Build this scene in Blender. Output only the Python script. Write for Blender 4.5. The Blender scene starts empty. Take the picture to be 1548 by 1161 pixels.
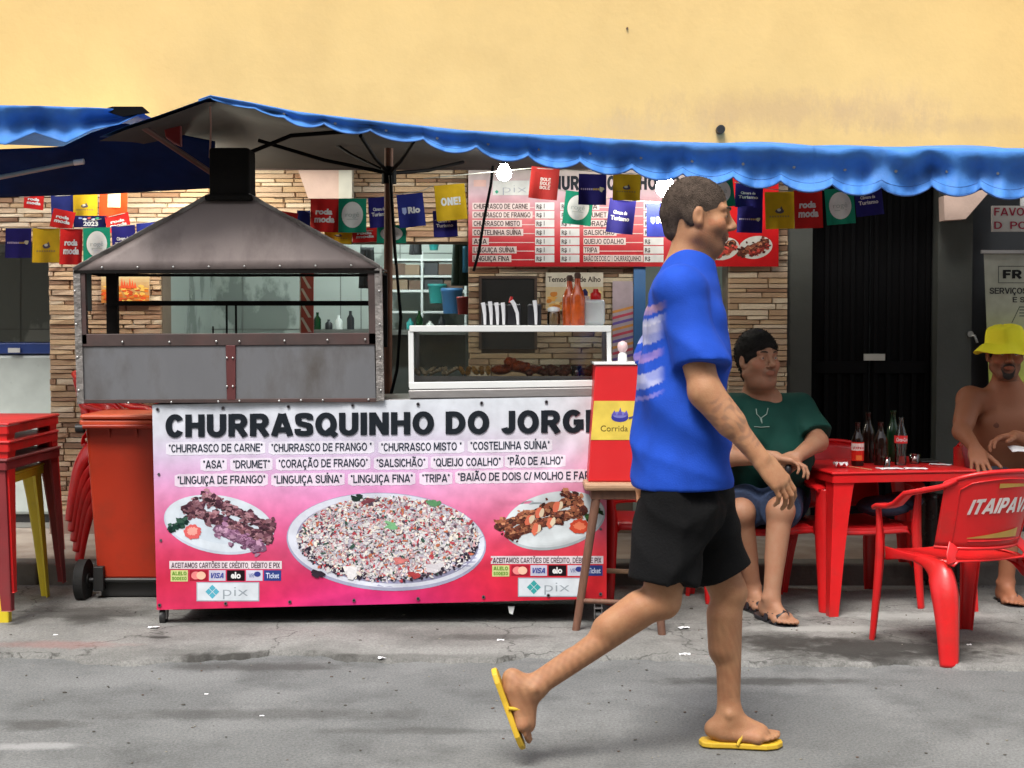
import bpy, math, random, time
import numpy as np
from mathutils import Vector, Matrix
T0 = time.time()
random.seed(7)
SC = bpy.context.scene
COL = SC.collection
# ------------------------------------------------------------------ camera
F, H, PITCH = 2100.0, 1.30, math.atan(80.5 / 2100.0)
cam_d = bpy.data.cameras.new('camera'); cam = bpy.data.objects.new('camera', cam_d); COL.objects.link(cam)
cam.location = (0, 0, H); cam.rotation_euler = (math.pi / 2 - PITCH, 0, 0)
cam_d.sensor_width = 36.0; cam_d.lens = 36.0 * F / 1548.0; cam_d.clip_end = 500; cam_d.clip_start = .05
cam_d.dof.use_dof = True; cam_d.dof.focus_distance = 6.2; cam_d.dof.aperture_fstop = 9
SC.camera = cam
SC.render.resolution_x = 1024; SC.render.resolution_y = 768
# ------------------------------------------------------------------ world, sun, exposure
SUN_EL, SUN_AZ = math.radians(60), math.radians(200)      # azimuth clockwise from +Y: behind the camera, a little to the left
w = bpy.data.worlds.new('World'); SC.world = w; w.use_nodes = True
nt = w.node_tree; nt.nodes.clear()
sky = nt.nodes.new('ShaderNodeTexSky'); sky.sky_type = 'NISHITA'; sky.sun_disc = False
sky.sun_elevation = SUN_EL; sky.sun_rotation = SUN_AZ; sky.dust_density = 4.0; sky.air_density = 1.2; sky.ozone_density = 1.0
bgn = nt.nodes.new('ShaderNodeBackground'); bgn.inputs['Strength'].default_value = .115
hs = nt.nodes.new('ShaderNodeHueSaturation'); hs.inputs['Saturation'].default_value = .35
wo = nt.nodes.new('ShaderNodeOutputWorld')
nt.links.new(sky.outputs[0], hs.inputs['Color']); nt.links.new(hs.outputs[0], bgn.inputs[0]); nt.links.new(bgn.outputs[0], wo.inputs[0])
sl = bpy.data.lights.new('sun', 'SUN'); sl.energy = 1.75; sl.angle = math.radians(20); sl.color = (1, .96, .9)
sun = bpy.data.objects.new('sun', sl); COL.objects.link(sun)
sd = Vector((math.sin(SUN_AZ) * math.cos(SUN_EL), math.cos(SUN_AZ) * math.cos(SUN_EL), math.sin(SUN_EL)))
sun.rotation_euler = sd.to_track_quat('Z', 'Y').to_euler()
SC.view_settings.view_transform = 'Standard'; SC.view_settings.look = 'None'
SC.view_settings.exposure = 1.0; SC.view_settings.gamma = 1; SC.view_settings.use_curve_mapping = False
SC.render.engine = 'CYCLES'
SC.cycles.max_bounces = 8; SC.cycles.transparent_max_bounces = 12; SC.cycles.caustics_reflective = False
SC.cycles.caustics_refractive = False; SC.cycles.sample_clamp_indirect = 4; SC.cycles.use_denoising = True

# ------------------------------------------------------------------ pixel <-> place
cP, sP = math.cos(PITCH), math.sin(PITCH)
def P(px, py, d):
    """the point at world depth Y = d seen at photo pixel (px, py)"""
    r, u = (px - 774) / F, (580.5 - py) / F
    dy = cP + u * sP; dz = u * cP - sP
    return Vector((r * d / dy, d, H + dz * d / dy))
def G(px, py, z=0.0):
    u = (580.5 - py) / F
    dy = cP + u * sP; dz = u * cP - sP
    return P(px, py, (z - H) * dy / dz)
def lin(c):
    c = c / 255.0
    return c / 12.92 if c <= .04045 else ((c + .055) / 1.055) ** 2.4
def RGB(r, g, b, k=1.0):
    return (lin(r) * k, lin(g) * k, lin(b) * k)

# ------------------------------------------------------------------ materials
MATS = {}
def mat(name, col, rough=.6, metal=0, var=.12, vscale=6, bump=0.0, bscale=60, spec=.5, alpha=1, emit=None, estr=0, sub=0, coat=0,
        dirt=None, dirt_amt=0, dscale=3, col2=None, c2thr=.55, c2w=.08, c2scale=8, aniso=(1, 1, 1)):
    if name in MATS: return MATS[name]
    m = bpy.data.materials.new(name); m.use_nodes = True; n = m.node_tree; b = n.nodes['Principled BSDF']
    b.inputs['Roughness'].default_value = rough; b.inputs['Metallic'].default_value = metal
    b.inputs['Specular IOR Level'].default_value = spec
    tc = n.nodes.new('ShaderNodeTexCoord'); mp = n.nodes.new('ShaderNodeMapping'); mp.inputs['Scale'].default_value = aniso
    n.links.new(tc.outputs['Object'], mp.inputs[0])
    def noise(sc, det=5, ro=.55):
        t = n.nodes.new('ShaderNodeTexNoise'); t.inputs['Scale'].default_value = sc; t.inputs['Detail'].default_value = det
        t.inputs['Roughness'].default_value = ro; n.links.new(mp.outputs[0], t.inputs['Vector']); return t
    def mix(fac, a, bb, mode='MIX'):
        x = n.nodes.new('ShaderNodeMix'); x.data_type = 'RGBA'; x.blend_type = mode
        for s, v in ((x.inputs[0], fac), (x.inputs[6], a), (x.inputs[7], bb)):
            if isinstance(v, (int, float)): s.default_value = v
            elif isinstance(v, (tuple, list)): s.default_value = (v[0], v[1], v[2], 1)
            else: n.links.new(v, s)
        return x.outputs[2]
    def ramp(src, a, c):
        r = n.nodes.new('ShaderNodeMapRange'); r.inputs[1].default_value = a; r.inputs[2].default_value = c
        n.links.new(src, r.inputs[0]); return r.outputs[0]
    base = mix(ramp(noise(vscale).outputs[0], .3, .7), tuple(x * (1 - var) for x in col), tuple(min(1, x * (1 + var)) for x in col))
    if col2: base = mix(ramp(noise(c2scale, 6, .6).outputs[0], c2thr - c2w, c2thr + c2w), base, col2)
    if dirt: 
        f = ramp(noise(dscale, 8, .65).outputs[0], .48, .75)
        mu = n.nodes.new('ShaderNodeMath'); mu.operation = 'MULTIPLY'; mu.inputs[1].default_value = dirt_amt; n.links.new(f, mu.inputs[0])
        base = mix(mu.outputs[0], base, dirt)
    n.links.new(base, b.inputs['Base Color'])
    rr = n.nodes.new('ShaderNodeMapRange'); rr.inputs[3].default_value = max(.02, rough - .08); rr.inputs[4].default_value = min(1, rough + .1)
    n.links.new(noise(vscale * 2.3).outputs[0], rr.inputs[0]); n.links.new(rr.outputs[0], b.inputs['Roughness'])
    if bump:
        bp = n.nodes.new('ShaderNodeBump'); bp.inputs['Strength'].default_value = bump; bp.inputs['Distance'].default_value = .01
        n.links.new(noise(bscale, 6, .6).outputs[0], bp.inputs['Height']); n.links.new(bp.outputs[0], b.inputs['Normal'])
    if emit: b.inputs['Emission Color'].default_value = (*emit, 1); b.inputs['Emission Strength'].default_value = estr
    if sub: b.inputs['Subsurface Weight'].default_value = sub; b.inputs['Subsurface Radius'].default_value = (.01, .004, .002)
    if coat: b.inputs['Coat Weight'].default_value = coat; b.inputs['Coat Roughness'].default_value = .15
    MATS[name] = m; return m
def mat_print(name='print', rough=.45, spec=.4, bump=0, trans=0):
    """reads the mesh colour attribute: flat print, cloth patterns, skin tones"""
    if name in MATS: return MATS[name]
    m = bpy.data.materials.new(name); m.use_nodes = True; n = m.node_tree; b = n.nodes['Principled BSDF']
    a = n.nodes.new('ShaderNodeAttribute'); a.attribute_name = 'Col'
    tc = n.nodes.new('ShaderNodeTexCoord'); t = n.nodes.new('ShaderNodeTexNoise'); t.inputs['Scale'].default_value = 14; t.inputs['Detail'].default_value = 6
    n.links.new(tc.outputs['Object'], t.inputs['Vector'])
    r = n.nodes.new('ShaderNodeMapRange'); r.inputs[1].default_value = .3; r.inputs[2].default_value = .7; r.inputs[3].default_value = .86; r.inputs[4].default_value = 1.1
    n.links.new(t.outputs[0], r.inputs[0])
    x = n.nodes.new('ShaderNodeMix'); x.data_type = 'RGBA'; x.blend_type = 'MULTIPLY'; x.inputs[0].default_value = 1
    n.links.new(a.outputs[0], x.inputs[6]); n.links.new(r.outputs[0], x.inputs[7]); n.links.new(x.outputs[2], b.inputs['Base Color'])
    b.inputs['Roughness'].default_value = rough; b.inputs['Specular IOR Level'].default_value = spec
    if bump:
        t2 = n.nodes.new('ShaderNodeTexNoise'); t2.inputs['Scale'].default_value = 220; n.links.new(tc.outputs['Object'], t2.inputs['Vector'])
        bp = n.nodes.new('ShaderNodeBump'); bp.inputs['Strength'].default_value = bump; bp.inputs['Distance'].default_value = .004
        n.links.new(t2.outputs[0], bp.inputs['Height']); n.links.new(bp.outputs[0], b.inputs['Normal'])
    MATS[name] = m; return m
def mat_glass(name, tint=(1, 1, 1), refl=.06, rough=.03, a=1.0):
    """thin pane: mostly clear, a little mirror"""
    if name in MATS: return MATS[name]
    m = bpy.data.materials.new(name); m.use_nodes = True; n = m.node_tree; n.nodes.remove(n.nodes['Principled BSDF'])
    o = n.nodes['Material Output']; t = n.nodes.new('ShaderNodeBsdfTransparent'); t.inputs[0].default_value = (*tint, 1)
    g = n.nodes.new('ShaderNodeBsdfGlossy'); g.inputs['Roughness'].default_value = rough
    fr = n.nodes.new('ShaderNodeFresnel'); fr.inputs[0].default_value = 1.45
    ad = n.nodes.new('ShaderNodeMath'); ad.operation = 'ADD'; ad.inputs[1].default_value = refl; n.links.new(fr.outputs[0], ad.inputs[0])
    mx = n.nodes.new('ShaderNodeMixShader'); n.links.new(ad.outputs[0], mx.inputs[0]); n.links.new(t.outputs[0], mx.inputs[1]); n.links.new(g.outputs[0], mx.inputs[2])
    n.links.new(mx.outputs[0], o.inputs[0]); MATS[name] = m; return m

# ------------------------------------------------------------------ objects
PM = {}
def thing(name, label, cat, loc=(0, 0, 0), rz=0, group=None):
    o = bpy.data.objects.new(name, None); COL.objects.link(o); o.empty_display_size = .1
    o.location = loc; o.rotation_euler = (0, 0, rz); tag(o, label, cat, group)
    PM[o.name] = Matrix.Translation(Vector(loc)) @ Matrix.Rotation(rz, 4, 'Z'); return o
def tag(o, label=None, cat=None, group=None, kind=None):
    if label: o['label'] = label
    if cat: o['category'] = cat
    if group: o['group'] = group
    if kind: o['kind'] = kind
    return o
def kids(o): return [c for c in bpy.data.objects if c.parent == o]
def copy_tree(root, loc, rz, label, group=None, name=None, swap=None):
    r = root.copy(); COL.objects.link(r); r.location = loc; r.rotation_euler = (0, 0, rz); r['label'] = label
    if name: r.name = name
    if group: r['group'] = group
    PM[r.name] = Matrix.Translation(Vector(loc)) @ Matrix.Rotation(rz, 4, 'Z')
    def rec(a, b):
        for ch in kids(a):
            c = ch.copy(); COL.objects.link(c); c.parent = b
            if swap and len(c.data.materials): 
                c.data = c.data.copy(); 
                for i, mm in enumerate(c.data.materials): c.data.materials[i] = swap.get(mm.name, mm)
            rec(ch, c)
    rec(root, r); return r

class MB:
    def __init__(s): s.v = []; s.f = []; s.m = []; s.c = []; s.sm = []
    def add(s, vs, fs, mi=0, col=None, smooth=False):
        o = len(s.v); s.v += [tuple(v) for v in vs]
        for f in fs: s.f.append(tuple(o + i for i in f)); s.m.append(mi); s.c.append(col); s.sm.append(smooth)
        return s
    def box(s, lo, hi, mi=0, col=None, M=None):
        x0, y0, z0 = lo; x1, y1, z1 = hi
        vs = [Vector(p) for p in ((x0, y0, z0), (x1, y0, z0), (x1, y1, z0), (x0, y1, z0), (x0, y0, z1), (x1, y0, z1), (x1, y1, z1), (x0, y1, z1))]
        if M: vs = [M @ v for v in vs]
        return s.add(vs, [(0, 3, 2, 1), (4, 5, 6, 7), (0, 1, 5, 4), (1, 2, 6, 5), (2, 3, 7, 6), (3, 0, 4, 7)], mi, col)
    def prism(s, poly, vec, mi=0, col=None):
        """closed polygon (3D, in order) extruded along vec"""
        n = len(poly); vec = Vector(vec); a = [Vector(p) for p in poly]; vs = a + [p + vec for p in a]
        fs = [tuple(range(n)), tuple(range(2 * n - 1, n - 1, -1))] + [(i, i + n, (i + 1) % n + n, (i + 1) % n) for i in range(n)]
        return s.add(vs, fs, mi, col)
    def ppx(s, pts, d, t, mi=0, col=None):
        """outline in photo pixels standing at depth d, t metres deep"""
        return s.prism([P(x, y, d) for x, y in pts], (0, t, 0), mi, col)
    def rpx(s, x0, y0, x1, y1, d, t, mi=0, col=None):
        return s.ppx([(x0, y1), (x1, y1), (x1, y0), (x0, y0)], d, t, mi, col)
    def cyl(s, a, b, r0, r1=None, n=12, mi=0, col=None, smooth=True, caps=True):
        a, b = Vector(a), Vector(b); r1 = r0 if r1 is None else r1
        q = (b - a).to_track_quat('Z', 'Y'); vs = []
        for c, r in ((a, r0), (b, r1)):
            for i in range(n):
                t = 2 * math.pi * i / n; vs.append(c + q @ Vector((math.cos(t) * r, math.sin(t) * r, 0)))
        s.add(vs, [(i, (i + 1) % n, n + (i + 1) % n, n + i) for i in range(n)], mi, col, smooth)
        if caps: s.add(vs, [tuple(range(n - 1, -1, -1)), tuple(range(n, 2 * n))], mi, col)
        return s
    def tube(s, pts, r, n=8, mi=0, col=None):
        pts = [Vector(p) for p in pts]; rs = r if isinstance(r, (list, tuple)) else [r] * len(pts); vs = []
        for i, p in enumerate(pts):
            t = (pts[min(i + 1, len(pts) - 1)] - pts[max(i - 1, 0)]).normalized()
            u = t.cross(Vector((0, 0, 1))); u = u.normalized() if u.length > .05 else t.cross(Vector((0, 1, 0))).normalized(); w_ = t.cross(u)
            for k in range(n):
                a = 2 * math.pi * k / n; vs.append(p + (u * math.cos(a) + w_ * math.sin(a)) * rs[i])
        fs = [(i * n + k, i * n + (k + 1) % n, (i + 1) * n + (k + 1) % n, (i + 1) * n + k) for i in range(len(pts) - 1) for k in range(n)]
        s.add(vs, fs, mi, col, True)
        e = len(pts) - 1; s.add(vs, [tuple(range(n - 1, -1, -1)), tuple(range(e * n, e * n + n))], mi, col); return s
    def lathe(s, prof, c=(0, 0, 0), n=16, mi=0, col=None, sx=1, sy=1):
        """profile [(r, z)] turned about the vertical through c"""
        c = Vector(c); vs = []
        for r, z in prof:
            for k in range(n):
                a = 2 * math.pi * k / n; vs.append(c + Vector((math.cos(a) * r * sx, math.sin(a) * r * sy, z)))
        fs = [(i * n + k, i * n + (k + 1) % n, (i + 1) * n + (k + 1) % n, (i + 1) * n + k) for i in range(len(prof) - 1) for k in range(n)]
        s.add(vs, fs, mi, col, True)
        e = len(prof) - 1; s.add(vs, [tuple(range(n - 1, -1, -1)), tuple(range(e * n, e * n + n))], mi, col); return s
    def sweep(s, pts, wd, th, side, mi=0, col=None):
        """rounded flat bar along pts; side = direction of its width at each point"""
        pts = [Vector(p) for p in pts]; n = len(pts)
        wd = wd if isinstance(wd, (list, tuple)) else [wd] * n; th = th if isinstance(th, (list, tuple)) else [th] * n
        side = [Vector(x) for x in side] if isinstance(side[0], (tuple, list, Vector)) else [Vector(side)] * n
        sec = [(-1, -.55), (-.8, -1), (.8, -1), (1, -.55), (1, .55), (.8, 1), (-.8, 1), (-1, .55)]; vs = []
        for i, p in enumerate(pts):
            t = (pts[min(i + 1, n - 1)] - pts[max(i - 1, 0)]).normalized(); u = side[i] - t * side[i].dot(t); u.normalize(); v = t.cross(u)
            for a, b in sec: vs.append(p + u * a * wd[i] / 2 + v * b * th[i] / 2)
        k = 8
        s.add(vs, [(i * k + j, i * k + (j + 1) % k, (i + 1) * k + (j + 1) % k, (i + 1) * k + j) for i in range(n - 1) for j in range(k)], mi, col, True)
        s.add(vs, [tuple(range(k - 1, -1, -1)), tuple(range((n - 1) * k, n * k))], mi, col); return s
    def grid(s, nu, nv, fn, mi=0, col=None, smooth=True):
        vs = [fn(i / nu, j / nv) for j in range(nv + 1) for i in range(nu + 1)]; k = nu + 1
        return s.add(vs, [(j * k + i, j * k + i + 1, (j + 1) * k + i + 1, (j + 1) * k + i) for j in range(nv) for i in range(nu)], mi, col, smooth)
    def ball(s, c, r, n=10, m=6, mi=0, col=None, jit=0):
        c = Vector(c); rr = r if isinstance(r, (tuple, list)) else (r, r, r); vs = []
        for j in range(m + 1):
            ph = math.pi * j / m
            for i in range(n):
                a = 2 * math.pi * i / n; q = 1 + random.uniform(-jit, jit)
                vs.append(c + Vector((math.cos(a) * math.sin(ph) * rr[0] * q, math.sin(a) * math.sin(ph) * rr[1] * q, math.cos(ph) * rr[2] * q)))
        return s.add(vs, [(j * n + i, (j + 1) * n + i, (j + 1) * n + (i + 1) % n, j * n + (i + 1) % n) for j in range(m) for i in range(n)], mi, col, True)
    def build(s, name, mats, parent=None, world=True, vcol=None, bevel=0, solid=0, subd=0, label=None, smooth=None):
        me = bpy.data.meshes.new(name); vs = s.v
        if parent is not None and world:
            inv = PM[parent.name].inverted() if parent.name in PM else Matrix.Identity(4)
            vs = [inv @ Vector(v) for v in vs]
        me.from_pydata([tuple(v) for v in vs], [], s.f)
        mats = mats if isinstance(mats, (list, tuple)) else [mats]
        for m in mats: me.materials.append(m)
        me.polygons.foreach_set('material_index', s.m); me.polygons.foreach_set('use_smooth', [bool(x) if smooth is None else smooth for x in s.sm])
        if vcol is not None:
            at = me.color_attributes.new('Col', 'FLOAT_COLOR', 'POINT'); at.data.foreach_set('color', np.hstack([np.array(vcol, dtype=np.float32), np.ones((len(vcol), 1), dtype=np.float32)]).ravel())
        elif any(c is not None for c in s.c):
            at = me.color_attributes.new('Col', 'FLOAT_COLOR', 'CORNER'); arr = []
            for f, c in zip(s.f, s.c): arr += list((c or (.5, .5, .5)) + (1,)) * len(f)
            at.data.foreach_set('color', arr)
        me.update()
        o = bpy.data.objects.new(name, me); COL.objects.link(o)
        if parent is not None:
            o.parent = parent
            if parent.name in PM: PM[o.name] = PM[parent.name]
        if solid: md = o.modifiers.new('solid', 'SOLIDIFY'); md.thickness = solid; md.offset = 0
        if bevel: md = o.modifiers.new('bevel', 'BEVEL'); md.width = bevel; md.segments = 2; md.limit_method = 'ANGLE'
        if subd: md = o.modifiers.new('sub', 'SUBSURF'); md.levels = md.render_levels = subd
        if label: o['label'] = label
        return o

# ------------------------------------------------------------------ flat print
_tx = {}
def glyphs(txt, bold=.0, shear=0.0, space=1.0):
    key = (txt, bold, shear, space)
    if key in _tx: return _tx[key]
    cu = bpy.data.curves.new('t', 'FONT'); cu.body = txt; cu.offset = bold; cu.shear = shear; cu.resolution_u = 3; cu.space_character = space
    o = bpy.data.objects.new('t', cu); COL.objects.link(o)
    me = o.to_mesh(); vs = [(v.co.x, v.co.y) for v in me.vertices]; fs = [tuple(p.vertices) for p in me.polygons]
    o.to_mesh_clear(); bpy.data.objects.remove(o); bpy.data.curves.remove(cu)
    _tx[key] = (vs, fs); return _tx[key]
def _arc(cx, cy, rx, ry, a0, a1, n=9):
    return [(cx + rx * math.cos(math.radians(a0 + (a1 - a0) * i / n)), cy + ry * math.sin(math.radians(a0 + (a1 - a0) * i / n))) for i in range(n + 1)]
def _cr(pts, n=4):
    out = []; p = [pts[0]] + pts + [pts[-1]]
    for i in range(1, len(p) - 2):
        a, b, c, d = p[i - 1:i + 3]
        for k in range(n):
            t = k / n; out.append(tuple(.5 * (2 * b[q] + (c[q] - a[q]) * t + (2 * a[q] - 5 * b[q] + 4 * c[q] - d[q]) * t * t + (3 * b[q] - a[q] - 3 * c[q] + d[q]) * t ** 3) for q in (0, 1)))
    return out + [pts[-1]]
def glyph_strokes(ch, h):
    """grotesque capitals as thick strokes; cap height 1, h = half the stroke; returns polylines, width"""
    T, B = 1 - h * .92, h * .92; acc = None
    base = {'Ç': ('C', 'ced'), 'Ã': ('A', 'til'), 'Õ': ('O', 'til'), 'Í': ('I', 'acu'), 'É': ('E', 'acu'), 'Ú': ('U', 'acu'), 'Ê': ('E', 'cir')}
    if ch in base: ch, acc = base[ch]
    W = dict(A=.78, B=.70, C=.69, D=.72, E=.63, F=.58, G=.76, H=.70, I=2 * h, J=.52, K=.72, L=.56, M=.84, N=.71, O=.78, P=.65, Q=.78, R=.70, S=.65, T=.62, U=.70, V=.72, X=.70).get(ch, .3); L, R = h, W - h
    g = {
        'A': [[(L * .8, 0), (W / 2 - h * .18, 1 - h * .1)], [(W / 2 + h * .18, 1 - h * .1), (W - L * .8, 0)], [(W * .24, .27), (W * .76, .27)]],
        'B': [[(L, 0), (L, 1)], [(L, T), (W * .58, T)] + _arc(W * .58, .5 + (T - .5) / 2 + .005, R - W * .60, (T - .5) / 2 - .005, 90, -90) + [(L, .51)], [(L, .51), (W * .58, .51)] + _arc(W * .58, (B + .51) / 2, R - W * .58, (.51 - B) / 2, 90, -90) + [(L, B)]],
        'C': [_arc(W / 2, .5, W / 2 - h, .5 - h * .8, 35, 325, 20)],
        'D': [[(L, 0), (L, 1)], [(L, T), (W * .42, T)] + _arc(W * .42, .5, R - W * .42, T - .5, 90, -90, 14) + [(L, B)]],
        'E': [[(L, 0), (L, 1)], [(L, T), (W, T)], [(L, .52), (W * .93, .52)], [(L, B), (W, B)]],
        'F': [[(L, 0), (L, 1)], [(L, T), (W, T)], [(L, .50), (W * .9, .50)]],
        'G': [_arc(W / 2, .5, W / 2 - h, .5 - h * .8, 45, 325, 18) + [(R, .26), (R, .47)], [(W, .47), (W * .52, .47)]],
        'H': [[(L, 0), (L, 1)], [(R, 0), (R, 1)], [(L, .52), (R, .52)]], 'I': [[(L, 0), (L, 1)]],
        'J': [[(R, 1), (R, .30)] + _arc(W / 2, .30, R - W / 2, .30 - h * .8, 0, -165, 9)],
        'K': [[(L, 0), (L, 1)], [(W - h * .8, 1), (L, .38)], [(W * .42, .58), (W - h * .7, 0)]],
        'L': [[(L, 1), (L, 0)], [(L, B), (W, B)]], 'M': [[(L, 0), (L, 1)], [(R, 0), (R, 1)], [(L + h * .3, 1 - h * .3), (W / 2 - h * .2, .16)], [(W / 2 + h * .2, .16), (R - h * .3, 1 - h * .3)]],
        'N': [[(L, 0), (L, 1)], [(R, 0), (R, 1)], [(L + h * .1, 1 - h * .4), (R - h * .1, h * .4)]],
        'O': [_arc(W / 2, .5, W / 2 - h, .5 - h * .8, 90, 450, 24)], 'Q': [_arc(W / 2, .5, W / 2 - h, .5 - h * .8, 90, 450, 24), [(W * .55, .28), (W * .97, -.03)]],
        'P': [[(L, 0), (L, 1)], [(L, T), (W * .55, T)] + _arc(W * .55, (T + .44) / 2, R - W * .55, (T - .44) / 2, 90, -90) + [(L, .44)]],
        'R': [[(L, 0), (L, 1)], [(L, T), (W * .56, T)] + _arc(W * .56, (T + .46) / 2, R - W * .58, (T - .46) / 2, 90, -90) + [(L, .46)], [(W * .50, .46), (W - h * .75, 0)]],
        'S': [_cr([(R, .70), (W * .80, .86), (W / 2, T + .01), (W * .2, .86), (L, .71), (W * .24, .57), (W / 2, .50), (W * .78, .43), (R, .28), (W * .8, .14), (W / 2, B - .01), (W * .18, .14), (L * .8, .31)])],
        'T': [[(0, T), (W, T)], [(W / 2, 0), (W / 2, 1)]], 'U': [[(L, 1), (L, .34)] + _arc(W / 2, .34, W / 2 - h, .34 - h * .8, 180, 360, 12) + [(R, 1)]],
        'V': [[(L * .8, 1), (W / 2 - h * .18, h * .1)], [(W / 2 + h * .18, h * .1), (W - L * .8, 1)]], 'X': [[(L, 0), (R, 1)], [(L, 1), (R, 0)]],
        '*': [[(.15, .72), (.15, 1.0)], [(.03, .79), (.27, .93)], [(.03, .93), (.27, .79)]], '/': [[(.02, 0), (.28, 1)]], ',': [[(.12, .08), (.06, -.14)]], '!': [[(.12, .3), (.12, 1)], [(.12, 0), (.12, .14)]],
    }.get(ch, [])
    k = .62
    if acc == 'til': g = g + [_cr([(W * .2, 1.13), (W * .36, 1.22), (W * .6, 1.13), (W * .8, 1.22)])]
    if acc == 'acu': g = g + [[(W / 2 - .02, 1.10), (W / 2 + .14, 1.30)]]
    if acc == 'cir': g = g + [[(W / 2 - .16, 1.10), (W / 2, 1.25), (W / 2 + .16, 1.10)]]
    if acc == 'ced': g = g + [[(W / 2, .02), (W / 2 + .02, -.10), (W / 2 + .08, -.18), (W / 2 - .10, -.24)]]
    return g, W
STROKED = set('ABCDEFGHIJKLMNOPQRSTUVXÇÃÕÍÉÚÊ*/,! ')
def thick(pl, h):
    n = len(pl); out = []; closed = n > 3 and abs(pl[0][0] - pl[-1][0]) < 1e-6 and abs(pl[0][1] - pl[-1][1]) < 1e-6
    for i in range(n):
        a = pl[i - 1] if i else (pl[-2] if closed else None); b = pl[i]; c = pl[i + 1] if i < n - 1 else (pl[1] if closed else None)
        def nr(p, q): dx, dy = q[0] - p[0], q[1] - p[1]; L = math.hypot(dx, dy) or 1; return (-dy / L, dx / L)
        n1 = nr(a, b) if a else nr(b, c); n2 = nr(b, c) if c else n1
        m = (n1[0] + n2[0], n1[1] + n2[1]); L = math.hypot(*m) or 1; m = (m[0] / L, m[1] / L); k = h / max(.45, m[0] * n1[0] + m[1] * n1[1]); out.append(((b[0] + m[0] * k, b[1] + m[1] * k), (b[0] - m[0] * k, b[1] - m[1] * k)))
    return out
def stroke_text(txt, h, shear=0, gap=.075):
    """-> vertices (x, y, layer) and faces for a line of capitals, cap height 1"""
    x = 0; vs = []; fs = []
    for ch in txt:
        if ch == ' ': x += .34; continue
        g, W = glyph_strokes(ch, h)
        for j, pl in enumerate(g):
            q = [pl[0]]; dd_ = [pl[0]]
            for b in pl[1:]:
                if math.hypot(b[0] - dd_[-1][0], b[1] - dd_[-1][1]) > .025: dd_.append(b)
            pl = dd_
            for a, b in zip(pl, pl[1:]):
                m_ = max(1, int(math.hypot(b[0] - a[0], b[1] - a[1]) / .17)); q += [(a[0] + (b[0] - a[0]) * i / m_, a[1] + (b[1] - a[1]) * i / m_) for i in range(1, m_ + 1)]
            pl = q; o = len(vs)
            for l, r in thick(pl, h if ch not in '*' else h * .7): vs += [(x + l[0] + l[1] * shear, l[1], j), (x + r[0] + r[1] * shear, r[1], j)]
            fs += [(o + 2 * i + 1, o + 2 * i + 3, o + 2 * i + 2, o + 2 * i) for i in range(len(pl) - 1)]
        x += W + gap - (.05 if ch in 'CÇ' else 0)
    return vs, fs
class Flat(MB):
    """print laid on a surface: fn(x, y, layer) -> point; x, y in photo pixels or in 0..1"""
    def __init__(s, fn): super().__init__(); s.fn = fn
    def poly(s, pts, col, layer=0, mi=0):
        return s.add([s.fn(x, y, layer) for x, y in pts], [tuple(range(len(pts)))], mi, col)
    def rect(s, x0, y0, x1, y1, col, layer=0):
        nx = max(1, min(24, int((x1 - x0) / 7)))
        for i in range(nx):
            a, b = x0 + (x1 - x0) * i / nx, x0 + (x1 - x0) * (i + 1) / nx; s.poly([(a, y1), (b, y1), (b, y0), (a, y0)], col, layer)
        return s
    def rectg(s, x0, y0, x1, y1, cfn, layer=0, nx=12, ny=3):
        for i in range(nx):
            for j in range(ny):
                a, b = x0 + (x1 - x0) * i / nx, x0 + (x1 - x0) * (i + 1) / nx; c, d = y0 + (y1 - y0) * j / ny, y0 + (y1 - y0) * (j + 1) / ny
                s.rect(a, c, b, d, cfn if isinstance(cfn, tuple) else cfn((a + b) / 2, (c + d) / 2), layer)
    def ell(s, cx, cy, rx, ry, col, layer=0, n=32, jit=0, rot=0):
        pts = []
        for i in range(n):
            a = -2 * math.pi * i / n; q = 1 + random.uniform(-jit, jit); x, y = math.cos(a) * rx * q, math.sin(a) * ry * q
            pts.append((cx + x * math.cos(rot) - y * math.sin(rot), cy + x * math.sin(rot) + y * math.cos(rot)))
        if n >= 26:      # large plates follow the folds of the sheet: concentric rings
            R_ = 12; vs = [s.fn(cx, cy, layer)] + [s.fn(cx + (x - cx) * (k + 1) / R_, cy + (y - cy) * (k + 1) / R_, layer) for k in range(R_) for x, y in pts]
            fs = [(0, 1 + i, 1 + (i + 1) % n) for i in range(n)] + [(1 + k * n + i, 1 + (k + 1) * n + i, 1 + (k + 1) * n + (i + 1) % n, 1 + k * n + (i + 1) % n) for k in range(R_ - 1) for i in range(n)]
            return s.add(vs, fs, 0, col)
        return s.poly(pts, col, layer)
    def text(s, txt, x0, x1, y0, y1, col, layer=0, bold=0, shear=0, ydown=True, slope=0, grow=0):
        """fits the capital height into y0 (top)..y1 (baseline) and the width into x0..x1"""
        if set(txt) <= STROKED:
            vs, fs = stroke_text(txt, .118 if bold >= .03 else (.085 if y1 - y0 < 11 else .078), shear)
            bx = [v[0] for v in vs]; mn, mx = min(bx), max(bx); sx = (x1 - x0) / (mx - mn)
            return s.add([s.fn(x0 + (x - mn) * sx, y1 - y * (y1 - y0) + (x - mn) * sx * slope, layer + j * .12) for x, y, j in vs], fs, 0, col)
        vs, fs = glyphs(txt, bold, shear)
        if not fs: return s
        bx = [v[0] for v in vs]; mn, mx = min(bx), max(bx); cap = .70
        sx = (x1 - x0) / (mx - mn); hh = (y1 - y0) / cap
        pts = []
        for x, y in vs:
            X = x0 + (x - mn) * sx; pts.append(s.fn(X, y1 - y * hh + (X - x0) * slope, layer))
        return s.add(pts, [f for f in fs], 0, col)
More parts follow.
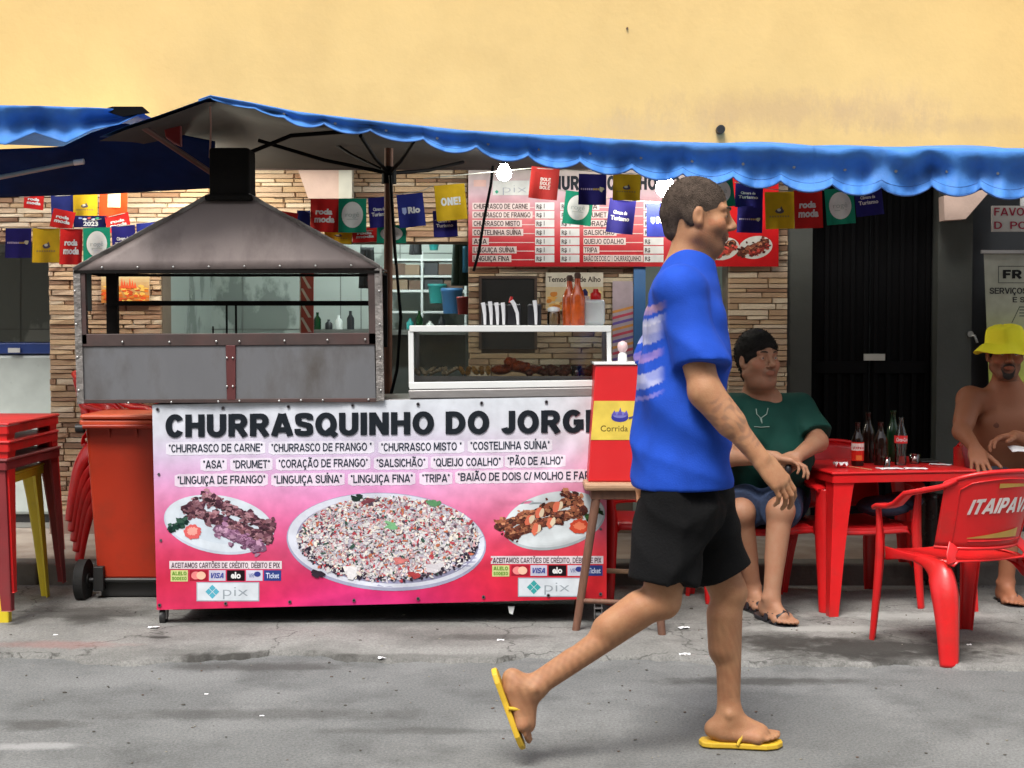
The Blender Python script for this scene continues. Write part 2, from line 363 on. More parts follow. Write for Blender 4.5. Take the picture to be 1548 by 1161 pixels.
# ================================================================== THE SETTING
DW, DY, DC = 8.05, 7.86, G(240, 948).y          # stone wall, yellow wall, cart front
rnd = random.Random(3)
def ground_mat(name, base, col2, stains, speck=.95, scale=1, cracks=.0):
    m = mat(name, base, rough=.86, var=.1, vscale=1.3 * scale, bump=.35, bscale=140, spec=.25, col2=col2, c2scale=1.7, c2thr=.52, c2w=.06, dirt=tuple(x * .5 for x in base), dirt_amt=.7, dscale=3.2)
    n = m.node_tree; b = n.nodes['Principled BSDF']; src = b.inputs['Base Color'].links[0].from_socket
    geo = n.nodes.new('ShaderNodeNewGeometry'); sep = n.nodes.new('ShaderNodeSeparateXYZ'); n.links.new(geo.outputs['Position'], sep.inputs[0])
    def M(op, a, b_=None, c=None):
        x = n.nodes.new('ShaderNodeMath'); x.operation = op; x.use_clamp = False
        for i, v in enumerate((a, b_, c)):
            if v is None: continue
            if isinstance(v, (int, float)): x.inputs[i].default_value = v
            else: n.links.new(v, x.inputs[i])
        return x.outputs[0]
    nz = n.nodes.new('ShaderNodeTexNoise'); nz.inputs['Scale'].default_value = 7; nz.inputs['Detail'].default_value = 8; nz.inputs['Roughness'].default_value = .7
    n.links.new(geo.outputs['Position'], nz.inputs['Vector'])
    # fine aggregate specks
    sp = n.nodes.new('ShaderNodeTexNoise'); sp.inputs['Scale'].default_value = 105; sp.inputs['Detail'].default_value = 5; sp.inputs['Roughness'].default_value = .8; n.links.new(geo.outputs['Position'], sp.inputs['Vector'])
    mr = n.nodes.new('ShaderNodeMapRange'); mr.inputs[1].default_value = .3; mr.inputs[2].default_value = .7; mr.inputs[3].default_value = 1 - speck * .5; mr.inputs[4].default_value = 1 + speck * .5
    n.links.new(sp.outputs[0], mr.inputs[0])
    mx = n.nodes.new('ShaderNodeMix'); mx.data_type = 'RGBA'; mx.blend_type = 'MULTIPLY'; mx.inputs[0].default_value = 1
    n.links.new(src, mx.inputs[6]); n.links.new(mr.outputs[0], mx.inputs[7]); cur = mx.outputs[2]
    cn = n.nodes.new('ShaderNodeTexVoronoi'); cn.feature = 'DISTANCE_TO_EDGE'; cn.inputs['Scale'].default_value = 1.1
    wv = n.nodes.new('ShaderNodeTexNoise'); wv.inputs['Scale'].default_value = 5; wv.inputs['Detail'].default_value = 6; n.links.new(geo.outputs['Position'], wv.inputs['Vector'])
    va = n.nodes.new('ShaderNodeVectorMath'); va.operation = 'SCALE'; va.inputs['Scale'].default_value = .35; n.links.new(wv.outputs['Color'], va.inputs[0])
    vb = n.nodes.new('ShaderNodeVectorMath'); vb.operation = 'ADD'; n.links.new(va.outputs[0], vb.inputs[0]); n.links.new(geo.outputs['Position'], vb.inputs[1]); n.links.new(vb.outputs[0], cn.inputs['Vector'])
    ck = n.nodes.new('ShaderNodeMapRange'); ck.inputs[1].default_value = .008; ck.inputs[2].default_value = .0; ck.inputs[3].default_value = 0; ck.inputs[4].default_value = cracks; n.links.new(cn.outputs['Distance'], ck.inputs[0])
    q = n.nodes.new('ShaderNodeMix'); q.data_type = 'RGBA'; n.links.new(ck.outputs[0], q.inputs[0]); n.links.new(cur, q.inputs[6]); q.inputs[7].default_value = (.04, .038, .035, 1); cur = q.outputs[2]
    for cx, cy, rx, ry, st, colr in stains:
        dx = M('DIVIDE', M('SUBTRACT', sep.outputs[0], cx), rx); dy = M('DIVIDE', M('SUBTRACT', sep.outputs[1], cy), ry)
        r = M('SQRT', M('ADD', M('MULTIPLY', dx, dx), M('MULTIPLY', dy, dy)))
        r = M('ADD', r, M('MULTIPLY', M('SUBTRACT', nz.outputs[0], .5), 2.4))
        k = n.nodes.new('ShaderNodeMapRange'); k.inputs[1].default_value = 1.25; k.inputs[2].default_value = .55; k.inputs[3].default_value = 0; k.inputs[4].default_value = st; n.links.new(r, k.inputs[0])
        q = n.nodes.new('ShaderNodeMix'); q.data_type = 'RGBA'; n.links.new(k.outputs[0], q.inputs[0]); n.links.new(cur, q.inputs[6]); q.inputs[7].default_value = (*colr, 1); cur = q.outputs[2]
    n.links.new(cur, b.inputs['Base Color']); return m
def st(px, py, rx, ry, s, c=(.035, .033, .03)):
    g = G(px, py); return (g.x, g.y, rx * 1.2, ry * 1.25, min(.92, s * 1.15), c)
m_road = ground_mat('asphalt', (.150, .155, .153), (.188, .193, .19), [st(400, 1080, .5, .06, .35), st(60, 1095, .12, .05, .5), st(1150, 1030, .35, .05, .55), st(390, 1008, .3, .06, .5), st(50, 1128, .14, .03, .4, (.42, .42, .42)), st(640, 1105, .3, .03, .3)])
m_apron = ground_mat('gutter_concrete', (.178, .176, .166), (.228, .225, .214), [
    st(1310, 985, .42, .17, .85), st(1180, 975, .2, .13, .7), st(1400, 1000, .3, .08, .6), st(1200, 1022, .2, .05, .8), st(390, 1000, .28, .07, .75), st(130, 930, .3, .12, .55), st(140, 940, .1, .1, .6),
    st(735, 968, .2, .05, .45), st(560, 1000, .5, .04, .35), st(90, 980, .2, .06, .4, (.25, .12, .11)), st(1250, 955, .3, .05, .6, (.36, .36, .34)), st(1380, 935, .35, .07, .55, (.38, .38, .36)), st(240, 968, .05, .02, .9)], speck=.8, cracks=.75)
mb = MB(); mb.grid(80, 80, lambda u, v: (-60 + 120 * u, -45 + 105 * v, 0)); tag(mb.build('road', m_road), kind='structure')
# concrete gutter strip with a broken front edge
def edge_y(x):
    return 5.40 + .05 * math.sin(x * 2.1 + 1) + .035 * math.sin(x * 5.3) + .02 * math.sin(x * 13.1) + .012 * math.sin(x * 31) - .03 * x + (.10 * math.exp(-((x + .95) / .28) ** 2))
mb = MB(); N = 500; vs = []; 
for i in range(N + 1):
    x = -6 + 12 * i / N; y = edge_y(x) + rnd.uniform(-.014, .014)
    vs += [(x, y - .010, .000), (x, y + .004, .019 + rnd.uniform(-.003, .003)), (x, y + .35, .013), (x, y + .9, .012), (x, 7.03, .012)]
mb.add(vs, [(5 * i + j, 5 * i + 5 + j, 5 * i + 6 + j, 5 * i + 1 + j) for i in range(N) for j in range(4)], 0, None, True)
tag(mb.build('gutter_strip', m_apron), kind='structure')
# pavement with kerb
m_kerb = mat('kerb_stone', (.16, .155, .14), rough=.9, bump=.5, bscale=40, dirt=(.04, .04, .035), dirt_amt=.8, dscale=4)
m_pave = mat('pavement_screed', (.34, .27, .22), rough=.75, bump=.3, bscale=30, col2=(.42, .36, .30), c2scale=3, dirt=(.16, .11, .09), dirt_amt=.8, dscale=2.4)
SW = .12
mb = MB(); mb.grid(40, 6, lambda u, v: (-8 + 16 * u, 7.14 + (8.3 - 7.14) * v, SW)); tag(mb.build('pavement', m_pave), kind='structure')
KL = []
x = -6.0; kerb = None
for i in range(13):
    L = .9
    mb = MB(); mb.box((x + .004, 6.99 + rnd.uniform(-.004, .004), 0.0), (x + L - .004, 7.138, SW + rnd.uniform(.002, .007)))
    o = mb.build('kerb_stone', m_kerb, bevel=.012); tag(o, kind='structure'); x += L
# ---------------------------------------------------------------- buildings
WX0, WX1 = -7.5, 7.5
def WP(px, py, d=DW): return P(px, py, d)
ZL = WP(400, 366).z; ZT = WP(400, 236).z
def X(px, d=DW): return P(px, 500, d).x
m_yel = mat('yellow_render', (.72, .485, .18), rough=.88, var=.05, vscale=3.0, bump=.18, bscale=30, dirt=(.55, .35, .13), dirt_amt=.35, dscale=1.7)
def add_grime(m, blobs):
    n = m.node_tree; b = n.nodes['Principled BSDF']; src = b.inputs['Base Color'].links[0].from_socket
    geo = n.nodes.new('ShaderNodeNewGeometry'); sep = n.nodes.new('ShaderNodeSeparateXYZ'); n.links.new(geo.outputs['Position'], sep.inputs[0])
    nz = n.nodes.new('ShaderNodeTexNoise'); nz.inputs['Scale'].default_value = 9; nz.inputs['Detail'].default_value = 9; nz.inputs['Roughness'].default_value = .75
    mp = n.nodes.new('ShaderNodeMapping'); mp.inputs['Scale'].default_value = (1, 1, .5); n.links.new(geo.outputs['Position'], mp.inputs[0]); n.links.new(mp.outputs[0], nz.inputs['Vector'])
    cur = src
    for cx, cz, rx, rz, s_, c in blobs:
        def M(op, a, b_):
            x_ = n.nodes.new('ShaderNodeMath'); x_.operation = op
            for i, v in enumerate((a, b_)):
                if isinstance(v, (int, float)): x_.inputs[i].default_value = v
                else: n.links.new(v, x_.inputs[i])
            return x_.outputs[0]
        dx = M('DIVIDE', M('SUBTRACT', sep.outputs[0], cx), rx); dz = M('DIVIDE', M('SUBTRACT', sep.outputs[2], cz), rz)
        r = M('SQRT', M('ADD', M('MULTIPLY', dx, dx), M('MULTIPLY', dz, dz)), 0); r = M('ADD', r, M('MULTIPLY', M('SUBTRACT', nz.outputs[0], .5), 3.5))
        k = n.nodes.new('ShaderNodeMapRange'); k.inputs[1].default_value = 1.4; k.inputs[2].default_value = .3; k.inputs[3].default_value = 0; k.inputs[4].default_value = s_; n.links.new(r, k.inputs[0])
        q = n.nodes.new('ShaderNodeMix'); q.data_type = 'RGBA'; n.links.new(k.outputs[0], q.inputs[0]); n.links.new(cur, q.inputs[6]); q.inputs[7].default_value = (*c, 1); cur = q.outputs[2]
    n.links.new(cur, b.inputs['Base Color'])
def gb(px, py, rx, rz, s_, c): p = P(px, py, DY); return (p.x, p.z, rx, rz, s_, c)
add_grime(m_yel, [gb(1180, 168, .65, .10, .5, (.50, .32, .16)), gb(1000, 195, .4, .09, .35, (.55, .38, .2)), gb(1340, 165, .35, .12, .28, (.55, .36, .2)), gb(700, 190, 1.0, .05, .3, (.6, .42, .22)), gb(1440, 190, .5, .05, .35, (.5, .33, .17))])
bld = thing('shop_building', 'yellow rendered shop building with open stone clad ground floor behind the stall', 'building', (0, DW, 0))
mb = MB(); mb.box((WX0, DY, ZT), (WX1, DY + .45, 7.5)); mb.build('upper_wall', m_yel, bld)
m_grey = mat('dark_grey_wall', (.045, .049, .042), rough=.7, bump=.2, bscale=30, dirt=(.03, .03, .03), dirt_amt=.5)
m_mort = mat('dark_mortar', (.19, .14, .10), rough=.95, bump=.3)
m_marb = mat('marble_tile', (.50, .54, .51), rough=.22, var=.05, vscale=1.2, col2=(.27, .30, .28), c2scale=1.6, c2thr=.52, c2w=.02, aniso=(1, 1, .6))
m_dark = mat('void_shade_black', (.012, .012, .012), rough=.8)  # flat black in place of the shade inside openings
# wall cores behind the stone
def core(name, x0, x1, z0, z1, m, d=DW, t=.22):
    mb = MB(); mb.box((x0, d + .014, z0), (x1, d + t, z1)); return mb.build(name, m, bld)
core('wall_core', X(75), X(245), SW, ZL, m_mort); core('wall_core', X(708), X(958), SW, ZL, m_mort); core('wall_core', X(1100), X(1190), SW, ZL, m_mort)
core('lintel_core', WX0, X(1190), ZL, ZT, m_mort)
core('grey_wall', X(1190), X(1228), SW, ZT, m_grey, t=.3); core('grey_wall', X(1418), X(1470), SW, ZT, m_grey, t=.3)
core('grey_wall', X(1470), WX1, SW, ZT, mat('charcoal_wall', (.018, .021, .025), rough=.6), d=DW + .06)
core('door_head', X(1228), X(1418), P(0, 262, DW).z, ZT, m_grey, t=.3)
# room behind
DB = 10.6
mb = MB(); mb.box((WX0, DB, 0), (X(1190), DB + .1, 3)); mb.build('back_wall', m_marb, bld)
mb = MB(); mb.box((WX0, DW + .25, ZT + .2), (WX1, DB + .1, ZT + .3)); mb.build('ceiling', mat('ceiling_paint', (.5, .5, .47), rough=.9), bld)
mb = MB(); mb.box((WX0, 8.28, .05), (WX1, DB, SW)); mb.build('room_floor', mat('room_floor_tile', (.25, .24, .22), rough=.35), bld)
for q in (WX0, X(1190)): mb = MB(); mb.box((q, 8.36, 0), (q + .1, DB, 3)); mb.build('side_wall', m_marb, bld)
mb = MB(); mb.box((X(160), DW + .24, SW), (X(176), DB, ZT + .2)); mb.build('partition_wall', m_marb, bld)
# tile joints of the back wall
mb = MB()
for px in (310, 366, 514, 545, 604, 30, -30): mb.rpx(px, 250, px + 1.6, 760, DB - .004, .003)
for py in (497, 382, 612): mb.rpx(-60, py, 1000, py + 1.4, DB - .005, .003)
mb.build('tile_joint', mat('joint_grey', (.2, .21, .2)), bld, label='thin grey joints between the marble tiles')
# beam ends under the overhang
m_pink = mat('pinkish_render', (.50, .37, .31), rough=.85, bump=.2)
mb = MB(); mb.ppx([(448, 250), (512, 250), (512, 300), (466, 300)], DW - .10, .09); mb.build('beam_end', m_pink, bld)
mb = MB(); mb.rpx(512, 248, 532, 302, DW - .11, .1); mb.build('beam_side', mat('pale_render', (.45, .45, .38), rough=.8), bld)
mb = MB(); mb.ppx([(1427, 296), (1500, 285), (1460, 331), (1428, 333)], DW - .12, .1); mb.build('beam_end', m_pink, bld)
# drain stub
pip = P(1088, 197, DY); mb = MB(); mb.cyl(pip, pip + Vector((0, -.05, 0)), .024, n=16); mb.cyl(pip + Vector((0, -.051, 0)), pip + Vector((0, -.045, 0)), .017, n=12, mi=1)
o = mb.build('drain_stub', [mat('black_pipe', (.02, .02, .02), rough=.5), m_dark], bld)
# thin cracks and a nail in the render
mb = MB(); p0 = P(948, 43, DY)
mb.cyl(p0, p0 + Vector((0, -.012, 0)), .006, n=6); mb.build('nail', mat('rusty_nail', (.1, .05, .03)), bld)
# ---------------------------------------------------------------- stone strips
stone_cols = [RGB(204, 178, 150, .92), RGB(200, 168, 134, .88), RGB(228, 210, 182, .92), RGB(178, 140, 110, .8), RGB(212, 182, 144, .88), RGB(160, 126, 100, .75)]
smats = [mat('stone_%s' % k, c, rough=.85, var=.16, vscale=18, bump=.5, bscale=70) for k, c in zip(('sand', 'tan', 'cream', 'brown', 'ochre', 'umber'), stone_cols)]
smesh = []
for k in range(6):
    for mi, m in enumerate(smats):
        r_ = random.Random(k * 31 + mi); me = bpy.data.meshes.new('stone')
        a = [r_.uniform(-.006, .012) for _ in range(4)]
        vs = [(0, 0, 0), (1, 0, 0), (1, 0, 1), (0, 0, 1)]
        fr = [(.03, -1 + a[0] * 30, .08), (.97, -1 + a[1] * 30, .08), (.97, -1 + a[2] * 30, .90), (.03, -1 + a[3] * 30, .92)]
        mid = [(.5, -1.1 + r_.uniform(-.25, .25), .06), (.5, -1.1 + r_.uniform(-.25, .25), .93)]
        me.from_pydata(vs + fr + mid, [], [(4, 8, 9, 7), (8, 5, 6, 9), (0, 1, 5, 8, 4), (1, 2, 6, 5), (2, 3, 7, 9, 6), (3, 0, 4, 7)])
        me.materials.append(m); smesh.append((mi, me))
def stones(parent, x0, x1, z0, z1, d=DW, seed=1, holes=(), warm=None):
    r_ = random.Random(seed); z = z0; par = PM[parent.name]; off = par.translation
    while z < z1 - .008:
        h = min(r_.choice((.022, .028, .032, .036)), z1 - z); x = x0 - r_.uniform(0, .12)
        while x < x1 - .005:
            L = r_.uniform(.10, .30); a, b = max(x, x0), min(x + L, x1); x += L
            if b - a < .012: continue
            seg = [(a, b)]
            for hx0, hx1, hz0, hz1 in holes:
                if z + h > hz0 and z < hz1: seg = [(p, q) for a_, b_ in seg for p, q in ((a_, min(b_, hx0)), (max(a_, hx1), b_)) if q - p > .01]
            for a, b in seg:
                wts = warm or (5, 4, 5, 2, 4, 1.3); mi = r_.choices(range(6), wts)[0]; me = r_.choice([q for j, q in smesh if j == mi])
                o = bpy.data.objects.new('stone', me); COL.objects.link(o); o.parent = parent
                o.location = (a + .001 - off.x, d - off.y, z + .001 - off.z); o.scale = (b - a - .002, r_.uniform(.010, .020), h - .002)
        z += h
pl1 = thing('stone_pillar', 'tall stone clad pillar behind the barbecue grill, at the left shop opening', 'pillar', (X(75), DW, SW))
stones(pl1, X(75), X(245), SW + .11, ZL, seed=4, warm=(4, 5, 3, 3, 3, 2))
mb = MB(); mb.box((X(72), DW - .012, SW), (X(248), DW + .01, SW + .108)); mb.build('skirting', mat('skirting_tile', (.3, .2, .16), rough=.5, dirt=(.1, .07, .06), dirt_amt=.6), pl1)
pl2 = thing('stone_pillar', 'wide stone clad pillar with a dark hatch, behind the glass display case', 'pillar', (X(708), DW, SW))
stones(pl2, X(708), X(958), .85, P(800, 400, DW).z, seed=8, holes=[(X(728), X(808), P(0, 528, DW).z, P(0, 421, DW).z)])
mb = MB(); mb.rpx(728, 421, 808, 528, DW - .014, .012); hp = mb.build('hatch', m_dark, pl2)  # black panel on the wall stands in for the shaded opening
mb = MB(); mb.rpx(724, 417, 812, 421, DW - .024, .02); mb.rpx(724, 421, 728, 528, DW - .024, .02); mb.rpx(808, 421, 812, 528, DW - .024, .02); mb.build('hatch_frame', mat('dark_wood', (.06, .035, .025), rough=.6), pl2)
pl3 = thing('stone_pillar', 'narrow stone clad pillar between the menu banner and the black door', 'pillar', (X(1100), DW, SW))
stones(pl3, X(1100), X(1190), .5, ZL, seed=12)
ln = thing('stone_lintel', 'stone clad lintel running above the shop openings under the awning', 'lintel', (X(-60), DW, ZL))
stones(ln, X(-70), X(708), ZL, ZT, seed=15, warm=(5, 3, 6, 2, 4, 1))
ln2 = thing('stone_lintel', 'short piece of stone lintel above the end of the menu banner', 'lintel', (X(1020), DW, ZL))
stones(ln2, X(1100), X(1190), ZL, ZT, seed=17)
# ---------------------------------------------------------------- door, dark wall details
dr = thing('black_door', 'tall black metal double door with a pale plate at its middle', 'door', (X(1323), DW + .1, SW))
m_bm = mat('black_gloss_metal', (.004, .004, .0045), rough=.6, spec=.06, bump=.08, bscale=12)
dz1 = P(0, 262, DW + .1).z; xa, xb, xm = X(1228), X(1418), X(1323)
for a, b in ((xa, xm), (xm, xb)):
    mb = MB(); mb.box((a + .004, DW + .12, SW), (b - .004, DW + .16, dz1)); lf = mb.build('door_leaf', m_bm, dr, bevel=.003)
    mb = MB(); k = 5
    for i in range(k):
        u = a + .03 + (b - a - .06) * i / (k - 1); mb.box((u - .012, DW + .10, SW + .12), (u + .012, DW + .119, dz1 - .08))
    mb.box((a + .02, DW + .095, 1.05), (b - .02, DW + .119, 1.12)); mb.box((a + .02, DW + .095, SW + .05), (b - .02, DW + .119, SW + .12)); mb.build('door_bars', m_bm, lf, bevel=.002)
mb = MB(); mb.rpx(1306, 535, 1338, 545, DW + .088, .006); mb.build('letter_plate', mat('pale_plate', (.42, .42, .38), rough=.4, dirt=(.2, .2, .18), dirt_amt=.6), dr)
lt = thing('door_latch', 'small grey metal latch on the charcoal wall right of the black door', 'latch', P(1465, 508, DW))
mb = MB(); c = P(1465, 505, DW + .03); mb.cyl(c + Vector((0, .02, 0)), c + Vector((0, -.03, 0)), .018, n=10); mb.tube([c, c + Vector((.02, -.04, -.01)), c + Vector((.035, -.04, -.05))], .008)
mb.build('handle', mat('dull_steel', (.32, .32, .30), rough=.4, metal=.7), lt)
# ---------------------------------------------------------------- awnings
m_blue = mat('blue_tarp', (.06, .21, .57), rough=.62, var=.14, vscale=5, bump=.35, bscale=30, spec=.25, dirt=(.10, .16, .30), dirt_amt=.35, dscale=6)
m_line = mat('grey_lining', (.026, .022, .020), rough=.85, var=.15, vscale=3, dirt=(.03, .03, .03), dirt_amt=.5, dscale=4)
m_navy = mat('navy_tarp', (.004, .018, .085), spec=.1, rough=.85, var=.2, bump=.2, bscale=14)
m_pole = mat('rusty_pole', (.16, .062, .03), rough=.7, var=.3, vscale=9, dirt=(.05, .03, .02), dirt_amt=.7)
DA, DF = 5.75, 7.75
top_pts = [(150, 205), (185, 190), (240, 172), (318, 144), (380, 155), (450, 169), (560, 182), (700, 197), (850, 206), (1000, 214), (1250, 221), (1400, 224), (1548, 226), (1760, 240)]
cusps = [(318, 149), (385, 164), (430, 178), (490, 187), (560, 197), (640, 210), (720, 222), (798, 235), (877, 244), (955, 254), (1032, 262), (1108, 267), (1180, 273), (1258, 279), (1332, 283), (1409, 281), (1483, 284), (1560, 290), (1640, 292), (1720, 294)]
def interp(pts, x):
    for (a, ya), (b, yb) in zip(pts, pts[1:]):
        if x <= b: return ya + (yb - ya) * max(0, (x - a)) / (b - a)
    return pts[-1][1]
def scal(px):
    for i, ((a, ya), (b, yb)) in enumerate(zip(cusps, cusps[1:])):
        if a <= px <= b:
            t = (px - a) / (b - a); return ya + (yb - ya) * t + math.sin(math.pi * t) ** .7 * (3 if i < 2 else (10 if i < 5 else 15)) 
    return cusps[-1][1]
aw = thing('blue_awning', 'large blue scalloped awning with grey lining stretched over the stall', 'awning', (P(583, 500, 6.9).x, 6.9, 0))
def val(u, v):
    px = 300 + 1430 * u; yt = interp(top_pts, px); yb = scal(px) if px > 318 else yt + 3
    y = yt + (yb - yt) * v
    wv = (abs(math.sin(px * .121 + .7 * math.sin(px * .013))) - .6) * .006 + (abs(math.sin(px * .047 + 2 + v)) - .6) * .010 + math.sin(px * .0837 + 1.2) * .005 + math.sin(px * .031) * .010 + math.sin(px * .19 + 2) * .004
    # rolled fold above, hollow below it, hem flaring out; gathered folds at the right
    off = .036 * math.cos((v - .10) * math.pi * 2.0) * (1 - .3 * v) + wv * v * 2
    if 1230 < px: 
        k = math.exp(-((px - 1370) / 110) ** 2); off += .020 * k * math.sin((px - 1370) * .055 + v * 5.0) + .008 * k * math.sin((px - 1340) * .11 - v * 7)
        off += .005 * math.sin(px * .07 + v * 3)
    sc = min(1, (yb - yt) / 45.0)
    return P(px, y, DA - off * sc)
mb = MB(); mb.grid(560, 16, val); mb.build('valance', m_blue, aw, solid=.003)
mb = MB(); mb.tube([val(i / 700, .985) + Vector((0, -.003, 0)) for i in range(60, 701)], .0028, n=5); mb.build('hem', mat('hem_blue', (.03, .10, .30), rough=.7), aw)
mb = MB(); mb.tube([val(i / 500, .80) + Vector((0, -.0025, 0)) for i in range(60, 501)], .0012, n=4); mb.build('stitch_line', MATS['hem_blue'], aw)
for i in range(1, 17):
    px = cusps[2][0] + (i - 1) * 77; u = (px - 300) / 1430
    if u < .99: q = val(u, .5); mb = MB(); mb.cyl(q + Vector((0, -.001, 0)), q + Vector((0, -.006, 0)), .006, n=10); mb.build('grommet', mat('dull_ring', (.3, .32, .34), metal=.6, rough=.5), aw)
def roofz(px): return P(px, interp(top_pts, px), DA)
def far_pt(px): return P(px, 249, DF)
XL_ = [150, 185, 240, 290, 318, 350, 400, 480, 560, 640, 720, 850, 1000, 1150, 1300, 1450, 1600, 1760]
def roof(px, v, dz):
    a = roofz(px); zf = far_pt(583).z; xf = a.x * (1 + .12 * v)
    b = Vector((xf, DF, zf)); p = a.lerp(b, v); k = max(0, 1 - abs(px - 318) / 170)
    p.z += dz + math.sin(v * math.pi) * .05 - math.sin(v * math.pi * 3) * .012 * math.sin(px * .02) + k * 0; return p
def roofgrid(dz):
    mb = MB(); n = 90
    mb.grid(n, 12, lambda u, v: roof(150 + 1610 * u, v, dz)); return mb
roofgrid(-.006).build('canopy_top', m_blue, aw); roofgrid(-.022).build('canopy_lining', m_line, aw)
mb = MB(); mb.grid(90, 2, lambda u, v: roof(150 + 1610 * u, 1, -.03 * v)); mb.build('back_hem', mat('hem_dark', (.05, .03, .025)), aw)
# frame under the lining: pole, hub and stretchers
hub = P(588, 262, 6.75)
mb = MB(); b0 = Vector((P(583, 500, 6.75).x, 6.75, .02)); mb.cyl(b0, Vector((hub.x, hub.y, hub.z + .12)), .021, n=12); mb.build('pole', m_pole, aw)
mb = MB(); mb.cyl(hub - Vector((0, 0, .05)), hub + Vector((0, 0, .03)), .036, n=12); mb.build('hub', m_bm, aw)
for px, py, d in ((545, 205, 6.2), (625, 214, 6.2), (480, 200, 7.2), (700, 245, 7.3), (390, 212, 6.6)):
    mb = MB(); e = P(px, py, d); mb.tube([hub, hub.lerp(e, .5) + Vector((0, 0, -.015)), e], .009); mb.build('rib', m_bm, aw)
mb = MB(); a = P(210, 188, 5.95); b = P(330, 268, 6.55); mb.tube([a, b], .013); mb.build('rib', mat('reddish_tube', (.12, .05, .04), rough=.6), aw)
a = P(318, 170, 6.3); mb = MB(); mb.tube([P(560, 196, 6.3), P(440, 205, 6.45), P(330, 250, 6.6)], .010); mb.build('rib', m_bm, aw)
# rope from the peak
rp = MB(); rp.tube([P(317, 146, 5.83), P(319, 190, 6.0), P(317, 238, 6.2)], .004)
tag(rp.build('rope', mat('jute', (.25, .14, .11))), 'thin rope hanging from the awning peak down to the black chimney', 'rope')
# red bag caught under the lining
mb = MB(); mb.ppx([(247, 192), (273, 188), (274, 222), (262, 217), (250, 208)], 6.25, .03); tag(mb.build('plastic_bag', mat('dark_red_plastic', (.25, .02, .02), rough=.4), bevel=.008), 'dark red bag caught under the awning lining left of the chimney', 'bag')
# left awning
aw2 = thing('blue_awning', 'second blue awning at the left edge overlapping the first, above the table stack', 'awning', (P(0, 500, 6.2).x - .8, 6.2, 0))
tl = [(-260, 150), (-60, 156), (0, 159), (60, 160), (150, 163), (210, 168)]; cl = [(-260, 222), (-190, 214), (-120, 221), (-60, 205), (8, 219), (52, 200), (100, 216), (140, 196), (180, 188), (212, 172)]
def val2(u, v):
    px = -250 + 460 * u; yt = interp(tl, px); yb = interp(cl, px)
    yb -= 0
    y = yt + (yb - yt) * v; sc = min(1, (yb - yt) / 30)
    off = .04 * math.cos(v * math.pi * 1.7) + .014 * math.sin(px * .06 + v) + .008 * math.sin(px * .17)
    return P(px, y, 6.0 - off * sc)
mb = MB(); mb.grid(160, 12, val2); mb.build('valance', m_blue, aw2, solid=.003)
def r2(u, v):
    px = -260 + 470 * u; a = P(px, interp(tl, px), 6.0); b = Vector((a.x * 1.1, 7.5, a.z + .02)); p = a.lerp(b, v); p.z += .03 * math.sin(v * 3.14); return p
mb = MB(); mb.grid(20, 8, r2); mb.build('canopy_top', m_blue, aw2)
mb = MB(); mb.ppx([(152, 166), (170, 161), (215, 161), (225, 170), (185, 176)], 5.98, .02); mb.build('corner_patch', m_bm, aw2)
p2 = P(-120, 205, 6.6); mb = MB(); mb.cyl((p2.x, 6.6, 0), (p2.x, 6.6, p2.z + .1), .02); mb.build('pole', m_pole, aw2)
# navy tarp dropping behind the chimney
tp = thing('navy_tarp', 'dark navy tarpaulin sagging low behind the grill chimney at the left', 'tarp', P(120, 300, 6.9))
def nav(u, v):
    px = -300 + 625 * u; yt = interp([(-300, 232), (0, 226), (95, 222), (140, 200), (185, 186), (330, 215)], px); yb = interp([(-300, 308), (0, 298), (160, 293), (325, 284)], px)
    return P(px, yt + (yb - yt) * v, 6.5 + .35 * v + .02 * math.sin(px * .05 + v * 4))
mb = MB(); mb.grid(60, 12, nav); mb.build('sheet', m_navy, tp, solid=.004)
mb = MB(); mb.tube([P(-80, 285, 6.44), P(0, 268, 6.42), P(112, 246, 6.42)], .011); mb.build('edge_tube', mat('pale_tube', (.22, .26, .26), rough=.35, metal=.3), tp)
mb = MB(); mb.cyl(P(112, 246, 6.42), P(127, 244, 6.42), .013); mb.build('tube_cap', mat('white_cap', (.7, .7, .66)), tp)
# ---------------------------------------------------------------- lamps that are lit
m_bulb = mat('lit_bulb', (1, 1, 1), emit=(.93, 1, .97), estr=70, var=0)
def bulb(px, py, d, label, r=.037, m=None, cord_to=None):
    t = thing('light_bulb', label, 'light bulb', P(px, py, d), group='bare bulbs lit under the awning')
    c = P(px, py, d); mb = MB(); mb.lathe([(.002, -r), (r * .55, -r * .86), (r * .92, -r * .4), (r, 0), (r * .85, r * .5), (r * .5, r * 1.05), (r * .42, r * 1.3)], c, n=20); mb.build('bulb', m or m_bulb, t)
    mb = MB(); mb.cyl(c + Vector((0, 0, r * 1.25)), c + Vector((0, 0, r * 2.3)), r * .45, r * .38); mb.build('socket', m_bm, t)
    mb = MB(); mb.tube([c + Vector((0, 0, r * 2.2)), c + Vector((.02, .02, r * 4)), Vector(cord_to or (c.x, c.y + .05, c.z + .3))], .004); mb.build('cord', m_bm, t)
bulb(762, 262, 6.9, 'round white bulb lit in front of the left end of the menu banner', cord_to=P(748, 225, 7.0))
m_bulb2 = mat('lit_bulb_warm', (1, 1, 1), emit=(1, .95, .85), estr=120, var=0)
bulb(1006, 284, 7.1, 'bright bulb glaring beside the head of the walking man', r=.05, m=m_bulb2, cord_to=P(1010, 240, 7.2))
bulb(262, 258, 7.45, 'warm bulb mostly hidden by the navy tarp left of the chimney', r=.04, m=mat('lit_bulb_hidden', (1, 1, 1), emit=(1, .93, .75), estr=260, var=0), cord_to=P(262, 215, 7.5))
tb = thing('tube_light', 'white fluorescent tube on the ceiling inside the shop', 'light', (X(520), 9.3, ZT + .15))
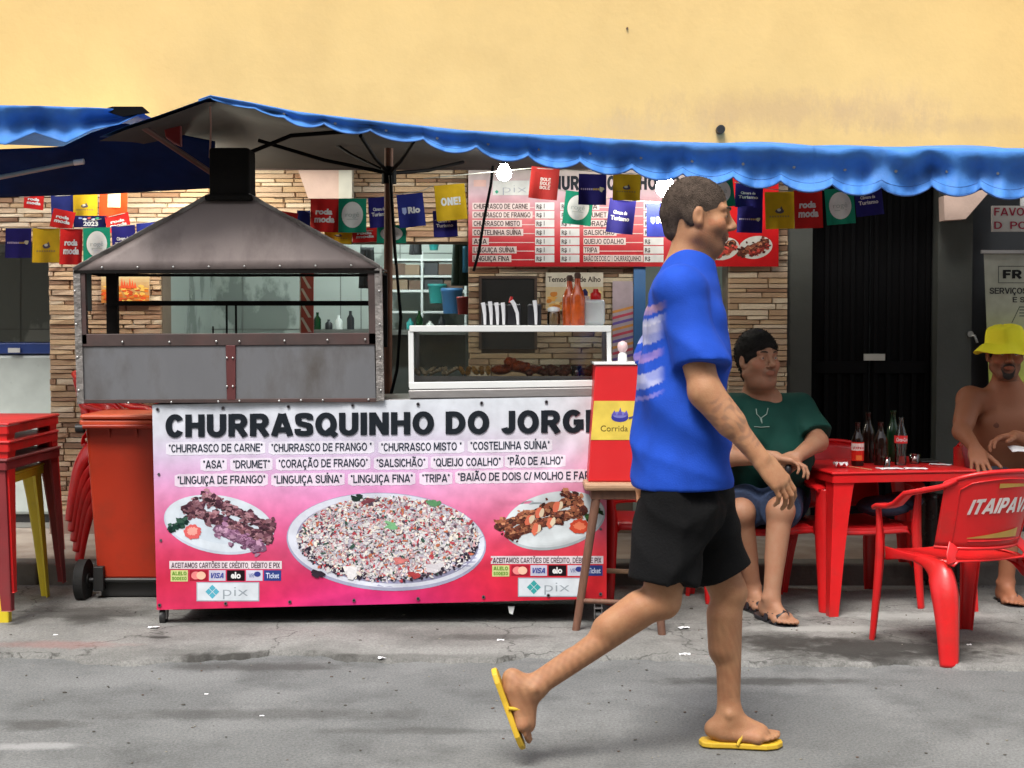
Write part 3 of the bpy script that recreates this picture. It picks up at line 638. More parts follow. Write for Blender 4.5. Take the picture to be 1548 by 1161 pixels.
mb = MB(); mb.cyl((X(440), 9.3, ZT + .12), (X(640), 9.3, ZT + .12), .016, n=10); mb.build('tube', mat('lit_tube', (1, 1, 1), emit=(.85, 1, .97), estr=120, var=0), tb)
mb = MB(); mb.box((X(435), 9.27, ZT + .142), (X(645), 9.33, ZT + .19)); mb.build('housing', mat('white_housing', (.7, .7, .7)), tb)
# cables
for pts, lb in (([(590, 265), (597, 380), (606, 480), (600, 560), (590, 600)], 'black cable running down beside the rusty awning pole'), ([(748, 225), (742, 280), (732, 330), (724, 380), (716, 410)], 'dark cable hanging down over the left side of the menu banner')):
    mb = MB(); mb.tube([P(x, y, 6.66 if x < 700 else 7.6) for x, y in pts], .008 if x < 700 else .010); tag(mb.build('cable', m_bm), lb, 'cable')

# house front added behind the camera, out of view, to close off the low sky
mb = MB(); yb0 = -7.0; xs_ = [-14 + 2.8 * i for i in range(11)]
mb.box((-14.2, yb0 - .4, 0), (14.2, yb0 - .3, 9.0))
for i, xa_ in enumerate(xs_):
    mb.box((xa_ - .75, yb0 - .3, 0), (xa_ + .75, yb0, 9.0))
for z0_, z1_ in ((0, .9), (2.3, 3.9), (5.3, 6.8), (8.1, 9.0)):
    for xa_ in xs_[:-1]: mb.box((xa_ + .75, yb0 - .3, z0_), (xa_ + 2.05, yb0 - .004, z1_))
tag(mb.build('added_facade_across_street', mat('beige_facade', (.32, .28, .23), rough=.9)), kind='structure')
# ================================================================== THE STALL
m_print = mat_print('vinyl_print', rough=.5, spec=.16)
m_paper = mat_print('cloth_print', rough=.75, spec=.25)
m_steel = mat('brushed_steel', (.36, .345, .34), rough=.42, metal=.55, var=.12, vscale=5, bump=.05, bscale=60, dirt=(.16, .13, .11), dirt_amt=.5, dscale=3, aniso=(1, 1, 6))
m_hood = mat('sooted_hood_steel', (.185, .15, .142), rough=.6, metal=.2, var=.15, vscale=2.5, dirt=(.045, .03, .026), dirt_amt=.85, dscale=3.4, bump=.2, bscale=9, aniso=(1, 1, .5))
m_panel = mat('galvanised_panel', (.175, .178, .19), rough=.5, metal=.35, var=.10, vscale=4, dirt=(.07, .055, .042), dirt_amt=.75, dscale=4.2, bump=.15, bscale=8, aniso=(1, 1, .45))
m_soot = mat('soot_black', (.008, .007, .0065), rough=.85, spec=.15, var=.3, bump=.3, bscale=50)
m_frame = mat('browned_frame', (.055, .035, .032), rough=.6, var=.3, vscale=7, dirt=(.12, .03, .025), dirt_amt=.5)
m_tape = mat('foil_tape', (.27, .25, .235), rough=.45, metal=.45, var=.45, vscale=22, bump=.9, bscale=40, dirt=(.05, .035, .03), dirt_amt=1, dscale=11)
m_rivet = mat('rivet', (.6, .6, .58), rough=.3, metal=.8)
m_white = mat('white_enamel', (.74, .76, .75), rough=.35, var=.04, dirt=(.5, .48, .42), dirt_amt=.4)
m_blackp = mat('black_plastic', (.02, .02, .02), rough=.45)
m_red = mat('red_plastic', (.62, .010, .012), rough=.36, var=.10, vscale=5, spec=.45, coat=.12, bump=.12, bscale=26, dirt=(.30, .03, .022), dirt_amt=.55, dscale=7)
m_redold = mat('faded_red_plastic', (.20, .018, .022), rough=.5, var=.15, vscale=4, dirt=(.12, .03, .03), dirt_amt=.6)
m_yelp = mat('yellow_plastic', (.72, .56, .03), rough=.4, var=.08, dirt=(.35, .26, .05), dirt_amt=.6, dscale=6)
m_orange = mat('orange_bin_plastic', (.45, .030, .007), rough=.42, var=.12, vscale=2, bump=.05, dirt=(.20, .03, .012), dirt_amt=.75, dscale=2.5)
m_orange2 = mat('orange_lid_plastic', (.66, .10, .035), rough=.38, dirt=(.35, .08, .05), dirt_amt=.5)
# ---------------------------------------------------------------- cart
ct = thing('food_cart', 'long street food cart on small casters carrying the grill and the display case', 'cart', G(240, 948))
mb = MB(); a = P(250, 613, DC + .03); b = P(915, 602, DC + .03)
mb.ppx([(262, 922), (915, 905), (915, 606), (262, 618)], DC + .03, .55); mb.build('body', m_soot, ct)
mb = MB(); mb.ppx([(232, 616), (915, 603), (915, 598), (232, 611)], DC + .012, .60); mb.build('counter_top', m_steel, ct, bevel=.003)
for px, py in ((243, 930), (905, 912)):
    for dd in (.05, .50):
        mb = MB(); q = P(px, py, DC); c = Vector((q.x, DC + dd, .034))
        mb.cyl(c + Vector((-.012, 0, 0)), c + Vector((.012, 0, 0)), .032, n=18); wh = mb.build('caster', m_blackp, ct)
        mb = MB(); mb.box((c.x - .018, c.y - .02, .03), (c.x - .014, c.y + .02, q.z + .02)); mb.box((c.x + .014, c.y - .02, .03), (c.x + .018, c.y + .02, q.z + .02)); mb.box((c.x - .02, c.y - .025, .075), (c.x + .02, c.y + .025, .082)); mb.build('caster_fork', m_steel, ct)
mb = MB(); mb.ppx([(768, 917), (778, 917), (775, 929), (770, 927)], DC + .02, .012); mb.build('dangling_clip', m_white, ct)
# ---------------------------------------------------------------- advertising banner
bn = thing('advertising_banner', 'pink and white vinyl banner with black lettering and food pictures tied on the cart front', 'banner', G(240, 948))
BT, BB = [(230, 612), (600, 604.5), (917, 599)], [(237, 922), (600, 913), (917, 905)]
def bwave(px, py):
    v = (py - 600) / 320
    w_ = .0035 * math.sin(px * .018 + py * .008) + .002 * math.sin(px * .047 - py * .02 + 1)
    w_ += .007 * math.exp(-(((px - 860) + (py - 690) * 1.0) / 26) ** 2) * (1 if 620 < py < 760 else .3) - .006 * math.exp(-(((px - 830) + (py - 700) * .9) / 24) ** 2)
    w_ += .004 * math.exp(-(((px - 690) + (py - 860) * 1.3) / 22) ** 2) + .004 * math.exp(-(((px - 520) + (py - 900) * 4) / 40) ** 2)
    for gx in (238, 337, 436, 533, 632, 728, 826, 905): w_ += .0035 * math.exp(-((px - gx) / 9) ** 2) * max(0, 1 - (py - 605) / 90)
    return w_
def BP(px, py, layer=0): return P(px, py, DC - .004 - bwave(px, py) - layer * .0007)
def bcol(px, py):
    v = max(0, min(1, (py - interp(BT, px)) / 308))
    stops = [(0, (226, 232, 240)), (.14, (222, 224, 236)), (.25, (222, 205, 232)), (.36, (232, 178, 222)), (.48, (238, 146, 192)), (.60, (234, 108, 156)), (.72, (226, 72, 112)), (.86, (216, 44, 78)), (1, (220, 40, 86))]
    for (a, ca), (b, cb) in zip(stops, stops[1:]):
        if v <= b + 1e-6: t = (v - a) / (b - a); c = [ca[i] + (cb[i] - ca[i]) * t for i in range(3)]; break
    u = (px - 230) / 690
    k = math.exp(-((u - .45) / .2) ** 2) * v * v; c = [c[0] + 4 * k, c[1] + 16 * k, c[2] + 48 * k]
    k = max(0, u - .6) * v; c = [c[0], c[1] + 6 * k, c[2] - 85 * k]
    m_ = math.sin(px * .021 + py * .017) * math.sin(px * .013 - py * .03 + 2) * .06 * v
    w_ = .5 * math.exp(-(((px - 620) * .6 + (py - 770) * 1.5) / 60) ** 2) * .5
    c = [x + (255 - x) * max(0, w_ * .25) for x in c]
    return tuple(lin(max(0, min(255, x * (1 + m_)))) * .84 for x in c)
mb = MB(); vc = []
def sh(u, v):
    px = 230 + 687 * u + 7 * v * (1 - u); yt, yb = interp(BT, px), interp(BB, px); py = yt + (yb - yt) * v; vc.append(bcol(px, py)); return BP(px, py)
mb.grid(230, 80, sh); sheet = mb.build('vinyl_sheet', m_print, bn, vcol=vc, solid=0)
K, INK = (.012, .016, .022), (.03, .04, .06)
W8 = (.78, .80, .84)
ft = Flat(BP); ft.text('CHURRASQUINHO DO JORGE', 250, 912, 627, 661, K, 6, bold=.035, slope=-.0115); ft.build('title_lettering', m_print, bn)
ft = Flat(BP)
for txt, x0, x1, y1 in (("*CHURRASCO DE CARNE*", 255, 397, 684), ("*CHURRASCO DE FRANGO *", 410, 562, 683), ("*CHURRASCO MISTO *", 576, 698, 682), ("*COSTELINHA SUÍNA*", 711, 831, 680),
        ("*ASA*", 307, 339, 708), ("*DRUMET*", 352, 408, 708), ("*CORAÇÃO DE FRANGO*", 421, 556, 707), ("*SALSICHÃO*", 569, 643, 706), ("*QUEIJO COALHO*", 655, 757, 705), ("*PÃO DE ALHO*", 767, 851, 703),
        ("*LINGUIÇA DE FRANGO*", 268, 401, 732), ("*LINGUIÇA SUÍNA*", 414, 517, 731), ("*LINGUIÇA FINA*", 530, 624, 730), ("*TRIPA*", 638, 680, 729), ("*BAIÃO DE DOIS C/ MOLHO E FAROFA*", 692, 922, 727)):
    sl_ = -.013
    n_ = max(4, int((x1 - x0 + 8) / 7)); w_ = (x1 - x0 + 8) / n_
    c0 = bcol((x0 + x1) / 2, y1 - 6); cc_ = tuple(c * .35 + q * .65 for c, q in zip(c0, (.80, .80, .86)))
    for i in range(n_):
        a, b = x0 - 4 + w_ * i, x0 - 4 + w_ * (i + 1); ya, yb = y1 + sl_ * w_ * i, y1 + sl_ * w_ * (i + 1); e0, e1 = (2 if i == 0 else 0), (2 if i == n_ - 1 else 0)
        ft.poly([(a, ya + 4 - e0 + (i % 2) * .7), (b, yb + 4 - e1 + ((i + 1) % 2) * .7), (b, yb - 15 + e1 - ((i + 1) % 2) * .7), (a, ya - 15 + e0 - (i % 2) * .7)], cc_, 1)
    ft.text(txt, x0, x1, y1 - 12, y1, INK, 3, bold=.022, slope=sl_)
ft.build('menu_lettering', m_print, bn)
def shade(c, k): return tuple(x * k for x in c)
def meat(ft, x0, y0, x1, y1, wd, n, pal, layer, r_, sz=5):
    n = int(n * 2.0); sz *= .74
    if n > 150:
        for j in range(9): t = (j + .5) / 9; ft.ell(x0 + (x1 - x0) * t, y0 + (y1 - y0) * t, wd * .95, wd * .62, shade(pal[j % 2], .62), layer - .25 + j * .01, n=12, jit=.15, rot=math.atan2(y1 - y0, x1 - x0))
    for i in range(n):
        t = r_.random(); s_ = r_.gauss(0, .42)
        nx, ny = -(y1 - y0), x1 - x0; L = math.hypot(nx, ny); bulge = .65 + .35 * math.sin(t * 22)
        x = x0 + (x1 - x0) * t + nx / L * s_ * wd * bulge; y = y0 + (y1 - y0) * t + ny / L * s_ * wd * bulge
        c = r_.choice(pal); c = shade(c, (1.15 if s_ * (ny or 1) < 0 else .8) * r_.uniform(.8, 1.15)); q = r_.uniform(.45, 1.1) * sz
        ft.ell(x, y, q * r_.uniform(.8, 1.6), q * r_.uniform(.6, 1), c, layer + i * .002, n=7, jit=.35, rot=r_.uniform(-.6, .6))
r_ = random.Random(11); LP = [RGB(96, 60, 72), RGB(128, 84, 92), RGB(72, 42, 56), RGB(168, 126, 134), RGB(140, 100, 110), RGB(60, 38, 46)]
pic = Flat(BP); pic.ell(331, 793, 84, 44, RGB(205, 215, 232, .85), 1, n=48, rot=.16); pic.ell(331, 791, 82, 42, RGB(222, 232, 242, .85), 1.3, n=48, rot=.16); pic.ell(331, 792, 62, 29, RGB(212, 224, 236, .85), 1.5, n=40, rot=.16)
meat(pic, 280, 768, 408, 816, 14, 260, LP, 2, r_); meat(pic, 312, 752, 412, 800, 11, 200, LP, 2.6, r_); meat(pic, 330, 800, 395, 828, 13, 170, [RGB(150, 110, 140), RGB(110, 72, 100), RGB(178, 140, 165), RGB(120, 84, 110)], 3.2, r_)
for x, y in ((292, 757), (306, 746), (318, 752)): meat(pic, x, y, x + 14, y + 10, 9, 26, LP, 3.2, r_, 5)
meat(pic, 258, 800, 282, 786, 9, 34, [RGB(30, 66, 56), RGB(22, 48, 44), RGB(52, 84, 70)], 3.5, r_, 5); pic.ell(291, 804, 13, 11, RGB(214, 96, 96), 4, jit=.1); pic.ell(291, 803, 8, 6, RGB(232, 160, 150), 4.2, jit=.2)
pic.build('skewer_picture', m_print, bn)
r_ = random.Random(12); pic = Flat(BP); pic.ell(584, 819, 151, 74, RGB(170, 172, 200, .85), 1, n=64, rot=.05); pic.ell(584, 817, 149, 71, RGB(222, 226, 240, .85), 1.3, n=64, rot=.05); pic.ell(586, 818, 138, 64, RGB(150, 150, 180, .85), 1.5, n=64, rot=.05); pic.ell(588, 814, 134, 62, RGB(196, 192, 206, .85), 1.7, n=64, rot=.05)
RP = [RGB(238, 236, 236, .85)] * 6 + [RGB(214, 208, 216, .85)] * 3 + [RGB(250, 240, 226, .85)] * 3 + [RGB(224, 178, 184, .85)] * 2 + [RGB(160, 130, 140)] + [RGB(84, 70, 84)] + [RGB(182, 72, 82)] * 2 + [RGB(60, 90, 78)] + [RGB(196, 116, 84)]
for i in range(4800):
    a = r_.uniform(0, 6.283); q = math.sqrt(r_.random()); x, y = 587 + math.cos(a) * q * 138, 815 + math.sin(a) * q * 64 - (1 - q) * 5
    c = r_.choice(RP)
    if q > .88 and 0 < a < 3.1 and r_.random() < .5: c = RGB(50, 42, 56)
    z_ = r_.uniform(.9, 2.7); pic.ell(x, y, z_ * r_.uniform(.8, 1.9), z_ * r_.uniform(.5, 1), shade(c, r_.uniform(.82, 1.06)), 2 + i * .0009, n=6, jit=.3, rot=r_.uniform(-1.5, 1.5))
for x, y, c, z_ in ((592, 794, RGB(140, 205, 150), 14), (656, 762, RGB(110, 170, 120), 12), (540, 752, RGB(40, 60, 52), 10), (556, 758, RGB(130, 70, 80), 9), (655, 858, RGB(214, 210, 216), 16), (605, 850, RGB(220, 130, 126), 12), (536, 866, RGB(236, 234, 236), 17), (480, 868, RGB(60, 48, 60), 10), (628, 870, RGB(176, 66, 70), 10)):
    for j in range(5): pic.ell(x + r_.uniform(-z_, z_) * .5, y + r_.uniform(-z_, z_) * .25, z_ * r_.uniform(.4, .8), z_ * r_.uniform(.2, .4), shade(c, r_.uniform(.75, 1.05) * .85), 6.4 + j * .02, n=8, jit=.3, rot=r_.uniform(-.6, .6))
pic.build('rice_platter_picture', m_print, bn)
r_ = random.Random(13); MP = [RGB(112, 64, 52), RGB(150, 92, 66), RGB(84, 42, 36), RGB(176, 120, 88), RGB(128, 72, 54), RGB(58, 34, 30)]
pic = Flat(BP); pic.ell(838, 787, 78, 43, RGB(180, 190, 196, .85), 1, n=48, rot=-.2); pic.ell(838, 785, 76, 41, RGB(212, 220, 224, .85), 1.3, n=48, rot=-.2)
meat(pic, 752, 797, 872, 754, 12, 230, MP, 2, r_); meat(pic, 768, 808, 884, 770, 13, 260, MP, 2.8, r_)
for x, y in ((800, 786), (815, 776), (832, 790), (810, 800), (842, 766)): pic.ell(x, y, 6, 9, RGB(212, 110, 84), 4.2, n=10, jit=.2, rot=.4); pic.ell(x + 4, y - 1, 4, 7, RGB(214, 196, 168), 4.3, n=10, jit=.2, rot=.4)
meat(pic, 850, 742, 880, 756, 8, 40, MP, 4, r_); pic.ell(876, 796, 15, 11, RGB(186, 66, 44), 4.4, jit=.1); pic.ell(876, 795, 9, 6, RGB(214, 116, 84), 4.5, jit=.2)
meat(pic, 888, 785, 905, 770, 8, 30, [RGB(36, 62, 34), RGB(50, 84, 44)], 4.1, r_)
pic.build('skewer_picture', m_print, bn)
for ox, oy, mut in ((0, 0, 1.0), (486, -7.5, 1.0)):
    pay = Flat(BP); x0, y0 = 258 + ox, 848 + oy
    pay.rect(x0 - 2, y0, x0 + 168, y0 + 12, (.70, .62, .66), 1); pay.text('ACEITAMOS CARTÕES DE CRÉDITO, DÉBITO E PIX', x0 + 1, x0 + 165, y0 + 2.5, y0 + 10.5, (.10, .06, .08), 2, bold=.02)
    pay.rect(x0, y0 + 14, x0 + 26, y0 + 31, RGB(214, 222, 150, .85), 1)
    pay.text('ALELO', x0 + 2, x0 + 24, y0 + 16, y0 + 21.5, RGB(110, 150, 60), 2, bold=.03); pay.text('SODEXO', x0 + 2, x0 + 24, y0 + 24, y0 + 29, RGB(110, 150, 60), 2, bold=.03)
    pay.rect(x0 + 29, y0 + 14, x0 + 56, y0 + 30, RGB(160, 30, 50, .9), 1); pay.ell(x0 + 38, y0 + 22, 7, 6, RGB(226, 130, 130), 2); pay.ell(x0 + 46, y0 + 22, 7, 6, RGB(232, 186, 160), 2.2)
    pay.rect(x0 + 58, y0 + 14, x0 + 83, y0 + 30, RGB(206, 206, 226, .85), 1); pay.text('VISA', x0 + 61, x0 + 80, y0 + 18, y0 + 26, RGB(70, 80, 150), 2, bold=.04, shear=.25)
    pay.rect(x0 + 85, y0 + 14, x0 + 112, y0 + 30, RGB(26, 16, 22), 1); pay.text('elo', x0 + 91, x0 + 106, y0 + 17, y0 + 26, RGB(225, 225, 225), 2, bold=.04)
    pay.rect(x0 + 114, y0 + 14, x0 + 139, y0 + 30, RGB(212, 214, 232, .85), 1); pay.ell(x0 + 131, y0 + 20, 5, 4, RGB(50, 60, 130), 2); pay.text('VR', x0 + 118, x0 + 126, y0 + 19, y0 + 25, RGB(120, 130, 170), 2)
    pay.rect(x0 + 141, y0 + 14, x0 + 167, y0 + 30, RGB(48, 66, 132, .9), 1); pay.text('Ticket', x0 + 144, x0 + 164, y0 + 18, y0 + 26, RGB(200, 208, 232), 2, bold=.02)
    pay.build('payment_notice', m_print, bn)
    px_ = Flat(BP); a0, a1, b0_, b1 = 297 + ox, 392 + ox, 880 + oy * .9, 909 + oy * .9
    px_.rect(a0, b0_, a1, b1, RGB(176, 186, 200, .8), 1); px_.rect(a0 + 1.5, b0_ + 1.5, a1 - 1.5, b1 - 1.5, RGB(222, 230, 238, .85), 1.6)
    c = RGB(84, 168, 190) if ox == 0 else RGB(60, 160, 160); cx, cy = a0 + 24, (b0_ + b1) / 2
    for dx, dy in ((0, -5.6), (5.6, 0), (0, 5.6), (-5.6, 0)): px_.poly([(cx + dx - 5, cy + dy), (cx + dx, cy + dy + 5), (cx + dx + 5, cy + dy), (cx + dx, cy + dy - 5)], c, 2.4)
    px_.text('pix', a0 + 40, a0 + 78, b0_ + 6, b1 - 8, RGB(150, 160, 168), 2.4, bold=-.01); px_.build('pix_badge', m_print, bn)
for gx in (238, 337, 436, 533, 632, 728, 826, 908):
    yt = interp(BT, gx) + 7; mb = MB(); c = BP(gx, yt, 6); mb.cyl(c + Vector((0, .006, 0)), c + Vector((0, -.001, 0)), .0075, n=12); mb.cyl(c + Vector((0, .004, 0)), c + Vector((0, -.0018, 0)), .004, n=10, mi=1); mb.build('grommet', [mat('dull_eyelet', (.14, .13, .15), metal=.6, rough=.4), m_soot], bn)
for gx in (241, 341, 438, 535, 632, 731, 829, 908):
    yt = interp(BB, gx) - 7; mb = MB(); c = BP(gx, yt, 6); mb.cyl(c + Vector((0, .006, 0)), c + Vector((0, -.001, 0)), .0075, n=12); mb.cyl(c + Vector((0, .004, 0)), c + Vector((0, -.0018, 0)), .004, n=10, mi=1); mb.build('grommet', [MATS['dull_eyelet'], m_soot], bn)
for gx, gy in ((240, 717), (243, 817), (908, 800)):
    mb = MB(); c = BP(gx, gy, 4); mb.cyl(c + Vector((0, .006, 0)), c + Vector((0, -.001, 0)), .006, n=10); mb.build('grommet', MATS['dull_eyelet'], bn)
# ---------------------------------------------------------------- grill
gr = thing('barbecue_grill', 'large steel charcoal grill with pyramid hood and black chimney on the cart', 'grill', P(345, 608, DC))
D0, D1 = DC - .02, DC + .33
mb = MB(); mb.ppx([(122, 522), (341, 522), (343, 606), (124, 608)], D0 + .006, .01); mb.build('front_panel', m_panel, gr)
mb = MB(); mb.ppx([(356, 521), (566, 519), (568, 604), (356, 606)], D0 + .006, .01); mb.build('front_panel', m_panel, gr)
mb = MB(); mb.ppx([(120, 505), (570, 503), (570, 521), (120, 524)], D0, .03); mb.build('top_rim', m_frame, gr, bevel=.003)
mb = MB(); mb.ppx([(122, 604), (570, 602), (570, 608), (122, 610)], D0 - .002, .04); mb.build('bottom_rim', m_frame, gr, bevel=.002)
mb = MB(); mb.ppx([(341, 522), (356, 522), (356, 605), (343, 605)], D0 - .003, .03); mb.build('centre_post', mat('maroon_frame', (.10, .022, .022), rough=.55, dirt=(.04, .02, .02), dirt_amt=.6), gr, bevel=.002)
for pts, m in (([(110, 408), (121, 412), (127, 610), (116, 611)], m_tape), ([(566, 408), (577, 402), (581, 606), (569, 607)], m_tape)):
    mb = MB(); mb.ppx(pts, D0 - .004, .02); mb.build('corner_strip', m, gr, bevel=.002)
mb = MB(); mb.ppx([(121, 412), (128, 412), (131, 520), (123, 520)], D0, .03); mb.build('front_post', m_frame, gr)
mb = MB(); mb.ppx([(556, 412), (566, 412), (568, 520), (558, 520)], D0, .03); mb.build('front_post', m_frame, gr)
mb = MB(); a, b = P(124, 520, D0 + .03), P(126, 607, D0 + .03)
for pxa in (124, 568):
    mb = MB(); p = P(pxa, 520, D0); mb.box((p.x - .005, D0 + .02, P(0, 608, D0).z), (p.x + .005, D1, p.z)); mb.build('side_wall', m_soot, gr)
x0, x1 = P(124, 500, D0).x, P(568, 500, D0).x; zb, zr = P(0, 608, D0).z, P(0, 512, D0).z
mb = MB(); mb.box((x0, D1, zb), (x1, D1 + .01, zr - .03)); mb.build('back_wall', m_soot, gr)
mb = MB(); mb.box((x0, D0 + .03, zb + .06), (x1, D1, zb + .10)); mb.build('ash_tray', m_soot, gr)
mb = MB(); r_ = random.Random(5)
for i in range(150): mb.ball((r_.uniform(x0 + .04, x1 - .04), r_.uniform(D0 + .06, D1 - .04), zb + .11 + r_.uniform(0, .05)), r_.uniform(.015, .03), 6, 4, jit=.2)
tag(mb.build('charcoal', m_soot, gr), kind='stuff')
zt = P(0, 408, D0).z
for xx in (x0 + .01, x1 - .03):
    mb = MB(); mb.box((xx, D1 - .02, zr - .04), (xx + .05, D1 + .012, zt)); mb.build('back_post', m_soot, gr)
mb = MB(); mb.box((x0 - .004, D0 + .02, P(0, 470, D0).z), (x0 + .002, D0 + .14, zt)); mb.build('side_sheet', mat('teal_grey_sheet', (.10, .13, .13), rough=.5), gr)
zr_ = P(0, 455, D1).z; mb = MB(); mb.box((x0 + .02, D1 - .03, zr_ - .022), (x1 - .02, D1 - .005, zr_)); mb.build('skewer_rail', m_soot, gr)
for px in (343, 357):
    q = P(px, 470, D1 - .02); mb = MB(); mb.box((q.x - .004, D1 - .03, zr - .05), (q.x + .004, D1 - .02, zr_ - .02)); mb.build('rail_stay', m_soot, gr)
mb = MB(); q = P(322, 500, D1 - .1); mb.cyl((q.x, q.y, q.z - .06), (q.x, q.y, q.z + .02), .004, n=6); mb.build('poker', m_soot, gr)
# hood: four sloping faces
zb_ = P(0, 409, D0).z; hz = P(0, 298, D0 + .17).z
fl, frr = P(112, 409, D0), P(574, 405, D0); tl_, tr_ = P(319, 297, D0 + .12), P(376, 297, D0 + .12)
bl, br = Vector((fl.x, D1 + .01, fl.z)), Vector((frr.x, D1 + .01, frr.z)); tlb, trb = tl_ + Vector((0, .12, 0)), tr_ + Vector((0, .12, 0))
def face(a, b, c, d, nm='hood_plate', m=m_hood):
    mb = MB(); mb.grid(14, 8, lambda u, v: (Vector(a).lerp(b, u)).lerp(Vector(d).lerp(c, u), v) + Vector((0, -.0015 * math.sin(u * 9) * math.sin(v * 3.1), .0))); return mb.build(nm, m, gr, solid=.004)
face(fl, frr, tr_, tl_); face(br, bl, tlb, trb); face(bl, fl, tl_, tlb); face(frr, br, trb, tr_)
mb = MB(); mb.box((fl.x, D0 - .006, fl.z - .012), (frr.x, D0 + .02, fl.z)); mb.build('hood_edge', m_soot, gr)
mb = MB(); mb.box((fl.x, D1 - .01, fl.z - .012), (frr.x, D1 + .02, fl.z)); mb.box((fl.x, D0 + .02, fl.z - .01), (fl.x + .012, D1, fl.z)); mb.box((frr.x - .012, D0 + .02, fl.z - .01), (frr.x, D1, fl.z)); mb.build('hood_edge', m_soot, gr)
for a, b in ((fl, tl_), (frr, tr_)):
    mb = MB(); n_ = 9; r_ = random.Random(2)
    for i in range(n_):
        p, q = Vector(a).lerp(b, i / n_), Vector(a).lerp(b, (i + 1.02) / n_); o_ = Vector((0, -.006 - r_.uniform(0, .002), .004))
        mb.sweep([p + o_, p.lerp(q, .5) + o_ + Vector((0, 0, r_.uniform(-.002, .002))), q + o_], r_.uniform(.020, .027), .004, (0, -.5, .85))
    mb.build('foil_seam', m_tape, gr)
mb = MB()
for i in range(8):
    p = fl.lerp(frr, (i + .8) / 8.6) + Vector((0, -.007, .012)); mb.ball(p, .005, 8, 5)
mb.build('hood_rivets', m_rivet, gr)
for px, py in [(185, 517), (256, 517), (327, 516), (362, 516), (430, 515), (495, 514), (552, 513), (194, 609), (259, 608), (330, 607), (362, 606), (422, 606), (455, 605), (488, 605), (557, 604), (343, 541), (352, 541), (343, 584), (352, 584), (113, 440), (115, 490), (117, 540), (119, 590), (573, 440), (574, 490), (575, 540), (576, 590)]:
    mb = MB(); mb.ball(P(px, py, D0 - .006), (.005, .004, .005), 8, 5); mb.build('rivet', m_rivet, gr)
c0 = (tl_ + trb) / 2; mb = MB(); zc0, zc1 = tl_.z - .02, P(0, 226, D0 + .17).z
hw = (tr_.x - tl_.x) / 2; mb.box((c0.x - hw - .004, c0.y - .08, zc0), (c0.x + hw + .006, c0.y + .08, zc1)); mb.build('chimney', m_soot, gr, bevel=.012)
mb = MB(); mb.box((c0.x - hw - .02, c0.y - .10, zc0 + .0), (c0.x + hw + .02, c0.y + .10, zc0 + .025)); mb.build('chimney_collar', m_soot, gr, bevel=.006)
# ---------------------------------------------------------------- display case
dc = thing('display_case', 'glass display case with white frame standing on the right of the cart', 'display case', P(770, 600, DC))
E0, E1 = DC + .02, DC + .38
mb = MB(); mb.ppx([(617, 590), (925, 585), (925, 599), (619, 603)], E0 - .015, .40); mb.build('base', m_steel, dc, bevel=.004)
mb = MB(); mb.ppx([(618, 578), (922, 574), (924, 584), (619, 589)], E0 - .008, .03); mb.build('lower_rail', m_white, dc, bevel=.003)
ztop = P(0, 492, E0).z
mb = MB(); a, b = P(619, 492, E0), P(924, 491, E0); mb.box((a.x, E0 - .01, ztop - .028), (b.x, E0 + .015, ztop)); mb.build('upper_rail', m_white, dc, bevel=.003)
mb = MB(); mb.box((a.x, E0 + .015, ztop - .008), (b.x, E1, ztop - .001)); mb.build('top_shelf', m_white, dc, bevel=.002)
for pts in ([(617, 500), (625, 500), (626, 584), (618, 586)], [(917, 500), (924, 500), (925, 580), (918, 580)]):
    mb = MB(); mb.ppx(pts, E0 - .006, .018); mb.build('corner_post', m_white, dc, bevel=.002)
zb2 = P(0, 590, E0).z
for x_ in (a.x + .004, b.x - .018):
    mb = MB(); mb.box((x_, E1 - .014, zb2), (x_ + .014, E1, ztop - .01)); mb.build('corner_post', m_white, dc)
m_gl = mat_glass('case_glass', (.955, .965, .96), .0)
mb = MB(); mb.box((a.x + .02, E0 - .002, zb2 + .03), (b.x - .02, E0 + .001, ztop - .028)); mb.build('front_glass', m_gl, dc)
mb = MB(); mb.box((a.x + .006, E0 + .02, zb2), (a.x + .009, E1 - .02, ztop - .01)); mb.build('side_glass', m_gl, dc)
mb = MB(); mb.box((b.x - .009, E0 + .02, zb2), (b.x - .006, E1 - .02, ztop - .01)); mb.build('side_glass', m_gl, dc)
mb = MB(); mb.box((a.x + .02, E1 - .006, zb2 + .02), (b.x - .02, E1 - .003, ztop - .02)); mb.build('back_glass', mat_glass('case_back_glass', (.93, .95, .94), .0, .08), dc)
TZ = P(0, 566, E0 + .1).z
mb = MB(); mb.box((a.x + .02, E0 + .02, TZ - .04), (b.x - .02, E1 - .01, TZ - .03)); mb.box((a.x + .02, E0 + .02, TZ - .03), (b.x - .02, E0 + .026, TZ - .005)); mb.build('tray', m_steel, dc)
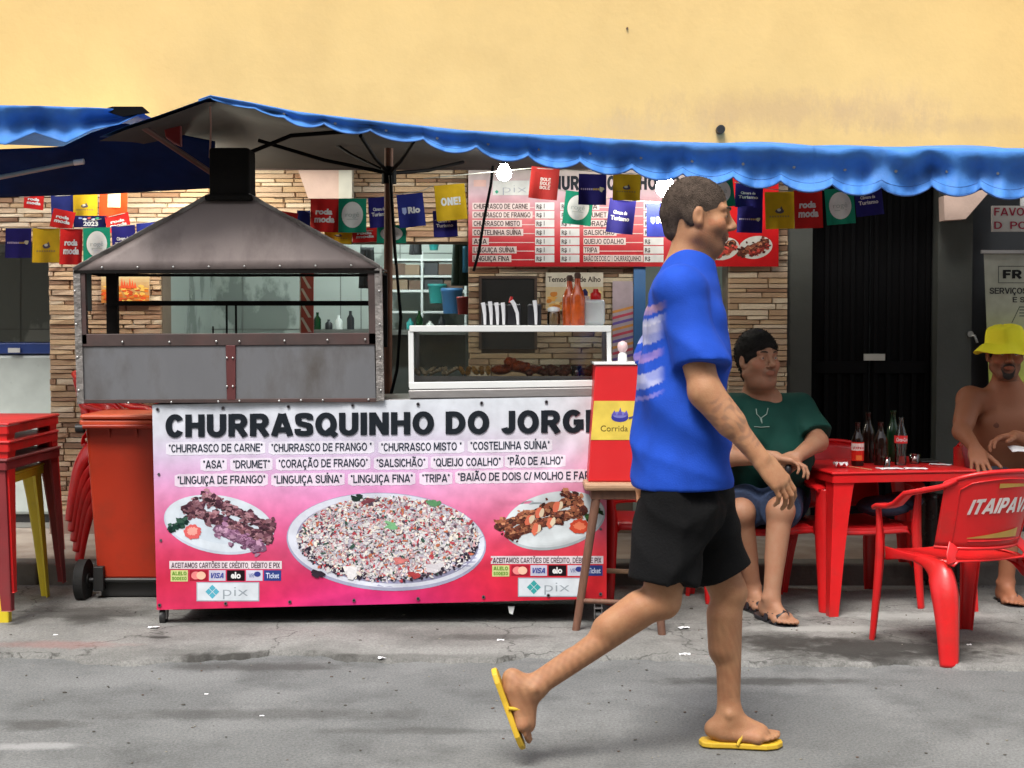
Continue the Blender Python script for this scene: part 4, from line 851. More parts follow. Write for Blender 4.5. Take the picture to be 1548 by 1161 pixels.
# food in the case
m_meat = mat('grilled_meat', (.20, .05, .025), rough=.4, var=.5, vscale=60, bump=.8, bscale=120, col2=(.30, .13, .08), c2scale=50)
m_chk = mat('roast_chicken_skin', (.52, .085, .012), rough=.28, var=.3, vscale=40, bump=.5, bscale=80, col2=(.22, .04, .02), c2scale=25)
m_chs = mat('pale_cheese', (.72, .60, .40), rough=.5, var=.2, vscale=30, bump=.3)
m_gold = mat('golden_bread', (.62, .33, .08), rough=.5, var=.3, vscale=30, bump=.4)
m_stick = mat('bamboo_stick', (.5, .34, .17), rough=.7)
r_ = random.Random(21)
def skewer(px, d, name, label, m, grp, n=5, sz=.014):
    o = thing(name, label, 'skewer', P(px, 560, d), group=grp); c = P(px, 560, d); c.z = TZ - .005
    dx = r_.uniform(-.03, .03); mb = MB(); mb.cyl(c + Vector((-dx, -.09, 0)), c + Vector((dx * 1.3, .12, .035)), .0018, n=6); mb.build('stick', m_stick, o)
    mb = MB()
    for i in range(n):
        t = -.07 + .14 * i / (n - 1); mb.ball(c + Vector((dx * t / .09, t, .012 + (t + .07) * .12)), (sz * r_.uniform(.8, 1.2), .015, sz * r_.uniform(.7, 1.1)), 8, 6, jit=.15)
    mb.build('chunks', m, o)
NTH = ['first', 'second', 'third', 'fourth', 'fifth', 'sixth', 'seventh', 'eighth', 'ninth']
for i in range(9): skewer(803 + i * 12.5, DC + .17 + r_.uniform(-.01, .01), 'meat_skewer', NTH[i] + ' grilled meat skewer counted from the roast chicken in the display case', m_meat, 'meat skewers in the display case', sz=.018)
for i in range(6): skewer(628 + i * 11, DC + .16, 'cheese_skewer', NTH[i] + ' pale skewer from the left end of the display case', m_chs, 'pale skewers in the display case', sz=.010)
for i in range(5): skewer(698 + i * 10, DC + .17, 'bread_skewer', NTH[i] + ' golden skewer counted from the pale ones in the display case', m_gold, 'golden skewers in the display case', sz=.011)
for i, (px, pz, rr, lb) in enumerate(((757, .02, (.045, .04, .022), 'flat dark roast chicken piece at the left of the pile'), (784, .035, (.042, .05, .026), 'large roast chicken piece on top of the pile'), (770, .055, (.026, .03, .022), 'small roast chicken wing peaking the pile'), (800, .02, (.05, .04, .02), 'roast chicken piece sloping down at the right of the pile'))):
    o = thing('chicken_piece', lb + ' in the display case', 'chicken', P(px, 560, DC + .14)); c = P(px, 560, DC + .14); c.z = TZ + pz
    mb = MB(); mb.ball(c, rr, 14, 9, jit=.08); mb.ball(c + Vector((rr[0] * .8, -.01, .006)), (rr[0] * .5, rr[1] * .4, rr[2] * .5), 10, 7, jit=.08); mb.build('flesh', m_chk, o); mb = MB(); mb.cyl(c, c + Vector((rr[0] * 1.35, -.012, .012)), .006, n=7); mb.build('bone', m_chs, o)
o = thing('clear_cup', 'clear plastic cup standing among the skewers in the display case', 'cup', P(871, 562, DC + .12)); mb = MB(); c = P(871, 562, DC + .08); c.z = TZ - .01; mb.lathe([(.020, 0), (.024, .05), (.0225, .05), (.019, .003)], c, 16); mb.build('cup_wall', mat_glass('cup_plastic', (.95, .97, .96), .06), o)
# ---------------------------------------------------------------- things on the case
ZS = ztop
def on(px, d): q = P(px, 500, d); return Vector((q.x, d, ZS))
m_wp = mat('white_wrapper', (.80, .80, .82), rough=.5, var=.05); m_blk = mat('black_cup', (.018, .018, .022), rough=.35)
def holder(px, w_, lab, tubes, d=DC + .12):
    c = on(px, d); o = thing('cutlery_holder', lab, 'cutlery holder', c); mb = MB(); h = .095
    mb.box((c.x - w_, d - .03, c.z), (c.x + w_, d + .03, c.z + h)); mb.build('cup', m_blk, o, bevel=.006)
    cupo = [q for q in kids(o)][0]
    for k, (dx, ln, hh) in enumerate(tubes):
        mb = MB(); mb.sweep([c + Vector((dx, -.036, .003)), c + Vector((dx - ln * .2, -.036, hh * .5)), c + Vector((dx - ln, -.036, hh * .85)), c + Vector((dx - ln * 1.6, -.03, hh))], [.011, .015, .018, .018], .008, (1, 0, 0)); mb.build('wrapped_cutlery', m_wp, o)
holder(747, .056, 'black box with four white wrapped cutlery sets at the left on the display case', [(-.04, .006, .10), (-.012, .004, .105), (.016, .004, .10), (.043, .003, .10)])
holder(777, .030, 'black cup with one curved white wrapped set and red tip on the display case', [(.018, .018, .11)])
holder(808, .030, 'black cup with one white wrapped set leaning right on the display case', [(.006, .004, .11)])
mb = MB(); c = on(772, DC + .1); mb.cyl(c + Vector((0, 0, .10)), c + Vector((.004, 0, .128)), .01, .006); o = thing('spoon_tip', 'small red spoon handle poking out of the second cutlery cup', 'spoon', c); mb.build('handle', m_red, o)
c = on(837, DC + .12); o = thing('toothpick_jar', 'glass jar of toothpicks with a white lid between the cutlery cups and the sauce bottles', 'jar', c)
mb = MB(); mb.lathe([(.026, 0), (.029, .01), (.029, .05), (.024, .062)], c, 18); mb.build('jar', mat_glass('jar_glass', (.96, .94, .9), .04), o)
mb = MB(); mb.lathe([(.026, .062), (.028, .066), (.028, .078), (.004, .084)], c, 18); mb.build('lid', m_white, o)
mb = MB(); r_ = random.Random(3)
for i in range(40): a_ = r_.uniform(0, 6.28); q = r_.uniform(0, .022); mb.cyl(c + Vector((math.cos(a_) * q, math.sin(a_) * q, .004)), c + Vector((math.cos(a_) * q * .9, math.sin(a_) * q * .9, .055)), .0014, n=4)
tag(mb.build('toothpicks', m_stick, o), kind='stuff')
m_sauce = mat('orange_pepper_sauce', (.62, .10, .012), rough=.15, var=.2, vscale=25, coat=.6, col2=(.40, .05, .01), c2scale=18); m_cork = mat('dark_cork_cap', (.07, .03, .015), rough=.6)
def sauce(px, h, lab, d):
    c = on(px, d); o = thing('sauce_bottle', lab, 'bottle', c)
    mb = MB(); mb.lathe([(.030, 0), (.033, .006), (.033, h * .55), (.026, h * .66), (.014, h * .78), (.012, h * .93)], c, 20); mb.build('glass_body', m_sauce, o)
    mb = MB(); mb.lathe([(.014, h * .92), (.015, h), (.010, h + .008)], c, 14); mb.build('cap', m_cork, o)
sauce(861, .215, 'left hot sauce bottle of orange liquid with a dark cap on the display case', DC + .14); sauce(873, .225, 'right and taller hot sauce bottle with a dark cap beside the white jug', DC + .09)
c = on(897, DC + .15); o = thing('white_jug', 'translucent white plastic jug with a red cap at the right end of the display case', 'jug', c)
mb = MB(); mb.box((c.x - .050, c.y - .04, c.z), (c.x + .050, c.y + .04, c.z + .115)); mb.build('body', mat('milky_plastic', (.62, .66, .66), rough=.3, sub=.2), o, bevel=.014)
mb = MB(); mb.lathe([(.022, .11), (.024, .125), (.024, .142), (.013, .150), (.011, .163)], c + Vector((.01, 0, 0)), 16); mb.build('cap', m_red, o)
c = on(884, DC + .20); o = thing('squeeze_bottle', 'white squeeze bottle with a dark blue cap behind the sauce bottles', 'bottle', c); mb = MB(); mb.lathe([(.02, 0), (.022, .01), (.022, .12), (.012, .135)], c, 14); mb.build('body', m_white, o); mb = MB(); mb.lathe([(.013, .134), (.014, .15), (.004, .165)], c, 12); mb.build('cap', mat('navy_cap', (.02, .03, .16)), o)
# ---------------------------------------------------------------- stool and red box
ws = thing('wooden_stool', 'tall wooden bar stool with splayed legs holding the red box beside the cart', 'stool', G(940, 955))
m_wood = mat('worn_brown_wood', (.155, .07, .042), rough=.65, var=.3, vscale=8, bump=.25, bscale=60, aniso=(6, 6, 1), dirt=(.07, .04, .03), dirt_amt=.5)
m_wood2 = mat('pale_seat_wood', (.42, .25, .15), rough=.6, var=.2, vscale=6, bump=.2, aniso=(1, 6, 6))
gl, grt = G(870, 957), G(1001, 964); DS = (gl.y + grt.y) / 2 + .16; zs = P(0, 738, DS - .05).z
tops = [P(903, 742, DS - .11), P(982, 742, DS - .11), P(915, 742, DS + .11), P(985, 742, DS + .11)]
tops[2].x = tops[0].x + .01; tops[3].x = tops[1].x
bases = [gl, grt, Vector((gl.x + .02, gl.y + .36, 0)), Vector((grt.x - .01, grt.y + .34, 0))]
tops = [Vector((t.x, t.y, zs)) for t in tops]
for t_, b_ in zip(tops, bases): mb = MB(); mb.cyl(b_, t_, .017, .020, n=10); mb.build('leg', m_wood, ws)
for i, j, h, m in ((0, 1, .14, m_wood), (2, 3, .22, m_wood2), (0, 2, .19, m_wood2), (1, 3, .17, m_wood)):
    mb = MB(); mb.cyl(bases[i].lerp(tops[i], h / zs), bases[j].lerp(tops[j], h / zs), .011, n=8); mb.build('rung', m, ws)
mb = MB(); cx = (tops[0].x + tops[1].x) / 2; mb.box((cx - .17, DS - .16, zs), (cx + .17, DS + .16, zs + .035)); mb.build('seat', m_wood2, ws, bevel=.012)
mb = MB(); mb.box((cx - .14, DS - .13, zs - .04), (cx + .14, DS + .13, zs - .001)); mb.build('apron', m_wood, ws, bevel=.003)
rb = thing('red_box', 'tall red tapered box with a yellow label and white rim standing on the wooden stool', 'box', (cx, DS, zs + .036))
dR = DS - .13; zb3 = zs + .036
q0, q1, q2, q3 = P(889, 0, dR), P(995, 0, dR), P(992, 0, dR), P(902, 0, dR); zt3 = P(0, 552, dR).z
fr4 = [Vector((P(889, 718, dR).x, dR, zb3)), Vector((P(1000, 718, dR).x, dR, zb3)), Vector((P(1003, 552, dR).x, dR + .0, zt3)), Vector((P(900, 552, dR).x, dR, zt3))]
mb = MB(); mb.prism(fr4, (0, .26, 0)); mb.build('shell', mat('red_card', (.62, .018, .022), rough=.4, var=.06, dirt=(.4, .02, .02), dirt_amt=.3), rb, bevel=.006)
mb = MB(); mb.box((fr4[3].x - .006, dR - .006, zt3 + .001), (fr4[2].x + .006, dR + .266, zt3 + .012)); mb.build('rim', m_white, rb, bevel=.003)
lf_ = Flat(lambda x, y, l: P(x, y, dR - .0015 - l * .0006)); lf_.poly([(893, 665), (998, 665), (1001, 606), (898, 606)], RGB(236, 208, 92, .85), 0)
lf_.ell(937, 631, 13, 7, RGB(60, 60, 150), 1, n=20); lf_.ell(937, 627, 11, 5, RGB(120, 120, 190), 1.4, n=16)
for x_ in (928, 937, 946): lf_.poly([(x_ - 4, 628), (x_ + 4, 628), (x_ + 1, 616 if x_ == 937 else 620)], RGB(96, 86, 170), 1.8)
lf_.poly([(950, 631), (968, 625), (966, 628), (951, 634)], RGB(80, 80, 120), 1.8)
lf_.text('Corrida e Festa', 908, 990, 643, 652, RGB(90, 78, 40), 1, bold=.0); lf_.build('label_print', m_print, rb)
sb = thing('salt_shaker', 'white bottle with a round pale pink cap standing on the red box', 'bottle', Vector((P(941, 552, dR + .08).x, dR + .08, zt3 + .012)))
c = Vector((P(941, 552, dR + .08).x, dR + .08, zt3 + .0125)); mb = MB(); mb.lathe([(.020, 0), (.021, .004), (.019, .03), (.011, .042)], c, 18); mb.build('body', m_white, sb); mb = MB(); mb.lathe([(.012, .042), (.020, .052), (.023, .066), (.019, .082), (.004, .090)], c, 18); mb.build('cap', mat('pale_pink_cap', (.72, .5, .52), rough=.4), sb)
# ---------------------------------------------------------------- menu banner
DM = DW - .09
mn = thing('menu_banner', 'hanging price list banner with white top and red bottom on the stone wall', 'banner', P(940, 330, DM))
def MP_(px, py, l=0): return P(px, py, DM - .006 * math.sin(px * .03) - .0008 * l)
mb = MB(); vc = []
def mcol(px, py):
    v = max(0, min(1, (py - 257) / 145)); st_ = [(0, (196, 186, 180)), (.25, (206, 178, 186)), (.42, (212, 142, 152)), (.6, (222, 108, 112)), (.8, (206, 52, 60)), (1, (190, 34, 42))]
    for (a, ca), (b, cb) in zip(st_, st_[1:]):
        if v <= b + 1e-6: t = (v - a) / (b - a); c = [ca[i] + (cb[i] - ca[i]) * t for i in range(3)]; break
    if px > 1050: k = min(1, (px - 1050) / 15); c = [c[0] + (200 - c[0]) * k, c[1] + (26 - c[1]) * k, c[2] + (30 - c[2]) * k]
    return tuple(lin(x) * .85 for x in c)
def mgrid(u, v): px, py = 708 + 469 * u, 257 + 146 * v; vc.append(mcol(px, py)); return MP_(px, py)
mb.grid(100, 40, mgrid); mb.build('vinyl_sheet', m_print, mn, vcol=vc)
ft = Flat(MP_); ft.text('CHURRASQUINHO DO JORGE', 823, 1100, 266, 287, K, 2, bold=.03); ft.build('title_lettering', m_print, mn)
ft = Flat(MP_); rows = [312, 325, 338, 351.5, 365, 378, 391]
L1 = ['CHURRASCO DE CARNE', 'CHURRASCO DE FRANGO', 'CHURRASCO MISTO', 'COSTELINHA SUÍNA', 'ASA', 'LINGUIÇA SUÍNA', 'LINGUIÇA FINA']; W1 = [82, 86, 70, 72, 20, 62, 54]
L2 = ['ASA', 'DRUMET', 'CORAÇÃO', 'SALSICHÃO', 'QUEIJO COALHO', 'TRIPA', 'BAIÃO DE DOIS C/ 1 CHURRASQUINHO']; W2 = [20, 34, 42, 46, 60, 20, 86]
for y, a_, wa, b_, wb in zip(rows, L1, W1, L2, W2):
    ft.rect(714, y - 5.5, 716 + wa + 3, y + 5, (.70, .58, .56), 1); ft.text(a_, 716, 716 + wa, y - 4, y + 3.6, (.08, .05, .05), 2, bold=.02); ft.rect(716 + wa + 3, y + 1, 808, y + 2.2, (.70, .55, .55), 1)
    ft.rect(809, y - 6, 838, y + 5.4, (.68, .68, .68), 1); ft.rect(847, y - 6, 876, y + 5.4, (.68, .68, .68), 1); ft.rect(973, y - 6, 1003, y + 5.4, (.70, .70, .70), 1)
    for xx in (811, 849, 975): ft.text('R$', xx, xx + 8, y - 3, y + 3.2, (.10, .08, .08), 2, bold=.03)
    ft.rect(822, y - 4, 823.4, y + 3, (.2, .2, .2), 2); ft.rect(861, y - 3, 862.2, y + 3, (.2, .2, .2), 2)
    ft.rect(882, y - 5.5, 883 + wb + 3, y + 5, (.74, .62, .60), 1); ft.text(b_, 883, 883 + wb, y - 4, y + 3.6, (.08, .05, .05), 2, bold=.02)
    if wb < 80: ft.rect(886 + wb, y + 1, 972, y + 2.2, (.72, .58, .56), 1)
ft.rect(716, 272, 735, 282, RGB(206, 170, 160), 1); ft.rect(745, 273, 800, 295, RGB(198, 200, 196), 1); ft.text('pix', 760, 796, 279, 291, RGB(150, 156, 166), 2, bold=-.02); ft.poly([(748, 290), (751, 293), (754, 290), (751, 287)], RGB(60, 150, 120), 2)
tag(ft.build('price_list_print', m_print, mn), kind='stuff')
r_ = random.Random(31); pic = Flat(MP_)
for cx, cy in ((1092, 376), (1142, 374)):
    pic.ell(cx, cy, 26, 17, RGB(214, 212, 204, .85), 1, n=36, rot=-.2); meat(pic, cx - 22, cy + 9, cx + 16, cy - 8, 9, 90, MP, 2, r_, 4); meat(pic, cx - 8, cy + 11, cx + 20, cy - 2, 6, 50, [RGB(190, 70, 60), RGB(150, 60, 50), RGB(90, 40, 36)], 2.5, r_, 3.4)
pic.build('skewer_picture', m_print, mn)
# ---------------------------------------------------------------- posters on the wall
def poster(name, label, cat, x0, y0, x1, y1, d, paint):
    o = thing(name, label, cat, P((x0 + x1) / 2, y1, d)); mb = MB(); mb.rpx(x0, y0, x1, y1, d, .006); mb.build('backing', m_white, o)
    f = Flat(lambda x, y, l: P(x, y, d - .002 - l * .0008)); paint(f); f.build('print', m_paper, o); return o
r_ = random.Random(41)
def p1(f):
    f.rectg(153, 416, 226, 458, lambda x, y: RGB(214 - (y - 416) * .2, 196 - (y - 416) * 1.6, 150 - (y - 416) * 2.2, .85), 0, 6, 8)
    for i in range(90): f.ell(r_.uniform(156, 222), r_.uniform(432, 455), r_.uniform(2, 6), r_.uniform(1, 3), r_.choice([RGB(214, 120, 40), RGB(190, 70, 30), RGB(236, 190, 90), RGB(220, 90, 40)]), 1 + i * .02, n=7, jit=.3)
    for i in range(6): f.poly([(182 + i * 4, 436), (184 + i * 4, 420 + (i % 3) * 3), (187 + i * 4, 436)], RGB(226, 92, 52), 3)
poster('food_poster', 'yellow and orange food poster on the stone pillar seen through the grill opening', 'poster', 153, 416, 226, 458, DW - .04, p1)
def p2(f):
    f.rectg(825, 412, 912, 470, lambda x, y: RGB(222, 200, 160, .85) if y > 432 else RGB(226, 218, 200, .85), 0, 4, 8); f.text('Temos Pão de Alho', 828, 908, 418, 426, RGB(60, 48, 42), 1, bold=.02)
    for i in range(60): f.ell(r_.uniform(828, 905), r_.uniform(440, 468), r_.uniform(3, 8), r_.uniform(2, 4), r_.choice([RGB(226, 170, 90), RGB(204, 130, 60), RGB(236, 204, 140)]), 1 + i * .02, n=8, jit=.2)
poster('bread_poster', 'cream garlic bread poster behind the sauce bottles on the stone pillar', 'poster', 825, 412, 912, 470, DW - .04, p2)
def p3(f):
    f.rectg(926, 425, 1000, 560, lambda x, y: RGB(190 + (y - 425) * .2, 180 - (y - 425) * .2, 200 - (y - 425) * .6, .8), 0, 4, 12)
    for i in range(20): f.poly([(926, 470 + i * 4), (990, 445 + i * 5), (990, 449 + i * 5), (926, 474 + i * 4)], r_.choice([RGB(226, 160, 90), RGB(214, 90, 110), RGB(230, 226, 230), RGB(110, 90, 170)], ), 1 + i * .02)
poster('bright_poster', 'colourful striped poster on the stone pillar behind the back of the walking man', 'poster', 926, 425, 957, 560, DW - .04, lambda f: [f.rect(926, 425, 957, 560, RGB(214, 196, 206, .8), 0)] + [f.poly([(926, 470 + i * 9), (957, 462 + i * 9), (957, 466 + i * 9), (926, 474 + i * 9)], [RGB(226, 160, 90), RGB(214, 90, 110), RGB(120, 100, 180)][i % 3], 1) for i in range(9)])
m_bluep = mat('blue_poster', (.05, .17, .42), rough=.5); mb = MB(); mb.rpx(958, 403, 976, 700, DW - .05, .02); tag(mb.build('blue_poster', m_bluep), 'blue board beside the wide stone pillar, partly behind the walking man', 'poster')
rs = thing('roll_banner', 'grey and lime services banner hanging behind the man in the yellow hat', 'banner', P(1530, 520, DW - .05))
fr = Flat(lambda x, y, l: P(x, y, DW - .06 - l * .001)); vc = []
mb = MB()
def rg(u, v):
    x = 1487 + 10 * v + 115 * u; y = 382 + 250 * v
    c = [(150, 150, 140), (158, 160, 140), (170, 178, 96), (168, 186, 60)]; t = min(2.999, v * 2.6 * 1.15); i = int(t); q = t - i; vc.append(tuple(lin(c[i][k] + (c[i + 1][k] - c[i][k]) * q) * .95 for k in range(3))); return P(x, y, DW - .06)
mb.grid(6, 20, rg); mb.build('sheet', m_print, rs, vcol=vc)
fr.rect(1509, 402, 1580, 403, (.05, .05, .05), 1); fr.rect(1509, 403, 1510, 427, (.05, .05, .05), 1); fr.rect(1509, 427, 1580, 428, (.05, .05, .05), 1)
fr.text('FR', 1516, 1545, 408, 421, (.01, .01, .01), 2, bold=.05); fr.text('SERVIÇOS', 1496, 1553, 435, 444, (.03, .03, .03), 2, bold=.02); fr.text('E S', 1531, 1549, 449, 457, (.03, .03, .03), 2, bold=.02)
for i in range(4): fr.rect(1541, 463 + i * 4.5, 1560, 465 + i * 4.5, (.12, .13, .10), 1)
fr.poly([(1529, 488), (1541, 463), (1542, 464), (1530.4, 488)], (.08, .09, .06), 1); fr.build('lettering', m_print, rs)
mb = MB(); mb.rpx(1484, 378, 1610, 383, DW - .075, .02); mb.build('top_bar', m_steel, rs)
sg = thing('hanging_sign', 'small white sign with dark red letters in the shade at the upper right', 'sign', P(1530, 330, DW - .2))
mb = MB(); mb.rpx(1500, 311, 1600, 350, DW - .2, .02); mb.build('panel', mat('aged_white_panel', (.42, .40, .37), rough=.7, dirt=(.2, .17, .15), dirt_amt=.6), sg)
f = Flat(lambda x, y, l: P(x, y, DW - .202 - l * .001)); f.text('FAVOR', 1503, 1560, 314, 326, RGB(140, 40, 60), 1, bold=.02); f.text('D  PO', 1503, 1552, 335, 346, RGB(140, 40, 60), 1, bold=.02); f.build('lettering', m_print, sg)
mb = MB(); mb.rpx(1544, 270, 1552, 311, DW - .2, .02); mb.build('hanger', m_white, sg)
# ---------------------------------------------------------------- bunting
FL = ['plain', 'navy_line', 'boat', 'roda', 'circle', 'turismo', 'rio', 'one', 'block']
def flag(kind, px, py, w_, h, d, rot, parent, label, r_=random.Random(9)):
    ca, sa = math.cos(rot), math.sin(rot); curl = r_.uniform(-.012, .014); sway = r_.uniform(-.01, .01); t_ = r_.uniform(-1, 1)
    def fn(x, y, l=0):
        X_, Y_ = (x - .5) * w_ * (1 - .02 * t_ * y), y * h
        q = P(px + X_ * ca - Y_ * sa, py + X_ * sa + Y_ * ca, d); q.y += curl * math.sin(x * 3.14) + sway * y - .0007 * l + .006 * math.sin(x * 7 + t_ * 3) * y; return q
    f = Flat(fn)
    bg = dict(plain=RGB(30, 40, 110), navy_line=RGB(38, 30, 112), boat=RGB(226, 184, 30), roda=RGB(214, 36, 34), circle=RGB(22, 150, 118), turismo=RGB(36, 32, 118), rio=RGB(34, 44, 130), one=RGB(222, 178, 26), block=RGB(226, 84, 30), dkred=RGB(170, 40, 34), bib=RGB(26, 26, 90))[kind]
    k = .82; bg = shade(bg, k); wht = (.72, .72, .72)
    f.rectg(0, 0, 1, 1, bg, 0, 14, 10)
    def T(txt, x0, x1, y0, y1, c, b=.03, sh=0): f.text(txt, x0, x1, y0, y1, c, 1.5, bold=b, shear=sh)
    if kind == 'navy_line':
        for i in range(9): f.rect(.08 + i * .075, .46, .08 + i * .075 + .05, .52, (.5, .4, .6) if i < 6 else (.6, .4, .1), 1)
        f.ell(.82, .49, .09, .08, (.65, .6, .4), 1.2, n=9, jit=.3)
    elif kind == 'boat':
        f.ell(.5, .52, .15, .07, (.10, .08, .10), 1, n=14, jit=.1); f.ell(.48, .49, .07, .04, (.6, .6, .5), 1.6, n=10); f.poly([(.5, .5), (.62, .47), (.56, .38)], (.12, .1, .1), 1.4)
        for i in range(8): f.rect(.14 + i * .09, .64, .14 + i * .09 + .06, .69, (.35, .24, .06), 1)
    elif kind == 'roda': T('roda', .18, .78, .30, .46, wht, .05, .1); T('moda', .14, .86, .52, .70, wht, .05, .1)
    elif kind == 'circle': f.ell(.5, .48, .38, .38, (.74, .76, .74), 1, n=28); f.text('rogê', .26, .74, .40, .54, (.40, .46, .44), 2.2, bold=-.005); f.rect(.3, .6, .7, .62, (.5, .54, .52), 2)
    elif kind == 'turismo': T('Câmara de', .2, .72, .34, .44, wht); T('Turismo', .12, .82, .50, .62, wht)
    elif kind == 'rio': f.poly([(.16, .40), (.16, .55), (.24, .62), (.32, .55), (.32, .40)], (.35, .42, .7), 1); T('Rio', .38, .84, .40, .58, wht, .05)
    elif kind == 'one': T('ONE!', .18, .82, .36, .58, wht, .03)
    elif kind == 'block':
        f.rect(.28, .08, .74, .58, (.76, .62, .40), 1)
        for i in range(3): f.text('2023', .31, .71, .13 + i * .14, .23 + i * .14, (.5, .3, .12), 2, bold=.02)
    elif kind == 'dkred': 
        for i in range(3): f.text('BOLE', .36, .72, .32 + i * .13, .42 + i * .13, (.62, .52, .46), 1.5, bold=.02)
    elif kind == 'bib': T('2023', .3, .74, .5, .85, wht, .04); [f.ell(.2 + i * .13, .2 + .1 * (i % 2), .06, .09, c, 1, n=8, jit=.3) for i, c in enumerate([(.2, .3, .6), (.75, .75, .75), (.6, .1, .1), (.7, .7, .8), (.1, .5, .3)])]
    f.build('flag', m_paper, parent, label=label)
def bunting(label, pts, d, flags):
    o = thing('bunting', label, 'bunting', P(pts[0][0], pts[0][1], d), group='strings of little printed flags under the awning'); mb = MB(); mb.tube([P(x, y, d) for x, y in pts], .0022, n=5); mb.build('string', mat('string', (.4, .38, .32)), o)
    for kind, px, py, w_, h, rot, lb in flags: flag(kind, px, py, w_, h, d - .006, rot, o, lb)
NV, YL, RD, GN, TU, RI = 'purple navy flag with a thin line of print', 'yellow flag with a small boat emblem', 'red flag with white curly lettering', 'green flag with a white disc', 'navy flag with white lettering low down', 'blue flag reading Rio'
bunting('flag string hanging across the left shop opening beside the hood', [(-10, 342), (8, 345), (60, 345), (110, 346), (165, 344), (215, 338), (260, 330)], 7.6, [
    ('navy_line', 28, 345, 39, 45, 0, NV), ('boat', 70, 345, 41, 52, .0, YL), ('roda', 108, 346, 34, 54, .02, RD), ('circle', 146, 344, 41, 52, -.03, GN), ('turismo', 186, 341, 36, 50, -.05, TU), ('rio', 222, 337, 32, 46, -.06, RI)])
bunting('upper flag string close under the navy tarp at the left', [(30, 298), (75, 297), (150, 293), (200, 290)], 7.7, [
    ('roda', 52, 292, 30, 24, .12, 'dark red flag mostly under the tarp'), ('plain', 94, 290, 35, 38, -.02, 'plain blue flag'), ('boat', 129, 292, 37, 38, 0, 'yellow flag with its top hidden'), ('block', 172, 288, 42, 44, .02, 'orange flag with a pale printed block')])
bunting('low red and navy garland piece between the two left flag strings', [(80, 318), (100, 330), (140, 334), (190, 322)], 7.66, [('roda', 98, 318, 34, 28, .2, 'plain bright red flag'), ('bib', 136, 326, 50, 18, 0, 'navy flag printed 2023'), ('roda', 176, 324, 36, 26, -.2, 'pinkish red flag')])
bunting('flag string in front of the stone lintel between the hood and the awning pole', [(415, 300), (470, 302), (560, 300), (640, 288), (655, 280)], 7.35, [
    ('roda', 433, 320, 36, 28, .15, 'half hidden red flag'), ('plain', 459, 318, 20, 30, 0, 'half hidden dark blue flag'), ('roda', 491, 301, 43, 50, .02, RD), ('circle', 533, 300, 42, 52, .0, GN), ('turismo', 573, 298, 34, 46, -.08, TU), ('rio', 619, 293, 40, 50, -.10, RI), ('one', 679, 279, 46, 54, -.09, 'yellow flag with white letters')])
bunting('lower flag string half hidden behind the string of the stone lintel', [(470, 348), (520, 350), (600, 348), (690, 325), (710, 322)], 7.45, [
    ('boat', 512, 344, 42, 24, .05, 'yellow flag tip'), ('roda', 551, 344, 38, 22, -.05, 'red flag tip'), ('circle', 592, 340, 44, 28, .0, 'green flag tip'), ('turismo', 672, 318, 36, 40, -.05, TU)])
bunting('flag string hanging in front of the menu banner', [(640, 270), (720, 262), (806, 254), (880, 258), (950, 262), (1060, 262), (1130, 265)], 7.0, [
    ('dkred', 825, 253, 43, 48, .10, 'brick red flag with pale block lettering'), ('navy_line', 896, 263, 42, 47, .02, NV), ('boat', 948, 263, 42, 40, .03, YL), ('circle', 1086, 268, 42, 46, -.12, GN)])
bunting('second flag string lower over the menu banner', [(840, 285), (865, 292), (945, 303), (1000, 306), (1060, 320)], 7.2, [
    ('circle', 877, 290, 43, 50, .12, GN), ('turismo', 942, 301, 40, 52, .12, TU), ('rio', 998, 308, 41, 50, .0, RI)])
bunting('flag string hanging in front of the black door under the awning', [(1110, 275), (1160, 285), (1200, 290), (1290, 285), (1345, 270)], 7.1, [
    ('turismo', 1133, 278, 42, 36, .05, TU), ('navy_line', 1134, 312, 38, 40, .03, 'plain navy flag hanging below another'), ('boat', 1178, 290, 44, 56, -.02, YL), ('roda', 1221, 287, 43, 58, -.04, RD), ('circle', 1268, 285, 44, 54, -.08, GN), ('turismo', 1311, 280, 42, 46, -.12, TU)])
# ================================================================== PLASTIC FURNITURE
def channel(mb, pts, wd, dp, out, n=8):
    """open C-shaped shell along pts: wd wide, bulging dp towards out"""
    pts = [Vector(p) for p in pts]; m = len(pts); vs = []
    dp = dp if isinstance(dp, list) else [dp] * m
    for i, p in enumerate(pts):
        t = (pts[min(i + 1, m - 1)] - pts[max(i - 1, 0)]).normalized(); o_ = out[i] if isinstance(out, list) else out; o_ = Vector(o_); o_ = (o_ - t * o_.dot(t)).normalized(); s_ = t.cross(o_)
        for k in range(n + 1):
            a = math.pi * k / n; c_ = math.cos(a); e = math.sin(a) ** .6; vs.append(p + s_ * (-c_ * wd[i] / 2) + o_ * (e * dp[i] - dp[i] * .5))
    mb.add(vs, [(i * (n + 1) + k, i * (n + 1) + k + 1, (i + 1) * (n + 1) + k + 1, (i + 1) * (n + 1) + k) for i in range(m - 1) for k in range(n)], 0, None, True); return mb
def curve(pts, n=5):
    out = []; p = [Vector(q) for q in pts]; p = [p[0]] + p + [p[-1]]
    for i in range(1, len(p) - 2):
        a, b, c, d = p[i - 1:i + 3]
        for k in range(n): t = k / n; out.append(.5 * (2 * b + (c - a) * t + (2 * a - 5 * b + 4 * c - d) * t * t + (3 * b - a - 3 * c + d) * t ** 3))
    return out + [p[-1]]
def lerpl(v, n=5):
    out = []
    for a, b in zip(v, v[1:]): out += [a + (b - a) * k / n for k in range(n)]
    return out + [v[-1]]
